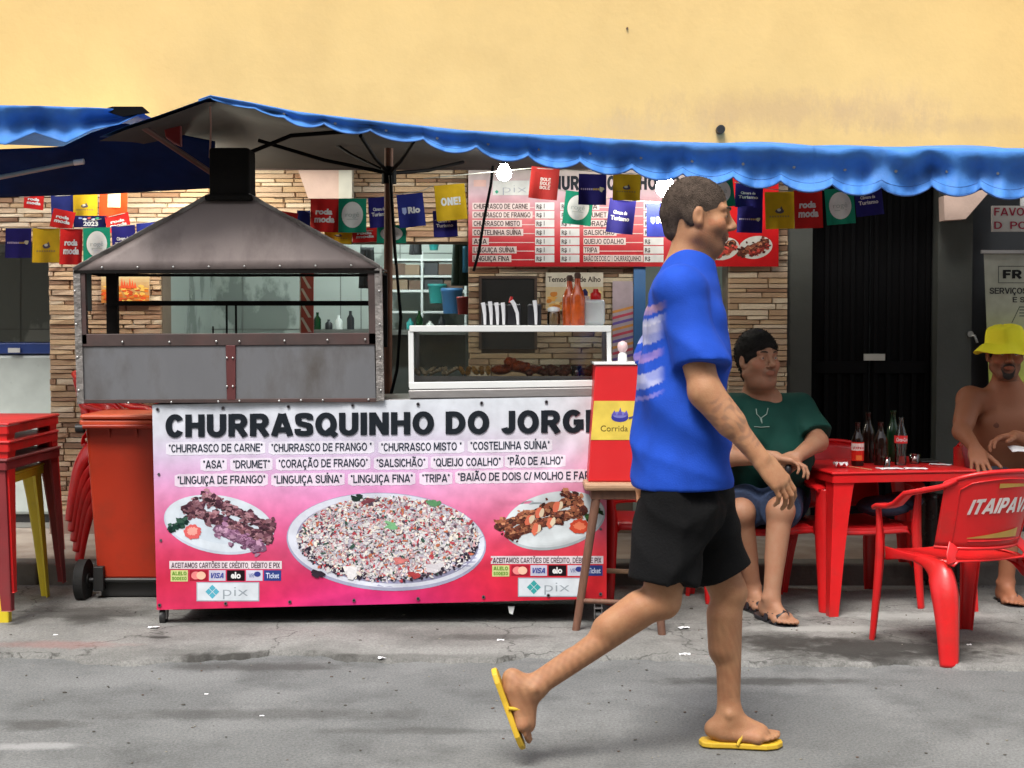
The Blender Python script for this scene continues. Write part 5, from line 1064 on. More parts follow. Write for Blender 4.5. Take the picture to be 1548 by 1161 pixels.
def make_chair(label, printed=True):
    t = thing('plastic_chair', label, 'chair', (0, 0, 0)); s = 1.0
    def ls(pts): return [Vector(p) for p in pts]
    # seat
    def seat(u, v):
        x = (u - .5) * (.43 - .04 * (1 - v)); y = -.20 + .44 * v
        z = .425 - .018 * math.cos((u - .5) * math.pi) * math.sin(v * 2.6 + .3) - (max(0, v - .88) / .12) ** 2 * .035 - (max(0, abs(u - .5) - .44) / .06) ** 2 * .02
        return Vector((x, y, z))
    mb = MB(); mb.grid(16, 16, seat); mb.build('seat', m_red, t, solid=.006)
    # curved back shell
    def bk(u, v, out=0.0):
        a = (u - .5) * 2.35; lean = .085 * v; top = .80 - .055 * (abs(u - .5) * 2) ** 2.4; z = .475 + (top - .475) * v
        R = .232 + .02 * v; return Vector((math.sin(a) * (R + out), -.02 - lean - math.cos(a) * (.20 + out), z))
    mb = MB(); mb.grid(28, 10, bk); bo = mb.build('backrest', m_red, t, solid=.006)
    mb = MB(); pts = [bk(i / 28, 1) + Vector((0, 0, .004)) for i in range(29)]
    mb.tube(pts, .010, n=8); mb.build('top_rim', m_red, t)
    mb = MB(); pts = [bk(i / 28, 0) for i in range(29)]; mb.tube(pts, .008, n=8); mb.build('lower_rim', m_red, t)
    # raised frame on the outside of the back
    mb = MB(); fr_ = [(.14, .10), (.14, .84), (.22, .90), (.5, .92), (.78, .90), (.86, .84), (.86, .10), (.14, .10)]
    pp = []
    for (a, b), (c, d) in zip(fr_, fr_[1:]):
        for k in range(6): pp.append(bk(a + (c - a) * k / 6, b + (d - b) * k / 6, .005))
    mb.tube(pp, .0035, n=6); mb.build('back_moulding', m_red, t)
    for sx in (-1, 1):
        # arm: flows from the back rim down and forward, over the front edge into the leg
        e = bk(.5 + sx * .5, 1)
        arm = [bk(.5 + sx * .40, 1), bk(.5 + sx * .46, .97), e + Vector((sx * .006, .012, -.01)), Vector((sx * .262, .02, .690)), Vector((sx * .268, .08, .640)), Vector((sx * .268, .13, .622)), Vector((sx * .266, .20, .618)), Vector((sx * .262, .232, .606))]
        mb = MB(); mb.sweep(arm, [.022, .030, .044, .056, .062, .064, .064, .054], .020, (1, 0, 0)); mb.build('armrest', m_red, t, bevel=.0)
        # front leg: L-shaped channel
        fl_ = [Vector((sx * .262, .225, .612)), Vector((sx * .258, .222, .56)), Vector((sx * .252, .222, .44)), Vector((sx * .252, .228, .34)), Vector((sx * .255, .245, .16)), Vector((sx * .260, .262, .0))]
        mb = MB(); channel(mb, curve(fl_), lerpl([.060, .064, .088, .084, .066, .052]), lerpl([.016, .020, .034, .034, .028, .022]), (sx, .9, 0)); mb.build('leg', m_red, t, solid=.005)
        # rear leg: broad, arching out of the seat side
        rl = [Vector((sx * .214, .03, .412)), Vector((sx * .224, -.07, .402)), Vector((sx * .232, -.150, .368)), Vector((sx * .240, -.196, .29)), Vector((sx * .248, -.228, .15)), Vector((sx * .256, -.250, 0))]
        mb = MB(); channel(mb, curve(rl, 7), lerpl([.03, .055, .105, .108, .088, .070], 7), lerpl([.010, .018, .040, .044, .036, .028], 7), [Vector((sx, -.25 - min(1, i / 18.0) * .75, .6 * max(0, 1 - i / 14.0))) for i in range(36)]); mb.build('leg', m_red, t, solid=.005)
        mb = MB(); mb.sweep([Vector((sx * .236, .20, .405)), Vector((sx * .228, .10, .41)), Vector((sx * .220, 0, .408)), Vector((sx * .226, -.10, .40))], [.06, .034, .028, .04], .008, (0, 0, 1)); mb.build('side_skirt', m_red, t)
        mb = MB(); mb.sweep([Vector((sx * .195, -.19, .42)), Vector((sx * .20, -.185, .45)), bk(.5 + sx * .34, .05)], [.05, .045, .05], .008, (1, 0, 0)); mb.build('back_stay', m_red, t)
    mb = MB(); mb.sweep([Vector((-.20, .222, .40)), Vector((0, .226, .395)), Vector((.20, .222, .40))], .035, .008, (0, 0, 1)); mb.build('front_skirt', m_red, t)
    if printed:
        def cf(x, y, l):   # x across the back (-1..1), y 0..1 upward
            return bk(.5 + x * .5, y, .0062 + l * .0007)
        f = Flat(lambda x, y, l: cf(x, y, l)); vs, fs = stroke_text('ITAIPAVA', .11, .28); xs = [v[0] for v in vs]; mn, mx = min(xs), max(xs)
        f.add([cf(-.56 + 1.12 * (x - mn) / (mx - mn), .47 + y * .20, 1 + j * .3) for x, y, j in vs], fs, 0, (.80, .78, .76))
        g = (.62, .40, .10)
        for i in range(10): f.add([cf(-.15 + i * .07, .80 + .002 * i, 1), cf(-.08 + i * .07, .802 + .002 * i, 1), cf(-.08 + i * .07, .86 - .002 * i, 1), cf(-.15 + i * .07, .86 - .002 * i, 1)], [(0, 1, 2, 3)], 0, g)
        for i in range(12): f.add([cf(-.50 + i * .075, .14, 1), cf(-.425 + i * .075, .14, 1), cf(-.425 + i * .075, .15 + .009 * (i + 1), 1), cf(-.50 + i * .075, .15 + .009 * i, 1)], [(0, 1, 2, 3)], 0, g); f.build('lettering', mat_print('print_on_plastic', rough=.35), t)
    return t
B_, A_ = G(1435, 1010), G(1335, 976)
fw = (A_ - B_).normalized(); ang = math.atan2(-fw.x, fw.y); rt = Vector((fw.y, -fw.x, 0))
cc = B_ + rt * .245 + fw * .243; cc.z = 0
ch1 = make_chair('glossy red plastic armchair with white brand lettering on its back, nearest the camera'); ch1.location = cc; ch1.rotation_euler = (0, 0, ang); ch1['group'] = 'red plastic armchairs'
for q in kids(ch1): q.data.transform(Matrix.Scale(.94, 4)); q.data.update()
CG = 'red plastic armchairs'
copy_tree(ch1, (P(1292, 0, 6.60).x, 6.60, 0), math.pi + .22, 'empty red plastic armchair behind the table, its back to the black door', CG)
GREEN_C = Vector((P(1148, 0, 6.58).x, 6.58, 0))
copy_tree(ch1, GREEN_C, math.pi + .28, 'red plastic armchair in which the man in the green shirt sits', CG)
HAT_C = Vector((P(1535, 0, 6.95).x, 6.95, .0))
copy_tree(ch1, HAT_C, math.pi - .15, 'red plastic armchair in which the man in the yellow hat sits', CG)
copy_tree(ch1, (P(985, 0, 6.85).x, 6.75, 0), math.pi + .05, 'red plastic armchair behind the wooden stool, half hidden by the walking man', CG)
for i in range(5): copy_tree(ch1, (P(178, 0, 6.95).x - i * .012, 7.28, .0 + SW + i * .052 - .0), -math.pi / 2 - .15, ['red plastic armchair at the bottom of the chair stack behind the bin', 'second armchair from the bottom of the stack behind the orange bin', 'middle red armchair of the stack behind the orange bin', 'second armchair from the top of the stack behind the bin', 'top red armchair of the stack behind the orange bin'][i], 'stacked red armchairs')
# ---------------------------------------------------------------- tables
def make_table(m, hgt=.665, w_=.70):
    t = thing('plastic_table', 'x', 'table', (0, 0, 0)); h = w_ / 2
    mb = MB(); mb.box((-h, -h, hgt - .014), (h, h, hgt)); mb.build('tabletop', m, t, bevel=.010)
    mb = MB()
    for a in range(4):
        M_ = Matrix.Rotation(a * math.pi / 2, 4, 'Z'); mb.add([M_ @ Vector(p) for p in ((-h + .01, -h + .006, hgt - .05), (h - .01, -h + .006, hgt - .05), (h - .01, -h + .016, hgt - .05), (-h + .01, -h + .016, hgt - .05), (-h + .01, -h + .006, hgt - .016), (h - .01, -h + .006, hgt - .016), (h - .01, -h + .016, hgt - .016), (-h + .01, -h + .016, hgt - .016))], [(0, 3, 2, 1), (4, 5, 6, 7), (0, 1, 5, 4), (1, 2, 6, 5), (2, 3, 7, 6), (3, 0, 4, 7)])
    mb.build('skirt', m, t)
    for sx in (-1, 1):
        for sy in (-1, 1):
            mb = MB(); o1 = [(.0, .0), (.095, .0), (.080, .016), (.022, .020), (.018, .085), (.0, .095)]; rings = []
            for z, k, off in ((hgt - .02, 1.18, .004), (hgt - .07, 1.0, .006), (hgt - .18, .86, .0), (.3, .68, -.008), (0, .46, -.02)):
                rings.append([Vector((sx * (h - .008 - off - .02 * 0 - p[0] * k), sy * (h - .008 - off - p[1] * k), z)) for p in o1])
            vs = [v for r in rings for v in r]; n = 6
            fs = [(i * n + j, i * n + (j + 1) % n, (i + 1) * n + (j + 1) % n, (i + 1) * n + j) for i in range(4) for j in range(n)] + [tuple(range(n)), tuple(range(5 * n - 1, 4 * n - 1, -1))]
            mb.add(vs, fs); mb.build('leg', m, t, bevel=.003)
    return t
tcol = P(1258, 722, 6.22); TA = .17
tc = Vector((tcol.x + .35 * math.cos(TA) - .35 * math.sin(TA), 6.22 + .35 * math.cos(TA) + .35 * math.sin(TA), 0)); TH = .665
tab = make_table(m_red); tab.location = tc; tab.rotation_euler = (0, 0, TA); tab['label'] = 'red plastic table with bottles, standing between the two seated men'; tab['group'] = 'square plastic tables'
TS = Vector((G(8, 950).x - .33, G(8, 950).y + .34, 0))
ytab = make_table(m_yelp, .665, .60); ytab.location = TS + Vector((.0, .02, 0)); ytab.rotation_euler = (0, 0, .04); ytab['label'] = 'yellow plastic table at the bottom of the stack at the left edge'; ytab['group'] = 'square plastic tables stacked at the left'
for i, (m, lb) in enumerate(((None, 'yellow plastic table at the bottom of the stack at the left edge'), (m_redold, 'faded dark red table above the yellow one in the left stack'), (m_red, 'second red table from the top of the stack at the left edge'), (m_red, 'topmost red plastic table of the stack at the left edge'))):
    if m is None: continue
    copy_tree(tab, TS + Vector((random.uniform(-.006, .006) + (.03 if i == 0 else 0), .01 * i, i * .078 - (.0))), random.uniform(-.02, .02) + (.05 if i == 0 else 0), lb, 'square plastic tables stacked at the left', swap={'red_plastic': m})
# long front leg of the top table reaching the ground outside the others
# ---------------------------------------------------------------- wheelie bin
bd = 6.62; bx0, bx1 = P(119, 0, bd).x, P(119, 0, bd).x + .43
bi = thing('wheelie_bin', 'orange red plastic wheelie bin with its lid up against the cart, left of the banner', 'bin', ((bx0 + bx1) / 2, bd, 0))
zb0, zb1 = .10, P(0, 640, bd).z; ins = .045
mb = MB(); lo_ = [(bx0 + ins, bd + .03, zb0), (bx1 - ins, bd + .03, zb0), (bx1 - ins, bd + .36, zb0), (bx0 + ins, bd + .36, zb0)]; hi_ = [(bx0 + .004, bd, zb1), (bx1 - .004, bd, zb1), (bx1 - .004, bd + .44, zb1), (bx0 + .004, bd + .44, zb1)]
mb.add(lo_ + hi_, [(0, 3, 2, 1), (4, 5, 6, 7), (0, 1, 5, 4), (1, 2, 6, 5), (2, 3, 7, 6), (3, 0, 4, 7)]); mb.build('body', m_orange, bi, bevel=.018)
mb = MB(); mb.box((bx0 - .012, bd - .035, zb1 - .012), (bx1 + .012, bd + .46, zb1 + .02)); mb.build('rim', m_orange2, bi, bevel=.010)
mb = MB(); mb.box((bx0 - .006, bd - .045, zb1 + .022), (bx1 + .006, bd + .47, zb1 + .045)); mb.build('lid', m_orange2, bi, bevel=.011)
mb = MB(); mb.cyl((bx0 - .03, bd - .02, zb1 - .022), (bx0 + .01, bd - .02, zb1 - .022), .022, n=12); mb.build('hinge_knob', m_blackp, bi)
mb = MB(); mb.cyl((bx0 + .01, bd - .045, zb1 - .012), (bx1 - .01, bd - .045, zb1 - .012), .012, n=10); mb.build('handle', m_orange, bi)
for xx in (bx0 + .12, bx0 + .25):
    mb = MB(); mb.prism([(xx, bd - .03, zb1 - .012), (xx + .008, bd - .03, zb1 - .012), (xx + .008, bd + .02, zb1 - .10), (xx, bd + .02, zb1 - .10)], (.0, .02, 0)); mb.build('handle_rib', m_orange, bi)
wx = P(113, 0, bd).x
for xc in (wx, bx1 + .02):
    mb = MB(); mb.cyl((xc - .022, bd + .03, .10), (xc + .022, bd + .03, .10), .10, n=28); wl = mb.build('wheel', mat('tyre_rubber', (.018, .018, .018), rough=.75, bump=.3), bi, bevel=.010)
    mb = MB(); mb.cyl((xc - .028, bd + .03, .10), (xc + .028, bd + .03, .10), .035, n=16); mb.build('wheel_hub', m_blackp, wl)
mb = MB(); mb.cyl((wx, bd + .03, .10), (bx1 + .02, bd + .03, .10), .012, n=10); mb.build('axle', m_blackp, bi)
for q in (bx0 + .035, bx1 - .085): mb = MB(); mb.box((q, bd - .0, .05), (q + .05, bd + .10, .17)); mb.build('axle_bracket', m_blackp, bi, bevel=.005)
mb = MB(); mb.box((bx0 + .06, bd + .05, .02), (bx1 - .06, bd + .34, .10)); mb.build('underside', m_blackp, bi)
# ---------------------------------------------------------------- bottles and small things on the table
M_T = Matrix.Translation(tc) @ Matrix.Rotation(TA, 4, 'Z')
def tp_(px, d): q = P(px, 0, d); return Vector((q.x, d, TH + .0005))
m_brown = mat('brown_glass', (.014, .005, .003), rough=.10, spec=.45, var=.05); m_green = mat('green_glass', (.006, .035, .012), rough=.10, spec=.45)
m_clr = mat_glass('clear_bottle_glass', (.86, .93, .89), .06, .02)
def bottle(px, d, h, r, m, label, band=None, bandz=(.3, .62), cap=None, crown=True, contour=False):
    c = tp_(px, d); o = thing('bottle', label, 'bottle', c, group='bottles on the red table'); mb = MB()
    if contour: prof = [(r * .86, 0), (r * .95, .01), (r * .90, h * .12), (r * .80, h * .30), (r * 1.0, h * .45), (r * 1.0, h * .58), (r * .82, h * .68), (r * .45, h * .84), (r * .38, h * .95), (r * .44, h * .97), (r * .44, h)]
    else: prof = [(r * .92, 0), (r, .008), (r, h * .58), (r * .92, h * .64), (r * .52, h * .76), (r * .40, h * .84), (r * .38, h * .95), (r * .46, h * .96), (r * .44, h)]
    mb.lathe(prof, c, 24); go_ = mb.build('glass', m, o)
    if band is not None:
        f = MB(); z0, z1 = h * bandz[0], h * bandz[1]; rr = r * 1.012
        def seg(zb_, zt_, col, a0=0, a1=6.2832, k=1.0, n=24):
            f.add([c + Vector((math.cos(a0 + (a1 - a0) * i / n) * rr * k, math.sin(a0 + (a1 - a0) * i / n) * rr * k, z)) for z in (zb_, zt_) for i in range(n + 1)], [(i, i + 1, n + 2 + i, n + 1 + i) for i in range(n)], 0, col)
        band(f, seg, z0, z1, c, rr); f.build('label', m_print, go_)
    return o
def redlabel(f, seg, z0, z1, c, rr):
    seg(z0, z1, RGB(206, 40, 30)); seg(z0 + (z1 - z0) * .55, z1 - .006, RGB(236, 222, 214), k=1.008)
    vs, fs = stroke_text('ITAIPAVA', .10, .1); xs = [v[0] for v in vs]; mn, mx = min(xs), max(xs)
    f.add([c + Vector((math.cos(-math.pi / 2 - .95 + 1.9 * (x - mn) / (mx - mn)) * rr * 1.02, math.sin(-math.pi / 2 - .95 + 1.9 * (x - mn) / (mx - mn)) * rr * 1.02, z0 + (z1 - z0) * .62 + y * .012)) for x, y, j in vs], fs, 0, RGB(190, 40, 40))
    seg(z0 + .004, z0 + (z1 - z0) * .3, RGB(222, 120, 60), -math.pi / 2 - .5, -math.pi / 2 + .5, 1.01, 8)
def colalabel(f, seg, z0, z1, c, rr):
    seg(z0, z1, RGB(226, 60, 62)); vs, fs = glyphs('Coca-Cola', .03, .3); xs = [v[0] for v in vs]; mn, mx = min(xs), max(xs)
    f.add([c + Vector((math.cos(-math.pi / 2 - 1.0 + 2.0 * (x - mn) / (mx - mn)) * rr * 1.02, math.sin(-math.pi / 2 - 1.0 + 2.0 * (x - mn) / (mx - mn)) * rr * 1.02, z0 + .010 + y / .7 * .017)) for x, y in vs], fs, 0, (.8, .76, .76))
bottle(1303, 6.52, .205, .029, m_brown, 'short brown beer bottle with a red and white label, leftmost on the red table', redlabel, (.12, .55))
bottle(1319, 6.66, .245, .029, m_brown, 'tall brown bottle with a shiny neck behind the labelled beer bottle')
bottle(1338, 6.55, .205, .031, m_brown, 'plain dark brown bottle without a label, right of the labelled one')
bottle(1357, 6.70, .25, .030, m_green, 'dark green bottle standing behind the clear cola bottle')
bottle(1369, 6.56, .225, .030, m_clr, 'clear contoured cola bottle with a red label on the red table', colalabel, (.46, .62), contour=True)
def cup(px, d, h, r, label, tint):
    c = tp_(px, d); o = thing('glass_tumbler', label, 'glass', c); mb = MB(); mb.lathe([(r * .8, 0), (r, h), (r * .93, h), (r * .74, .004)], c, 20); mb.build('glass', mat_glass('tumbler_' + str(px), tint, .12), o)
cup(1390, 6.62, .045, .027, 'squat pinkish glass right of the cola bottle', (.9, .6, .55)); cup(1348, 6.42, .05, .018, 'tiny glass between the dark bottle and the cola bottle', (.9, .75, .7))
o = thing('phone', 'black phone lying flat near the far edge of the red table', 'phone', tp_(1405, 6.7)); c = tp_(1408, 6.72); mb = MB(); mb.box((c.x - .045, c.y - .07, c.z + .0005), (c.x + .045, c.y + .07, c.z + .010)); mb.build('body', m_blackp, o, bevel=.004)
def napkin(px, d, w_, dd, hh, label, rz=0, name='napkin'):
    c = tp_(px, d); mb = MB(); r_ = random.Random(int(px)); 
    mb.grid(8, 6, lambda u, v: Matrix.Rotation(rz, 4, 'Z') @ Vector(((u - .5) * w_, (v - .5) * dd, .002 + hh * abs(math.sin(u * 7 + v * 4)) + r_.uniform(0, hh * .4))) + c); tag(mb.build(name, m_wp, None, solid=.002), label, name)
napkin(1277, 6.42, .055, .06, .02, 'crumpled white paper on the left side of the red table'); napkin(1352, 6.36, .11, .07, .002, 'flat white napkin in the middle front of the red table', .2); napkin(1392, 6.36, .10, .06, .002, 'flat white napkin right of the other one at the table front', -.1); napkin(1430, 6.55, .10, .04, .002, 'pinkish paper strip lying before the hand of the man in the yellow hat', -.5)
mb = MB(); mb.cyl(tp_(1290, 6.45) + Vector((0, 0, .003)), tp_(1325, 6.30) + Vector((0, 0, .003)), .002, n=6); tag(mb.build('toothpick', m_stick), 'thin stick lying on the red table beside the crumpled paper', 'stick')
# crack in the near table leg
# bag on the empty chair
bg = thing('denim_bag', 'dark blue denim bundle lying on the seat of the empty red chair', 'bag', (P(1340, 0, 6.58).x, 6.58, .43))
mb = MB(); c = Vector((P(1345, 0, 6.5).x, 6.52, .475)); mb.ball(c, (.13, .10, .048), 20, 12, jit=.05); mb.ball(c + Vector((.09, .02, .02)), (.10, .08, .045), 18, 10, jit=.05); mb.build('bundle', mat('dark_denim', (.035, .055, .10), rough=.85, bump=.5, bscale=50), bg)
bg2 = thing('black_bag', 'glossy black bag hanging behind the red table near the front chair', 'bag', (P(1420, 0, 6.95).x, 6.9, .0))
mb = MB(); 
def bagf(u, v):
    q = P(1400 + 45 * u, 745 + 130 * v, 6.9); q.y -= .09 * math.sin(u * 3.14) * (.6 + .4 * v) + .012 * math.sin(u * 14); return q
mb.grid(24, 14, bagf); mb.build('bag_body', mat('black_vinyl', (.015, .016, .016), rough=.25, bump=.3, bscale=20), bg2, solid=.08)
# ---------------------------------------------------------------- inside the shop
fz = thing('chest_freezer', 'pale green chest freezer with a blue lid edge in the left shop opening', 'freezer', (X(20), 8.7, SW))
mb = MB(); zf = P(0, 536, 8.5).z; zfb = P(0, 518, 8.5).z
mb.box((P(-150, 0, 8.5).x, 8.5, SW + .05), (P(92, 0, 8.5).x, 9.2, zf)); mb.build('cabinet', mat('pale_enamel', (.52, .58, .55), rough=.3), fz, bevel=.02)
mb = MB(); mb.box((P(-152, 0, 8.5).x, 8.49, zf + .004), (P(94, 0, 8.5).x, 9.21, zfb)); mb.build('lid', mat('deep_blue_enamel', (.03, .07, .28), rough=.35), fz, bevel=.008)
mb = MB(); mb.rpx(12, 526, 30, 533, 8.47, .01); mb.build('lid_badge', m_white, fz)
mb = MB(); mb.box((P(-150, 0, 8.5).x, 8.52, SW), (P(90, 0, 8.5).x, 9.15, SW + .05)); mb.build('plinth', m_blackp, fz)
sh_ = thing('shelf_rack', 'white metal shelf rack with boxes inside the shop, right of the awning pole', 'shelf', (P(648, 0, 10.2).x, 10.3, SW))
for py in (391, 416, 438, 470):
    mb = MB(); mb.rpx(585, py, 706, py + 3.4, 10.2, .3); mb.build('shelf_board', m_white, sh_)
for px in (588, 636, 702): mb = MB(); mb.rpx(px, 380, px + 3.4, 700, 10.19, .02); mb.build('upright', m_white, sh_)
mb_c = [mat('brown_box', (.14, .085, .06), rough=.8), mat('dark_box', (.045, .045, .05), rough=.6), mat('tan_box', (.26, .18, .12), rough=.8)]
for i, (x0_, x1_, y0_, y1_, k) in enumerate(((589, 612, 398, 416, 0), (612, 634, 400, 416, 2), (641, 662, 396, 416, 1), (663, 684, 399, 416, 0), (686, 702, 402, 416, 1), (590, 616, 422, 438, 2), (618, 636, 424, 438, 0), (640, 670, 421, 438, 1), (671, 700, 424, 438, 0))):
    lb_ = ['leftmost brown box on the upper shelf', 'tan box on the upper shelf left of the middle upright', 'dark box just right of the middle upright on the upper shelf', 'brown box between the two dark ones on the upper shelf', 'small dark box at the right end of the upper shelf', 'tan box at the left of the lower shelf', 'brown box left of the middle upright on the lower shelf', 'wide dark box on the lower shelf', 'brown box at the right end of the lower shelf'][i]
    mb = MB(); mb.rpx(x0_, y0_, x1_, y1_ - .3, 10.22, .2); tag(mb.build('carton', mb_c[k], bevel=.004), lb_ + ' inside the shop', 'box', 'boxes on the white shop shelves')
def hang(px0, py0, px1, py1, d, label, m, cat='apron'):
    o = thing('hanging_' + cat, label, cat, P((px0 + px1) / 2, py0, d)); mb = MB()
    mb.grid(12, 12, lambda u, v: P(px0 + (px1 - px0) * (u * (.8 + .3 * v) + .1 - .15 * v), py0 + (py1 - py0) * v, d - .03 * math.sin(u * 3.14) - .01 * math.sin(u * 12))); mb.build('cloth', m, o, solid=.03)
m_cl = mat('black_cloth', (.012, .012, .014), rough=.9)
hang(622, 360, 636, 385, 9.6, 'small black bag hanging above the shelf rack inside the shop', m_cl, 'bag'); hang(546, 374, 566, 436, 9.4, 'black apron hanging just right of the hood edge inside the shop', m_cl); hang(686, 360, 708, 432, 8.9, 'black and green bag hanging beside the wide stone pillar', mat('dark_green_cloth', (.01, .03, .022), rough=.8), 'bag')
mb = MB(); mb.grid(8, 8, lambda u, v: P(700 + 7 * u, 372 + 40 * v, 8.85 - .02 * math.sin(u * 3))); tag(mb.build('blue_strap', mat('bright_blue_strap', (.04, .25, .50), rough=.4), solid=.01), 'bright blue strap on the bag beside the wide stone pillar', 'strap')
m_teal = mat('teal_plastic', (.03, .26, .25), rough=.4); m_bl = mat('blue_plastic', (.05, .16, .36), rough=.4)
def tub(px, py, d, rx, rz_, m, name, label, cat):
    o = thing(name, label, cat, P(px, py, d)); mb = MB(); c = P(px, py, d); mb.lathe([(rx * .75, -rz_), (rx * .95, rz_ * .7), (rx, rz_ * .75), (rx, rz_), (rx * .9, rz_)], c, 20); mb.build('wall', m, o)
tub(661, 444, 10.2, .07, .07, m_teal, 'basin', 'teal basin with a grey inside below the shelf rack', 'basin'); tub(683, 455, 9.9, .08, .09, m_bl, 'bucket', 'blue bucket right of the teal basin inside the shop', 'bucket'); tub(656, 371, 10.2, .04, .035, m_teal, 'bowl', 'small teal bowl on the top shelf inside the shop', 'bowl'); tub(700, 462, 9.3, .045, .06, mat('red_tin', (.25, .03, .03), rough=.4), 'tin', 'dark red tin beside the blue bucket', 'tin')
ctr = thing('shop_counter', 'low shop counter with bottles inside, seen through the grill opening', 'counter', (P(560, 0, 9.6).x, 9.8, SW))
mb = MB(); mb.rpx(460, 498, 706, 506, 9.6, .5); mb.build('worktop', mat('grey_worktop', (.22, .23, .22), rough=.3), ctr); mb = MB(); mb.rpx(466, 506, 704, 700, 9.66, .4); mb.build('cabinet', mat('counter_front', (.10, .11, .105), rough=.6), ctr)
for i, (px, h, m, lb) in enumerate(((480, .12, m_green, 'green bottle at the left end of the shop counter'), (497, .07, m_blk, 'short black jar on the shop counter'), (512, .10, m_white, 'white bottle on the shop counter'), (530, .13, m_blk, 'tall black bottle on the shop counter near the grill post'), (620, .08, m_teal, 'teal jar on the shop counter right of the awning pole'), (634, .13, m_green, 'green bottle on the shop counter right of the teal jar'), (650, .06, m_white, 'white tub on the shop counter'), (668, .10, m_blk, 'dark flask on the shop counter'))):
    c = P(px, 498, 9.75); mb = MB(); r = .026; mb.lathe([(r, 0), (r, h * .6), (r * .4, h * .8), (r * .4, h)], c, 14); tag(mb.build('counter_bottle', m), lb, 'bottle', 'bottles and jars on the shop counter')
# striped vertical panel seen through the grill
so = thing('striped_sign', 'narrow red vertical sign with white strokes inside the shop', 'sign', P(462, 440, 9.3)); mb = MB(); mb.rpx(453, 408, 474, 620, 9.3, .01); mb.build('board', mat('washed_red', (.42, .08, .07), rough=.5), so)
f = Flat(lambda x, y, l: P(x, y, 9.297 - l * .001))
for y in (414, 436, 458, 480): f.poly([(454, y), (458, y), (471, y + 22), (466, y + 22)], (.7, .66, .62), 1)
f.rect(453, 408, 455, 620, (.6, .55, .5), 2); f.build('strokes', m_print, so)
# ---------------------------------------------------------------- litter and grit on the ground
r_ = random.Random(77); mb = MB()
for i in range(520):
    x, y = r_.uniform(-2.9, 2.9), r_.uniform(3.6, 6.9); z = .013 if y > edge_y(x) + .03 else .0005; s = r_.uniform(.0015, .0055) * (1.3 if r_.random() < .1 else 1)
    c = RGB(*r_.choice([(150, 145, 135), (170, 164, 150), (120, 116, 110), (96, 92, 86), (120, 100, 90)]), .7)
    mb.ball((x, y, z + s * .3), (s * r_.uniform(.7, 1.6), s * r_.uniform(.7, 1.4), s * .5), 5, 3, 0, c, .25)
tag(mb.build('grit', m_paper), 'small pebbles and grit scattered along the gutter', None, None, 'stuff')
for i, (px, py, lb) in enumerate(((396, 1083, 'tiny white scrap of paper alone on the asphalt'), (84, 965, 'white scrap of litter on the gutter strip before the table stack'), (232, 954, 'pale crumpled litter beside the left caster of the cart'), (580, 1001, 'pale torn scrap lying on the crack before the cart'), (1033, 955, 'white scrap on the ground right of the wooden stool'), (1035, 996, 'pale scrap of paper between the walking man and the crack'), (757, 973, 'small pale scrap before the right end of the cart'), (1465, 980, 'white crumb of litter right of the front red chair'), (312, 1050, 'tiny bright scrap on the asphalt edge'))):
    g = G(px, py); z = .0135 if g.y > edge_y(g.x) else .001; s = [.010, .011, .028, .026, .03, .028, .018, .012, .008][i]; mb = MB()
    mb.grid(5, 5, lambda u, v: Vector((g.x + (u - .5) * s * 1.6 + r_.uniform(-.1, .1) * s, g.y + (v - .5) * s, z + r_.uniform(.1, .5) * s * .6)), 0, None, False); tag(mb.build('paper_scrap', m_wp, solid=.001), lb, 'litter')
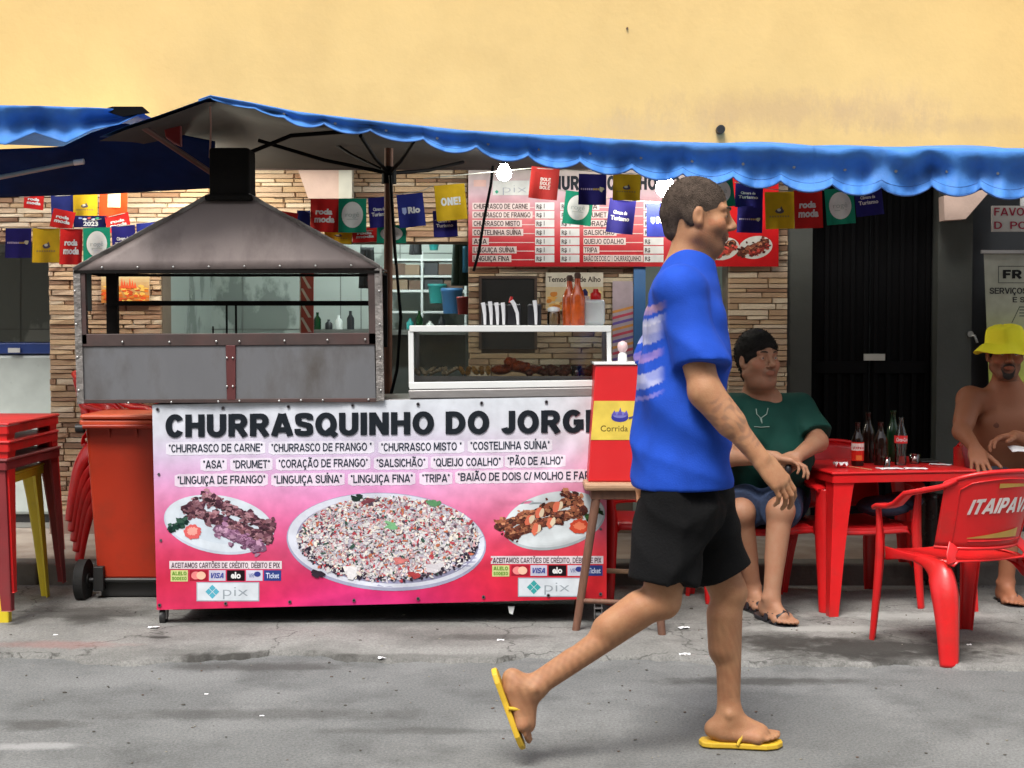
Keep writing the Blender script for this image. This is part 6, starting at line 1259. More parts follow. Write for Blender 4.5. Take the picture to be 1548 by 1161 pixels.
# manhole-like patch and small holes
# ================================================================== PEOPLE
def sdf_mesh(prims, vox, plane=None, noise=None):
    """prims: (kind, data, k, op); smooth-union field, meshed by surface nets"""
    lo = np.array([1e9] * 3); hi = -lo
    for p in prims:
        if p['op'] == 'add': lo = np.minimum(lo, p['lo']); hi = np.maximum(hi, p['hi'])
    lo = lo - 3 * vox; hi = hi + 3 * vox
    n = np.ceil((hi - lo) / vox).astype(int) + 1
    Fd = np.full(n, 1.0, dtype=np.float32)
    ax = [lo[i] + np.arange(n[i]) * vox for i in range(3)]
    for p in prims:
        if p.get('post'): continue
        k = p['k']; m = k * 1.2 + 3 * vox
        a = np.maximum(np.floor((p['lo'] - m - lo) / vox).astype(int), 0); b = np.minimum(np.ceil((p['hi'] + m - lo) / vox).astype(int) + 1, n)
        if (b <= a).any(): continue
        Xg, Yg, Zg = ax[0][a[0]:b[0], None, None], ax[1][None, a[1]:b[1], None], ax[2][None, None, a[2]:b[2]]
        d = p['f'](Xg, Yg, Zg).astype(np.float32); sl_ = (slice(a[0], b[0]), slice(a[1], b[1]), slice(a[2], b[2])); f = Fd[sl_]
        if p['op'] == 'add':
            if k > 0: h = np.maximum(k - np.abs(f - d), 0) / k; Fd[sl_] = np.minimum(f, d) - h * h * k * .25
            else: Fd[sl_] = np.minimum(f, d)
        else:
            d = -d; h = np.maximum(k - np.abs(f - d), 0) / max(k, 1e-6); Fd[sl_] = np.maximum(f, d) + h * h * k * .25
    if noise is not None:
        Fd += noise(ax[0][:, None, None], ax[1][None, :, None], ax[2][None, None, :]).astype(np.float32)
    for p in prims:
        if p.get('post'):
            a = np.maximum(np.floor((p['lo'] - lo) / vox).astype(int) - 2, 0); b = np.minimum(np.ceil((p['hi'] - lo) / vox).astype(int) + 3, n); sl_ = tuple(slice(a[i], b[i]) for i in range(3)); k = .012
            d = p['f'](ax[0][a[0]:b[0], None, None], ax[1][None, a[1]:b[1], None], ax[2][None, None, a[2]:b[2]]).astype(np.float32); f = Fd[sl_]; h = np.maximum(k - np.abs(f - d), 0) / k; Fd[sl_] = np.minimum(f, d) - h * h * k * .25
    if plane is not None:
        for pn, pc in plane: Fd = np.maximum(Fd, (ax[0][:, None, None] * pn[0] + ax[1][None, :, None] * pn[1] + ax[2][None, None, :] * pn[2] - pc).astype(np.float32))
    s = Fd < 0
    c8 = [s[i:n[0] - 1 + i, j:n[1] - 1 + j, k:n[2] - 1 + k] for i in (0, 1) for j in (0, 1) for k in (0, 1)]
    cnt = sum(c.astype(np.int8) for c in c8); act = (cnt > 0) & (cnt < 8); idx = np.argwhere(act); M = len(idx)
    imap = -np.ones(act.shape, dtype=np.int32); imap[act] = np.arange(M)
    off = [(i, j, k) for i in (0, 1) for j in (0, 1) for k in (0, 1)]
    val = [Fd[idx[:, 0] + o[0], idx[:, 1] + o[1], idx[:, 2] + o[2]] for o in off]
    acc = np.zeros((M, 3)); w_ = np.zeros(M)
    for i in range(8):
        for j in range(i + 1, 8):
            df = [abs(off[i][q] - off[j][q]) for q in range(3)]
            if sum(df) != 1: continue
            a, b = val[i], val[j]; m = (a < 0) != (b < 0); t = np.where(m, a / np.where(np.abs(a - b) < 1e-9, 1e-9, a - b), 0)
            for q in range(3): acc[:, q] += np.where(m, off[i][q] + (off[j][q] - off[i][q]) * t, 0)
            w_ += m
    V = (idx + acc / w_[:, None]) * vox + lo
    faces = []
    for axis in range(3):
        e = np.zeros(3, int); e[axis] = 1; u, v = [(1, 2), (2, 0), (0, 1)][axis]
        A = s[:n[0] - e[0], :n[1] - e[1], :n[2] - e[2]]; B = s[e[0]:, e[1]:, e[2]:]
        q = np.argwhere(A != B); q = q[(q[:, u] > 0) & (q[:, v] > 0) & (q[:, u] < n[u] - 1) & (q[:, v] < n[v] - 1)]
        def g(du, dv): r = q.copy(); r[:, u] += du; r[:, v] += dv; return imap[r[:, 0], r[:, 1], r[:, 2]]
        a, b, c, d = g(-1, -1), g(0, -1), g(0, 0), g(-1, 0); ins = A[q[:, 0], q[:, 1], q[:, 2]]
        quad = np.stack([a, b, c, d], 1); quad[~ins] = quad[~ins][:, ::-1]; faces.append(quad)
    return V, np.concatenate(faces)
def vec(p): return np.array([float(x) for x in p])
def cap(a, b, ra, rb=None, k=.02, op='add', flat=None, clip=False):
    """tapered capsule; flat = (axis, factor): thinner or wider along axis; clip: cut square at the b end"""
    a, b = vec(a), vec(b); rb = ra if rb is None else rb; ab = b - a; L2 = max(1e-9, ab @ ab); R = max(ra, rb) * (max(1, flat[1]) if flat else 1)
    def f(Xg, Yg, Zg):
        px, py, pz = Xg - a[0], Yg - a[1], Zg - a[2]; t = np.clip((px * ab[0] + py * ab[1] + pz * ab[2]) / L2, 0, 1)
        dx, dy, dz = px - t * ab[0], py - t * ab[1], pz - t * ab[2]
        if flat is not None:
            x = vec(flat[0]); x = x / np.linalg.norm(x); s_ = dx * x[0] + dy * x[1] + dz * x[2]; g = s_ / flat[1] - s_; dx, dy, dz = dx + x[0] * g, dy + x[1] * g, dz + x[2] * g
        d = np.sqrt(dx * dx + dy * dy + dz * dz) - (ra + (rb - ra) * t)
        if clip:
            L = math.sqrt(L2); d = np.maximum(d, (px * ab[0] + py * ab[1] + pz * ab[2]) / L - L)
        return d
    return dict(f=f, lo=np.minimum(a, b) - R, hi=np.maximum(a, b) + R, k=k, op=op)
def post(*ps):
    for p in ps: p['post'] = True
    return list(ps)
def ell(c, r, k=.02, op='add', fr=None):
    c, r = vec(c), vec(r); Rm = np.eye(3) if fr is None else np.array([list(v) for v in fr], dtype=float); R = r.max()
    def f(Xg, Yg, Zg):
        px, py, pz = Xg - c[0], Yg - c[1], Zg - c[2]; q = [(px * Rm[i][0] + py * Rm[i][1] + pz * Rm[i][2]) for i in range(3)]
        k0 = np.sqrt(sum((q[i] / r[i]) ** 2 for i in range(3))); k1 = np.sqrt(sum((q[i] / r[i] ** 2) ** 2 for i in range(3))); return k0 * (k0 - 1) / np.maximum(k1, 1e-6)
    return dict(f=f, lo=c - R, hi=c + R, k=k, op=op)
def frame(fwd, up):
    f = Vector(fwd).normalized(); r = f.cross(Vector(up)).normalized(); u = r.cross(f).normalized(); return r, f, u       # right, forward, up
def head_prims(c, fr, s=1.0, neck=None, jaw=1.0, nose=1.0):
    r, f, u = fr; c = Vector(c)
    def L(x, y, z): return c + (r * x + f * y + u * z) * s
    A = lambda a, b, ra, rb=None, k=.012, op='add': cap(L(*a), L(*b), ra * s, None if rb is None else rb * s, k, op)
    E = lambda a, rr, k=.02, op='add': ell(L(*a), [q * s for q in rr], k, op, (r, f, u))
    o = [E((0, -.014, .036), (.075, .096, .084)), E((0, .026, -.040), (.060 * jaw, .062, .072), .03), E((0, .058, -.088), (.030 * jaw, .026, .024), .025)]
    for x in (-1, 1):
        o += [A((x * .052 * jaw, .0, -.058), (x * .022, .055, -.094), .020, .016, .03), E((x * .040, .058, -.020), (.024, .022, .022), .025), A((x * .012, .083, .027), (x * .042, .070, .030), .010, .010, .012)]
        o += [E((x * .031, .094, .008), (.017, .015, .012), .012, 'cut')]
        o += [E((x * .031, .0735, .008), (.0150, .0140, .0130), .004)]
        o += [E((x * .031, .0905, .0065), (.0130, .0092, .0050), .002, 'cut')]
        o += [E((x * .077, -.004, -.004), (.009, .017, .027), .008), E((x * .086, .001, .0), (.006, .009, .015), .006, 'cut'), E((x * .074, .004, -.024), (.008, .010, .010), .008)]
        o += [E((x * .012 * nose, .096, -.028), (.0085, .010, .007), .007)]
    o += [A((0, .082, .018), (0, .102 + .006 * nose, -.020), .0085, .0125, .012), E((0, .080, -.052), (.026, .014, .016), .014), E((0, .0905, -.049), (.021, .007, .0055), .006), E((0, .0895, -.060), (.018, .007, .006), .006), A((-.020, .099, -.0545), (.020, .099, -.0545), .0016, .0016, .003, 'cut')]
    if neck is not None: o += [cap(L(0, -.022, -.035), neck, .052 * s, .058 * s, .035)]
    return o
def eyes(c, fr, parent, s=1.0, iris=(.06, .03, .015)):
    r, f, u = fr; c = Vector(c)
    for x in (-1, 1):
        p = c + (r * x * .031 + f * .0728 + u * .0075) * s; mb = MB(); mb.ball(p, .0125 * s, 14, 10, 0, (.40, .36, .33)); q = p + f * .0082 * s; mb.ball(q, .0055 * s, 10, 6, 0, iris); mb.build('eye', mat_print('eye_wet', rough=.15, spec=.6), parent)
        mb = MB(); a = [c + (r * x * (.014 + .010 * i) + f * (.0945 - .0035 * i * i * .6) + u * (.031 + (.003 if 0 < i < 3 else 0))) * s for i in range(4)]; mb.tube(a, [.0022 * s, .0034 * s, .0032 * s, .0015 * s], n=6); mb.build('eyebrow', mat('brow_hair', (.02, .014, .01), rough=.8), parent)
def hand_prims(w_, f, n, t, s=1.0, curl=(.35, .35, .35, .35), spread=.05, thumb=(.75, .6, .25), tcurl=.3):
    """w_: wrist, f: finger direction, n: palm normal (the way the palm faces), t: thumb side"""
    w_ = Vector(w_); f = Vector(f).normalized(); n = Vector(n); n = (n - f * n.dot(f)).normalized(); t = Vector(t); t = (t - f * t.dot(f) - n * t.dot(n)).normalized(); o = []
    ks = []
    for i in range(4):
        x = (.0285 - .019 * i) * s; ln = (.090, .093, .088, .080)[i] * s; kn = w_ + f * ln + t * x * 1.05 + n * (-.002 * s); ks.append(kn)
        o.append(cap(w_ + t * x * .55 + f * .012 * s, kn, .0140 * s, .0108 * s, .016, flat=None))
    o.append(ell(w_ + f * .05 * s, (.038 * s, .044 * s, .0145 * s), .014, fr=(t, f, n)))
    o.append(ell(w_ + f * .035 * s + t * .024 * s + n * .006 * s, (.017 * s, .028 * s, .014 * s), .014, fr=(t, f, n)))
    for i in range(4):
        L = ((.042, .026, .021), (.047, .030, .022), (.043, .028, .022), (.034, .021, .019))[i]; r0 = (.0092, .0095, .0090, .0080)[i] * s; p = ks[i]; a = curl[i] * .5; sp = (1.5 - i) * spread
        for j in range(3):
            d = (f * math.cos(a) + n * math.sin(a) + t * sp).normalized(); q = p + d * L[j] * s; o.append(cap(p, q, r0 * (1 - .08 * j), r0 * (.92 - .09 * j), .0035 if j else .006)); p = q; a += curl[i] * (1.0 if j == 0 else .8)
    p = w_ + f * .022 * s + t * .026 * s + n * .004 * s; d = (f * thumb[0] + t * thumb[1] + n * thumb[2]).normalized()
    for j, (L, r0, r1) in enumerate(((.046, .0145, .0115), (.032, .0112, .0100), (.027, .0100, .0078))):
        q = p + d * L * s; o.append(cap(p, q, r0 * s, r1 * s, .010 if j == 0 else .004)); p = q; d = (d + (f * .6 - t * .5) * tcurl).normalized()
    return o
def foot_prims(a, f, u, s=1.0):
    """a: ankle; f: toe direction; u: up off the sole; the sole lies .085 below the ankle"""
    a = Vector(a); f = Vector(f).normalized(); u = Vector(u); u = (u - f * u.dot(f)).normalized(); r = f.cross(u); o = []
    L = lambda x, y, z: a + (r * x + f * y + u * z) * s
    o += [ell(L(0, -.045, -.052), (.030 * s, .036 * s, .032 * s), .02, fr=(r, f, u)), cap(a, L(0, -.02, -.045), .036 * s, .032 * s, .02), cap(L(0, -.02, -.045), L(.004, .10, -.064), .034 * s, .020 * s, .025), cap(L(0, .0, -.02), L(0, .09, -.052), .030 * s, .020 * s, .025)]
    o += [cap(L(-.028, .09, -.068), L(.034, .085, -.070), .019 * s, .015 * s, .02), cap(L(-.02, -.02, -.065), L(-.026, .09, -.068), .020 * s, .018 * s, .02), cap(L(.016, -.02, -.066), L(.032, .08, -.070), .018 * s, .015 * s, .02)]
    for x, y, r0, ln in ((-.032, .098, .0135, .050), (-.013, .104, .0098, .044), (.004, .102, .0092, .038), (.019, .095, .0086, .034), (.034, .086, .0082, .028)): o.append(cap(L(x, y, -.068), L(x * 1.02, y + ln, -.072), r0 * s, r0 * .85 * s, .006))
    o += [ell(L(.033, -.006, .002), (.012 * s,) * 3, .012), ell(L(-.033, .0, .006), (.012 * s,) * 3, .012)]
    return o
def mesh_obj(name, V, Fc, m, parent, colfn=None, smooth_it=2):
    inv = np.array(PM[parent.name].inverted()) if parent is not None else np.eye(4)
    if smooth_it:
        e = np.concatenate([Fc[:, [0, 1]], Fc[:, [1, 2]], Fc[:, [2, 3]], Fc[:, [3, 0]]]); N_ = len(V)
        deg = np.bincount(e[:, 0], minlength=N_) + np.bincount(e[:, 1], minlength=N_)
        for _ in range(smooth_it):
            S = np.stack([np.bincount(e[:, 0], V[e[:, 1], q], N_) + np.bincount(e[:, 1], V[e[:, 0], q], N_) for q in range(3)], 1); V = V * .45 + .55 * S / np.maximum(deg, 1)[:, None]
    W_ = V @ inv[:3, :3].T + inv[:3, 3]
    me = bpy.data.meshes.new(name); me.vertices.add(len(V)); me.vertices.foreach_set('co', W_.astype(np.float32).ravel()); me.loops.add(Fc.size); me.loops.foreach_set('vertex_index', Fc.astype(np.int32).ravel())
    me.polygons.add(len(Fc)); me.polygons.foreach_set('loop_start', np.arange(0, Fc.size, 4, dtype=np.int32)); me.polygons.foreach_set('use_smooth', np.ones(len(Fc), bool)); me.update(calc_edges=True); me.validate()
    me.materials.append(m)
    if colfn is not None:
        c = colfn(V); at = me.color_attributes.new('Col', 'FLOAT_COLOR', 'POINT'); at.data.foreach_set('color', np.hstack([c, np.ones((len(c), 1))]).astype(np.float32).ravel())
    o = bpy.data.objects.new(name, me); COL.objects.link(o); o.parent = parent; return o
def skin_mat(name, base, red=(.30, .11, .055)):
    m = bpy.data.materials.new(name); m.use_nodes = True; n = m.node_tree; b = n.nodes['Principled BSDF']; a = n.nodes.new('ShaderNodeAttribute'); a.attribute_name = 'Col'
    tc = n.nodes.new('ShaderNodeTexCoord'); t = n.nodes.new('ShaderNodeTexNoise'); t.inputs['Scale'].default_value = 16; t.inputs['Detail'].default_value = 9; t.inputs['Roughness'].default_value = .75; n.links.new(tc.outputs['Object'], t.inputs['Vector'])
    r = n.nodes.new('ShaderNodeMapRange'); r.inputs[1].default_value = .38; r.inputs[2].default_value = .66; r.inputs[3].default_value = 0; r.inputs[4].default_value = .55; n.links.new(t.outputs[0], r.inputs[0])
    x = n.nodes.new('ShaderNodeMix'); x.data_type = 'RGBA'; n.links.new(r.outputs[0], x.inputs[0]); n.links.new(a.outputs[0], x.inputs[6]); x.inputs[7].default_value = (*red, 1); n.links.new(x.outputs[2], b.inputs['Base Color'])
    b.inputs['Roughness'].default_value = .58; b.inputs['Specular IOR Level'].default_value = .35; b.inputs['Subsurface Weight'].default_value = .10; b.inputs['Subsurface Radius'].default_value = (.012, .004, .002); b.inputs['Subsurface Scale'].default_value = .5
    t2 = n.nodes.new('ShaderNodeTexNoise'); t2.inputs['Scale'].default_value = 260; n.links.new(tc.outputs['Object'], t2.inputs['Vector']); bp = n.nodes.new('ShaderNodeBump'); bp.inputs['Strength'].default_value = .45; bp.inputs['Distance'].default_value = .002; n.links.new(t2.outputs[0], bp.inputs['Height']); n.links.new(bp.outputs[0], b.inputs['Normal']); return m
def smooth01(x): x = np.clip(x, 0, 1); return x * x * (3 - 2 * x)
def head_color(V, c, fr, s, base, beard=0.0, beardc=(.05, .035, .03)):
    col = np.tile(np.array(base), (len(V), 1)); r, f, u = [np.array(v) for v in fr]; q = (V - np.array(c)) / s; x, y, z = q @ r, q @ f, q @ u
    near = (np.abs(x) < .11) & (np.abs(y) < .13) & (z > -.14) & (z < .13)
    lip = near & (y > .08) & (((x / .023) ** 2 + ((z + .055) / .0105) ** 2) < 1); col[lip] = np.array(base) * np.array([.72, .50, .50])
    if beard > 0:
        b1 = smooth01((-.026 - z) / .02) * smooth01((y + .03) / .04) * (z > -.125); m2 = ((x / .034) ** 2 + ((z + .056) / .034) ** 2 < 1) & (y > .06)
        k = (b1 * .78 + m2 * .4) * min(1, beard) * (.8 + .2 * np.sin(x * 900) * np.sin(z * 800 + y * 700)) * near * (~lip); col = col * (1 - k[:, None]) + np.array(beardc) * k[:, None]
    cheek = near & (((np.abs(x) - .045) / .022) ** 2 + ((z + .018) / .02) ** 2 < 1) & (y > .03); col[cheek] *= np.array([1.08, .9, .88]); return col
def hair_prims(c, fr, s=1.0, cut=.03, size=.008, back=-.055):
    r, f, u = fr; c = Vector(c); L = lambda x, y, z: c + (r * x + f * y + u * z) * s
    return [ell(L(0, -.016, .038), [(.075 + size) * s, (.096 + size) * s, (.084 + size * 1.2) * s], .01, 'add', (r, f, u)), cap(L(0, -.075, -.0), L(0, -.066, back), .044 * s, .038 * s, .03), ell(L(.066, -.02, -.006), [.014 * s, .026 * s, .03 * s], .012, 'add', (r, f, u)), ell(L(-.066, -.02, -.006), [.014 * s, .026 * s, .03 * s], .012, 'add', (r, f, u)),
            ell(L(0, .105, -.012 - cut * 0), [.070 * s, .062 * s, (.068 + .0) * s], .012, 'cut', (r, f, u)), ell(L(.052, .065, -.05), [.04 * s, .05 * s, .06 * s], .01, 'cut', (r, f, u)), ell(L(-.052, .065, -.05), [.04 * s, .05 * s, .06 * s], .01, 'cut', (r, f, u)),
            ell(L(.09, -.002, -.004), [.016 * s, .022 * s, .034 * s], .006, 'cut', (r, f, u)), ell(L(-.09, -.002, -.004), [.016 * s, .022 * s, .034 * s], .006, 'cut', (r, f, u))]
def folds(seed, amp=.004, fx=14, fz=9):
    r_ = np.random.RandomState(seed); ph = r_.uniform(0, 6.28, 12); dr = r_.normal(size=(6, 3)); dr /= np.linalg.norm(dr, axis=1)[:, None]; fq = r_.uniform(10, 34, 6)
    def f(Xg, Yg, Zg):
        o = 0
        wx = .05 * np.sin(Zg * 7 + ph[8]) + .03 * np.sin(Xg * 11 + ph[9])
        for i in range(6): o = o + np.sin((Xg + wx) * dr[i][0] * fq[i] + Yg * dr[i][1] * fq[i] + (Zg + wx) * dr[i][2] * fq[i] * .8 + ph[i]) / (1 + .05 * fq[i]) 
        return amp * o * .8
    return f
def creases(seed, amp=.009, f0=9, vert=.5):
    """soft ridged cloth folds"""
    r_ = np.random.RandomState(seed); dr = r_.normal(size=(5, 3)); dr[:, 2] *= vert; dr /= np.linalg.norm(dr, axis=1)[:, None]; ph = r_.uniform(0, 6.28, 10); fq = f0 * r_.uniform(.8, 2.2, 5)
    def f(Xg, Yg, Zg):
        wx = .07 * np.sin(Zg * 6 + ph[5]) + .05 * np.sin(Xg * 9 + Yg * 5 + ph[6]); wz = .06 * np.sin(Xg * 8 + ph[7]) + .04 * np.sin(Zg * 13 + ph[8]); o = 0
        for i in range(5): q = np.sin((Xg + wx) * dr[i][0] * fq[i] + (Yg + wx) * dr[i][1] * fq[i] + (Zg + wz) * dr[i][2] * fq[i] + ph[i]); o = o + (np.sqrt(q * q + .02) - .62) * (.4 + .6 * np.sin(ph[i] * 3 + Zg * 5) ** 2)
        return amp * (o - .35)
    return f
def tufts(parent, V, c, fr, n, ln, m, seed=1, wd=.0022):
    r_ = np.random.RandomState(seed); r, f, u = fr; c = Vector(c); mb = MB()
    for i in r_.choice(len(V), n):
        p = Vector(V[i]); nn = (p - c).normalized(); 
        if (p - c).dot(f) > .03 and (p - c).dot(u) < .04: continue
        t = (Vector(r_.normal(size=3) * .45) - f * .5 - u * .35); t = (t - nn * t.dot(nn)).normalized(); s_ = nn.cross(t) * wd; L = ln * r_.uniform(.5, 1.2)
        mb.add([p - s_ - nn * .002, p + s_ - nn * .002, p + s_ * .7 + nn * L * .35 + t * L * .5, p + nn * L * .38 + t * L], [(0, 1, 2), (0, 2, 3)])
    tag(mb.build('hair_tufts', m, parent), kind='stuff')
SKIN_W = (.40, .205, .105); SKIN_G = (.33, .175, .105); SKIN_H = (.31, .125, .065)
UP = Vector((0, 0, 1))
# ------------------------------------------------------------------ the walking man
WC = 4.20
wk = thing('person', 'man in blue t-shirt, black shorts and yellow flip-flops striding right in the foreground', 'person', (P(1040, 0, WC).x, WC, 0))
hc = P(1056, 328, WC); hfr = frame((1, -.10, -.10), UP); HS = .98
nb = P(1040, 400, WC); pel = P(1032, 742, WC); che = P(1034, 500, WC)
shR, shL = P(1030, 440, WC - .175), P(1034, 440, WC + .175); shR.y, shL.y = WC - .165, WC + .165
elR, wrR = P(1066, 592, 3.97), P(1150, 694, 3.93); hdR = (P(1195, 748, 3.93) - wrR).normalized()
elL, wrL = P(985, 590, 4.46), P(975, 700, 4.42)
hipR, hipL = P(1022, 765, WC - .09), P(1052, 765, WC + .09)
knR, anR = P(1000, 905, WC - .10), P(808, 1040, WC - .10)
knL, anL = P(1100, 895, WC + .10), P(1104, 1082, WC + .10)
anL.z = .085 + .022
fR = (P(812, 1150, WC - .1) - P(775, 1050, WC - .1)).normalized(); uR = Vector((-fR.z, 0, fR.x)); uR = uR if uR.dot(anR - P(770, 1100, WC - .1)) > 0 else -uR
def torso(ch, pl, w_=.145, th=.105, side=Vector((0, 1, 0)), k=.06):
    o = []
    for s_ in (-1, 1):
        o += [cap(ch + side * s_ * .075 + UP * .02, pl + side * s_ * .055, th, th * .92, k)]
    return o
B = torso(che, pel) + head_prims(hc, hfr, HS, nb)
B += [cap(shR, shL, .055, .055, .06), cap(nb - UP * .05, che, .075, .10, .06), cap(shR, elR, .054, .044, .03), cap(elR, wrR, .043, .027, .02), cap(shL, elL, .054, .044, .03), cap(elL, wrL, .043, .027, .02), ell(shR, (.062, .06, .065), .03), cap(elR, elR.lerp(wrR, .45), .044, .042, .02)]
B += hand_prims(wrR, hdR, (-.5, .75, -.4), (.6, -.35, -.2), 1.0, curl=(.45, .5, .55, .6), spread=.03, thumb=(.85, .45, .3))
B += hand_prims(wrL, (.1, 0, -1), (0, -1, 0), (1, 0, 0), 1.0)
for h_, kn, an in ((hipR, knR, anR), (hipL, knL, anL)):
    d = (an - kn); ln = d.length; dd = d.normalized(); bk_ = Vector((-dd.z, 0, dd.x)); bk_ = bk_ if bk_.x < 0 else -bk_
    B += [cap(h_, kn, .088, .055, .03), ell(kn - bk_ * .012, (.046, .046, .050), .02), cap(kn, an, .047, .030, .02), cap(kn + dd * .07 + bk_ * .022 + Vector((0, .016, 0)), kn + dd * .19 + bk_ * .026 + Vector((0, .014, 0)), .040, .033, .03), cap(kn + dd * .07 + bk_ * .022 - Vector((0, .018, 0)), kn + dd * .17 + bk_ * .026 - Vector((0, .016, 0)), .040, .034, .03), cap(an - dd * .14 + bk_ * .020, an + bk_ * .030, .014, .010, .02)]
B += foot_prims(anR, fR, uR) + foot_prims(anL, (1, -.10, 0), UP)
V, Fc = sdf_mesh(B, .0038)
def colW(V):
    c = head_color(V, hc, hfr, HS, SKIN_W, 1.15, (.03, .02, .016))
    # faded blue-grey tattoo on the near forearm
    a, b = np.array(elR), np.array(wrR); ab = b - a; t = ((V - a) @ ab) / (ab @ ab); d_ = np.linalg.norm(V - a - np.clip(t, 0, 1)[:, None] * ab, axis=1)
    pat = np.sin(V[:, 0] * 95 + 3 * np.sin(V[:, 2] * 60)) * np.sin(V[:, 2] * 110 + 2.5 * np.sin(V[:, 0] * 70 + V[:, 1] * 40)); k = ((t > .12) & (t < .86) & (d_ < .07)) * smooth01((pat + .25) / .6) * .42
    k = np.clip(k, 0, 1); c = c * (1 - k[:, None]) + np.array([.075, .06, .058]) * k[:, None]
    # darker body hair and knees
    k = .22 * smooth01((.46 - V[:, 2]) / .1) * (V[:, 2] > .16) * (.5 + .5 * np.sin(V[:, 0] * 240 + V[:, 2] * 90) * np.sin(V[:, 1] * 260 + V[:, 2] * 60)); return c * (1 - k[:, None])
m_skin = skin_mat('skin', SKIN_W)
mesh_obj('body', V, Fc, m_skin, wk, colW)
eyes(hc, hfr, wk, HS)
hp = hair_prims(hc, hfr, HS, size=.0022, back=-.045); V, Fc = sdf_mesh(hp, .004, noise=folds(2, .0006)); mesh_obj('hair', V, Fc, mat('buzz_hair', (.085, .062, .048), spec=.2, rough=.95, var=.4, vscale=40, bump=.9, bscale=260), wk); tufts(wk, V, hc, hfr, 4200, .0032, MATS['buzz_hair'], 9, .0011)
# shirt
slv = (elR - shR).normalized()
SHT = [cap(che + Vector((.0, s_ * .075, .03)), P(1030, 728, WC) + Vector((0, s_ * .070, 0)), .106, .136, .06) for s_ in (-1, 1)]
SHT += [cap(shR + Vector((0, .02, .0)), shL - Vector((0, .02, 0)), .072, .072, .05), cap(nb - Vector((0, 0, .020)), che, .078, .12, .05), cap(P(1008, 560, WC), P(1006, 700, WC), .08, .10, .05),
        cap(shR, shR.lerp(elR, .72), .064, .074, .03, clip=True), cap(shL, shL.lerp(elL, .72), .070, .08, .03, clip=True)]
fo = creases(5, .012, 10)
SHT += post(cap(shR, shL, .066, .066), cap(shR, shR.lerp(elR, .70), .064, .062, clip=True), cap(shL, shL.lerp(elL, .70), .064, .062, clip=True), ell(shR, (.073, .071, .076)), ell(shL, (.073, .071, .076)), cap(nb - UP * .055, che, .086, .112), *[cap(che + Vector((0, s_ * .075, .02)), pel + Vector((0, s_ * .055, 0)), .117, .110) for s_ in (-1, 1)])
V, Fc = sdf_mesh(SHT, .0058, noise=fo, plane=[((.02, 0, -1), -P(1030, 733, WC).z + .02 * P(1030, 0, WC).x)])
BL = np.array([.012, .065, .44])
def colS(V):
    c = np.tile(BL, (len(V), 1)); x0 = P(965, 0, WC).x; z = V[:, 2]; x = V[:, 0]
    u = (x - (x0 - .02)) ; t = z - (P(0, 520, WC).z + (x - x0) * .5)
    bk_ = smooth01((P(1000, 0, WC).x - x) / .03)
    for off, wd, col in ((.085, .012, (.62, .35, .30)), (.050, .010, (.72, .70, .74)), (.015, .028, (.60, .58, .66)), (-.05, .012, (.40, .25, .52)), (-.115, .022, (.62, .62, .74)), (-.165, .006, (.3, .25, .6))):
        k = (np.abs(t - off) < wd) * bk_; k = k * (.62 + .38 * smooth01(np.sin(x * 60 + z * 23) * np.sin(z * 90 - x * 31) * 1.5 + .6)); c = c * (1 - k[:, None] * .62) + np.array(col) * k[:, None] * .62
    return c
mesh_obj('shirt', V, Fc, mat_print('jersey_cloth', rough=.8, spec=.2, bump=.25), wk, colS)
SHO = [cap(pel + Vector((0, s_ * .06, .0)), pel + Vector((0, s_ * .06, -.03)), .100, .120, .05) for s_ in (-1, 1)]
SHO += [cap(hipR + UP * .02, hipR.lerp(knR, .80) + Vector((0, 0, 0)), .108, .102, .04, clip=True), cap(hipL + UP * .02, hipL.lerp(knL, .78), .108, .100, .04, clip=True)]
V, Fc = sdf_mesh(SHO, .006, noise=creases(8, .010, 12)); mesh_obj('shorts', V, Fc, mat('black_short_cloth', (.006, .006, .0065), spec=.15, rough=.9, bump=.3, bscale=120), wk)
m_sole = mat('yellow_rubber', (.66, .42, .03), rough=.5)
def flipflop(parent, a, f, u, m, s=1.0, strapm=None, name='flip_flop'):
    a = Vector(a); f = Vector(f).normalized(); u = Vector(u); u = (u - f * u.dot(f)).normalized(); r = f.cross(u); L = lambda x, y, z: a + (r * x + f * y + u * z) * s
    out = [(-.040, -.06), (-.030, -.088), (0, -.098), (.030, -.088), (.040, -.06), (.038, .0), (.044, .07), (.046, .11), (.030, .145), (0, .163), (-.030, .160), (-.046, .13), (-.046, .08), (-.036, .0)]
    mb = MB(); mb.prism([L(x, y, -.103) for x, y in out][::-1], u * .017 * s); sl = mb.build(name, m, parent, bevel=.004)
    mb = MB(); mb.tube([L(-.014, .118, -.082), L(-.014, .106, -.045), L(.012, .07, -.030), L(.036, .035, -.062), L(.042, .02, -.090)], .0055 * s); mb.tube([L(-.014, .106, -.045), L(-.026, .07, -.036), L(-.038, .03, -.065), L(-.042, .015, -.090)], .0055 * s)
    if name == 'sandal':
        for y_, w__ in ((.075, .05), (.02, .03)): mb.sweep([L(-.044, y_, -.085), L(-.036, y_, -.05), L(0, y_ + .005, -.030), L(.034, y_, -.05), L(.044, y_, -.085)], w__, .006, f)
    mb.build('strap', strapm or m, parent)
flipflop(wk, anL, (1, -.10, 0), UP, m_sole); flipflop(wk, anR, fR, uR, m_sole)
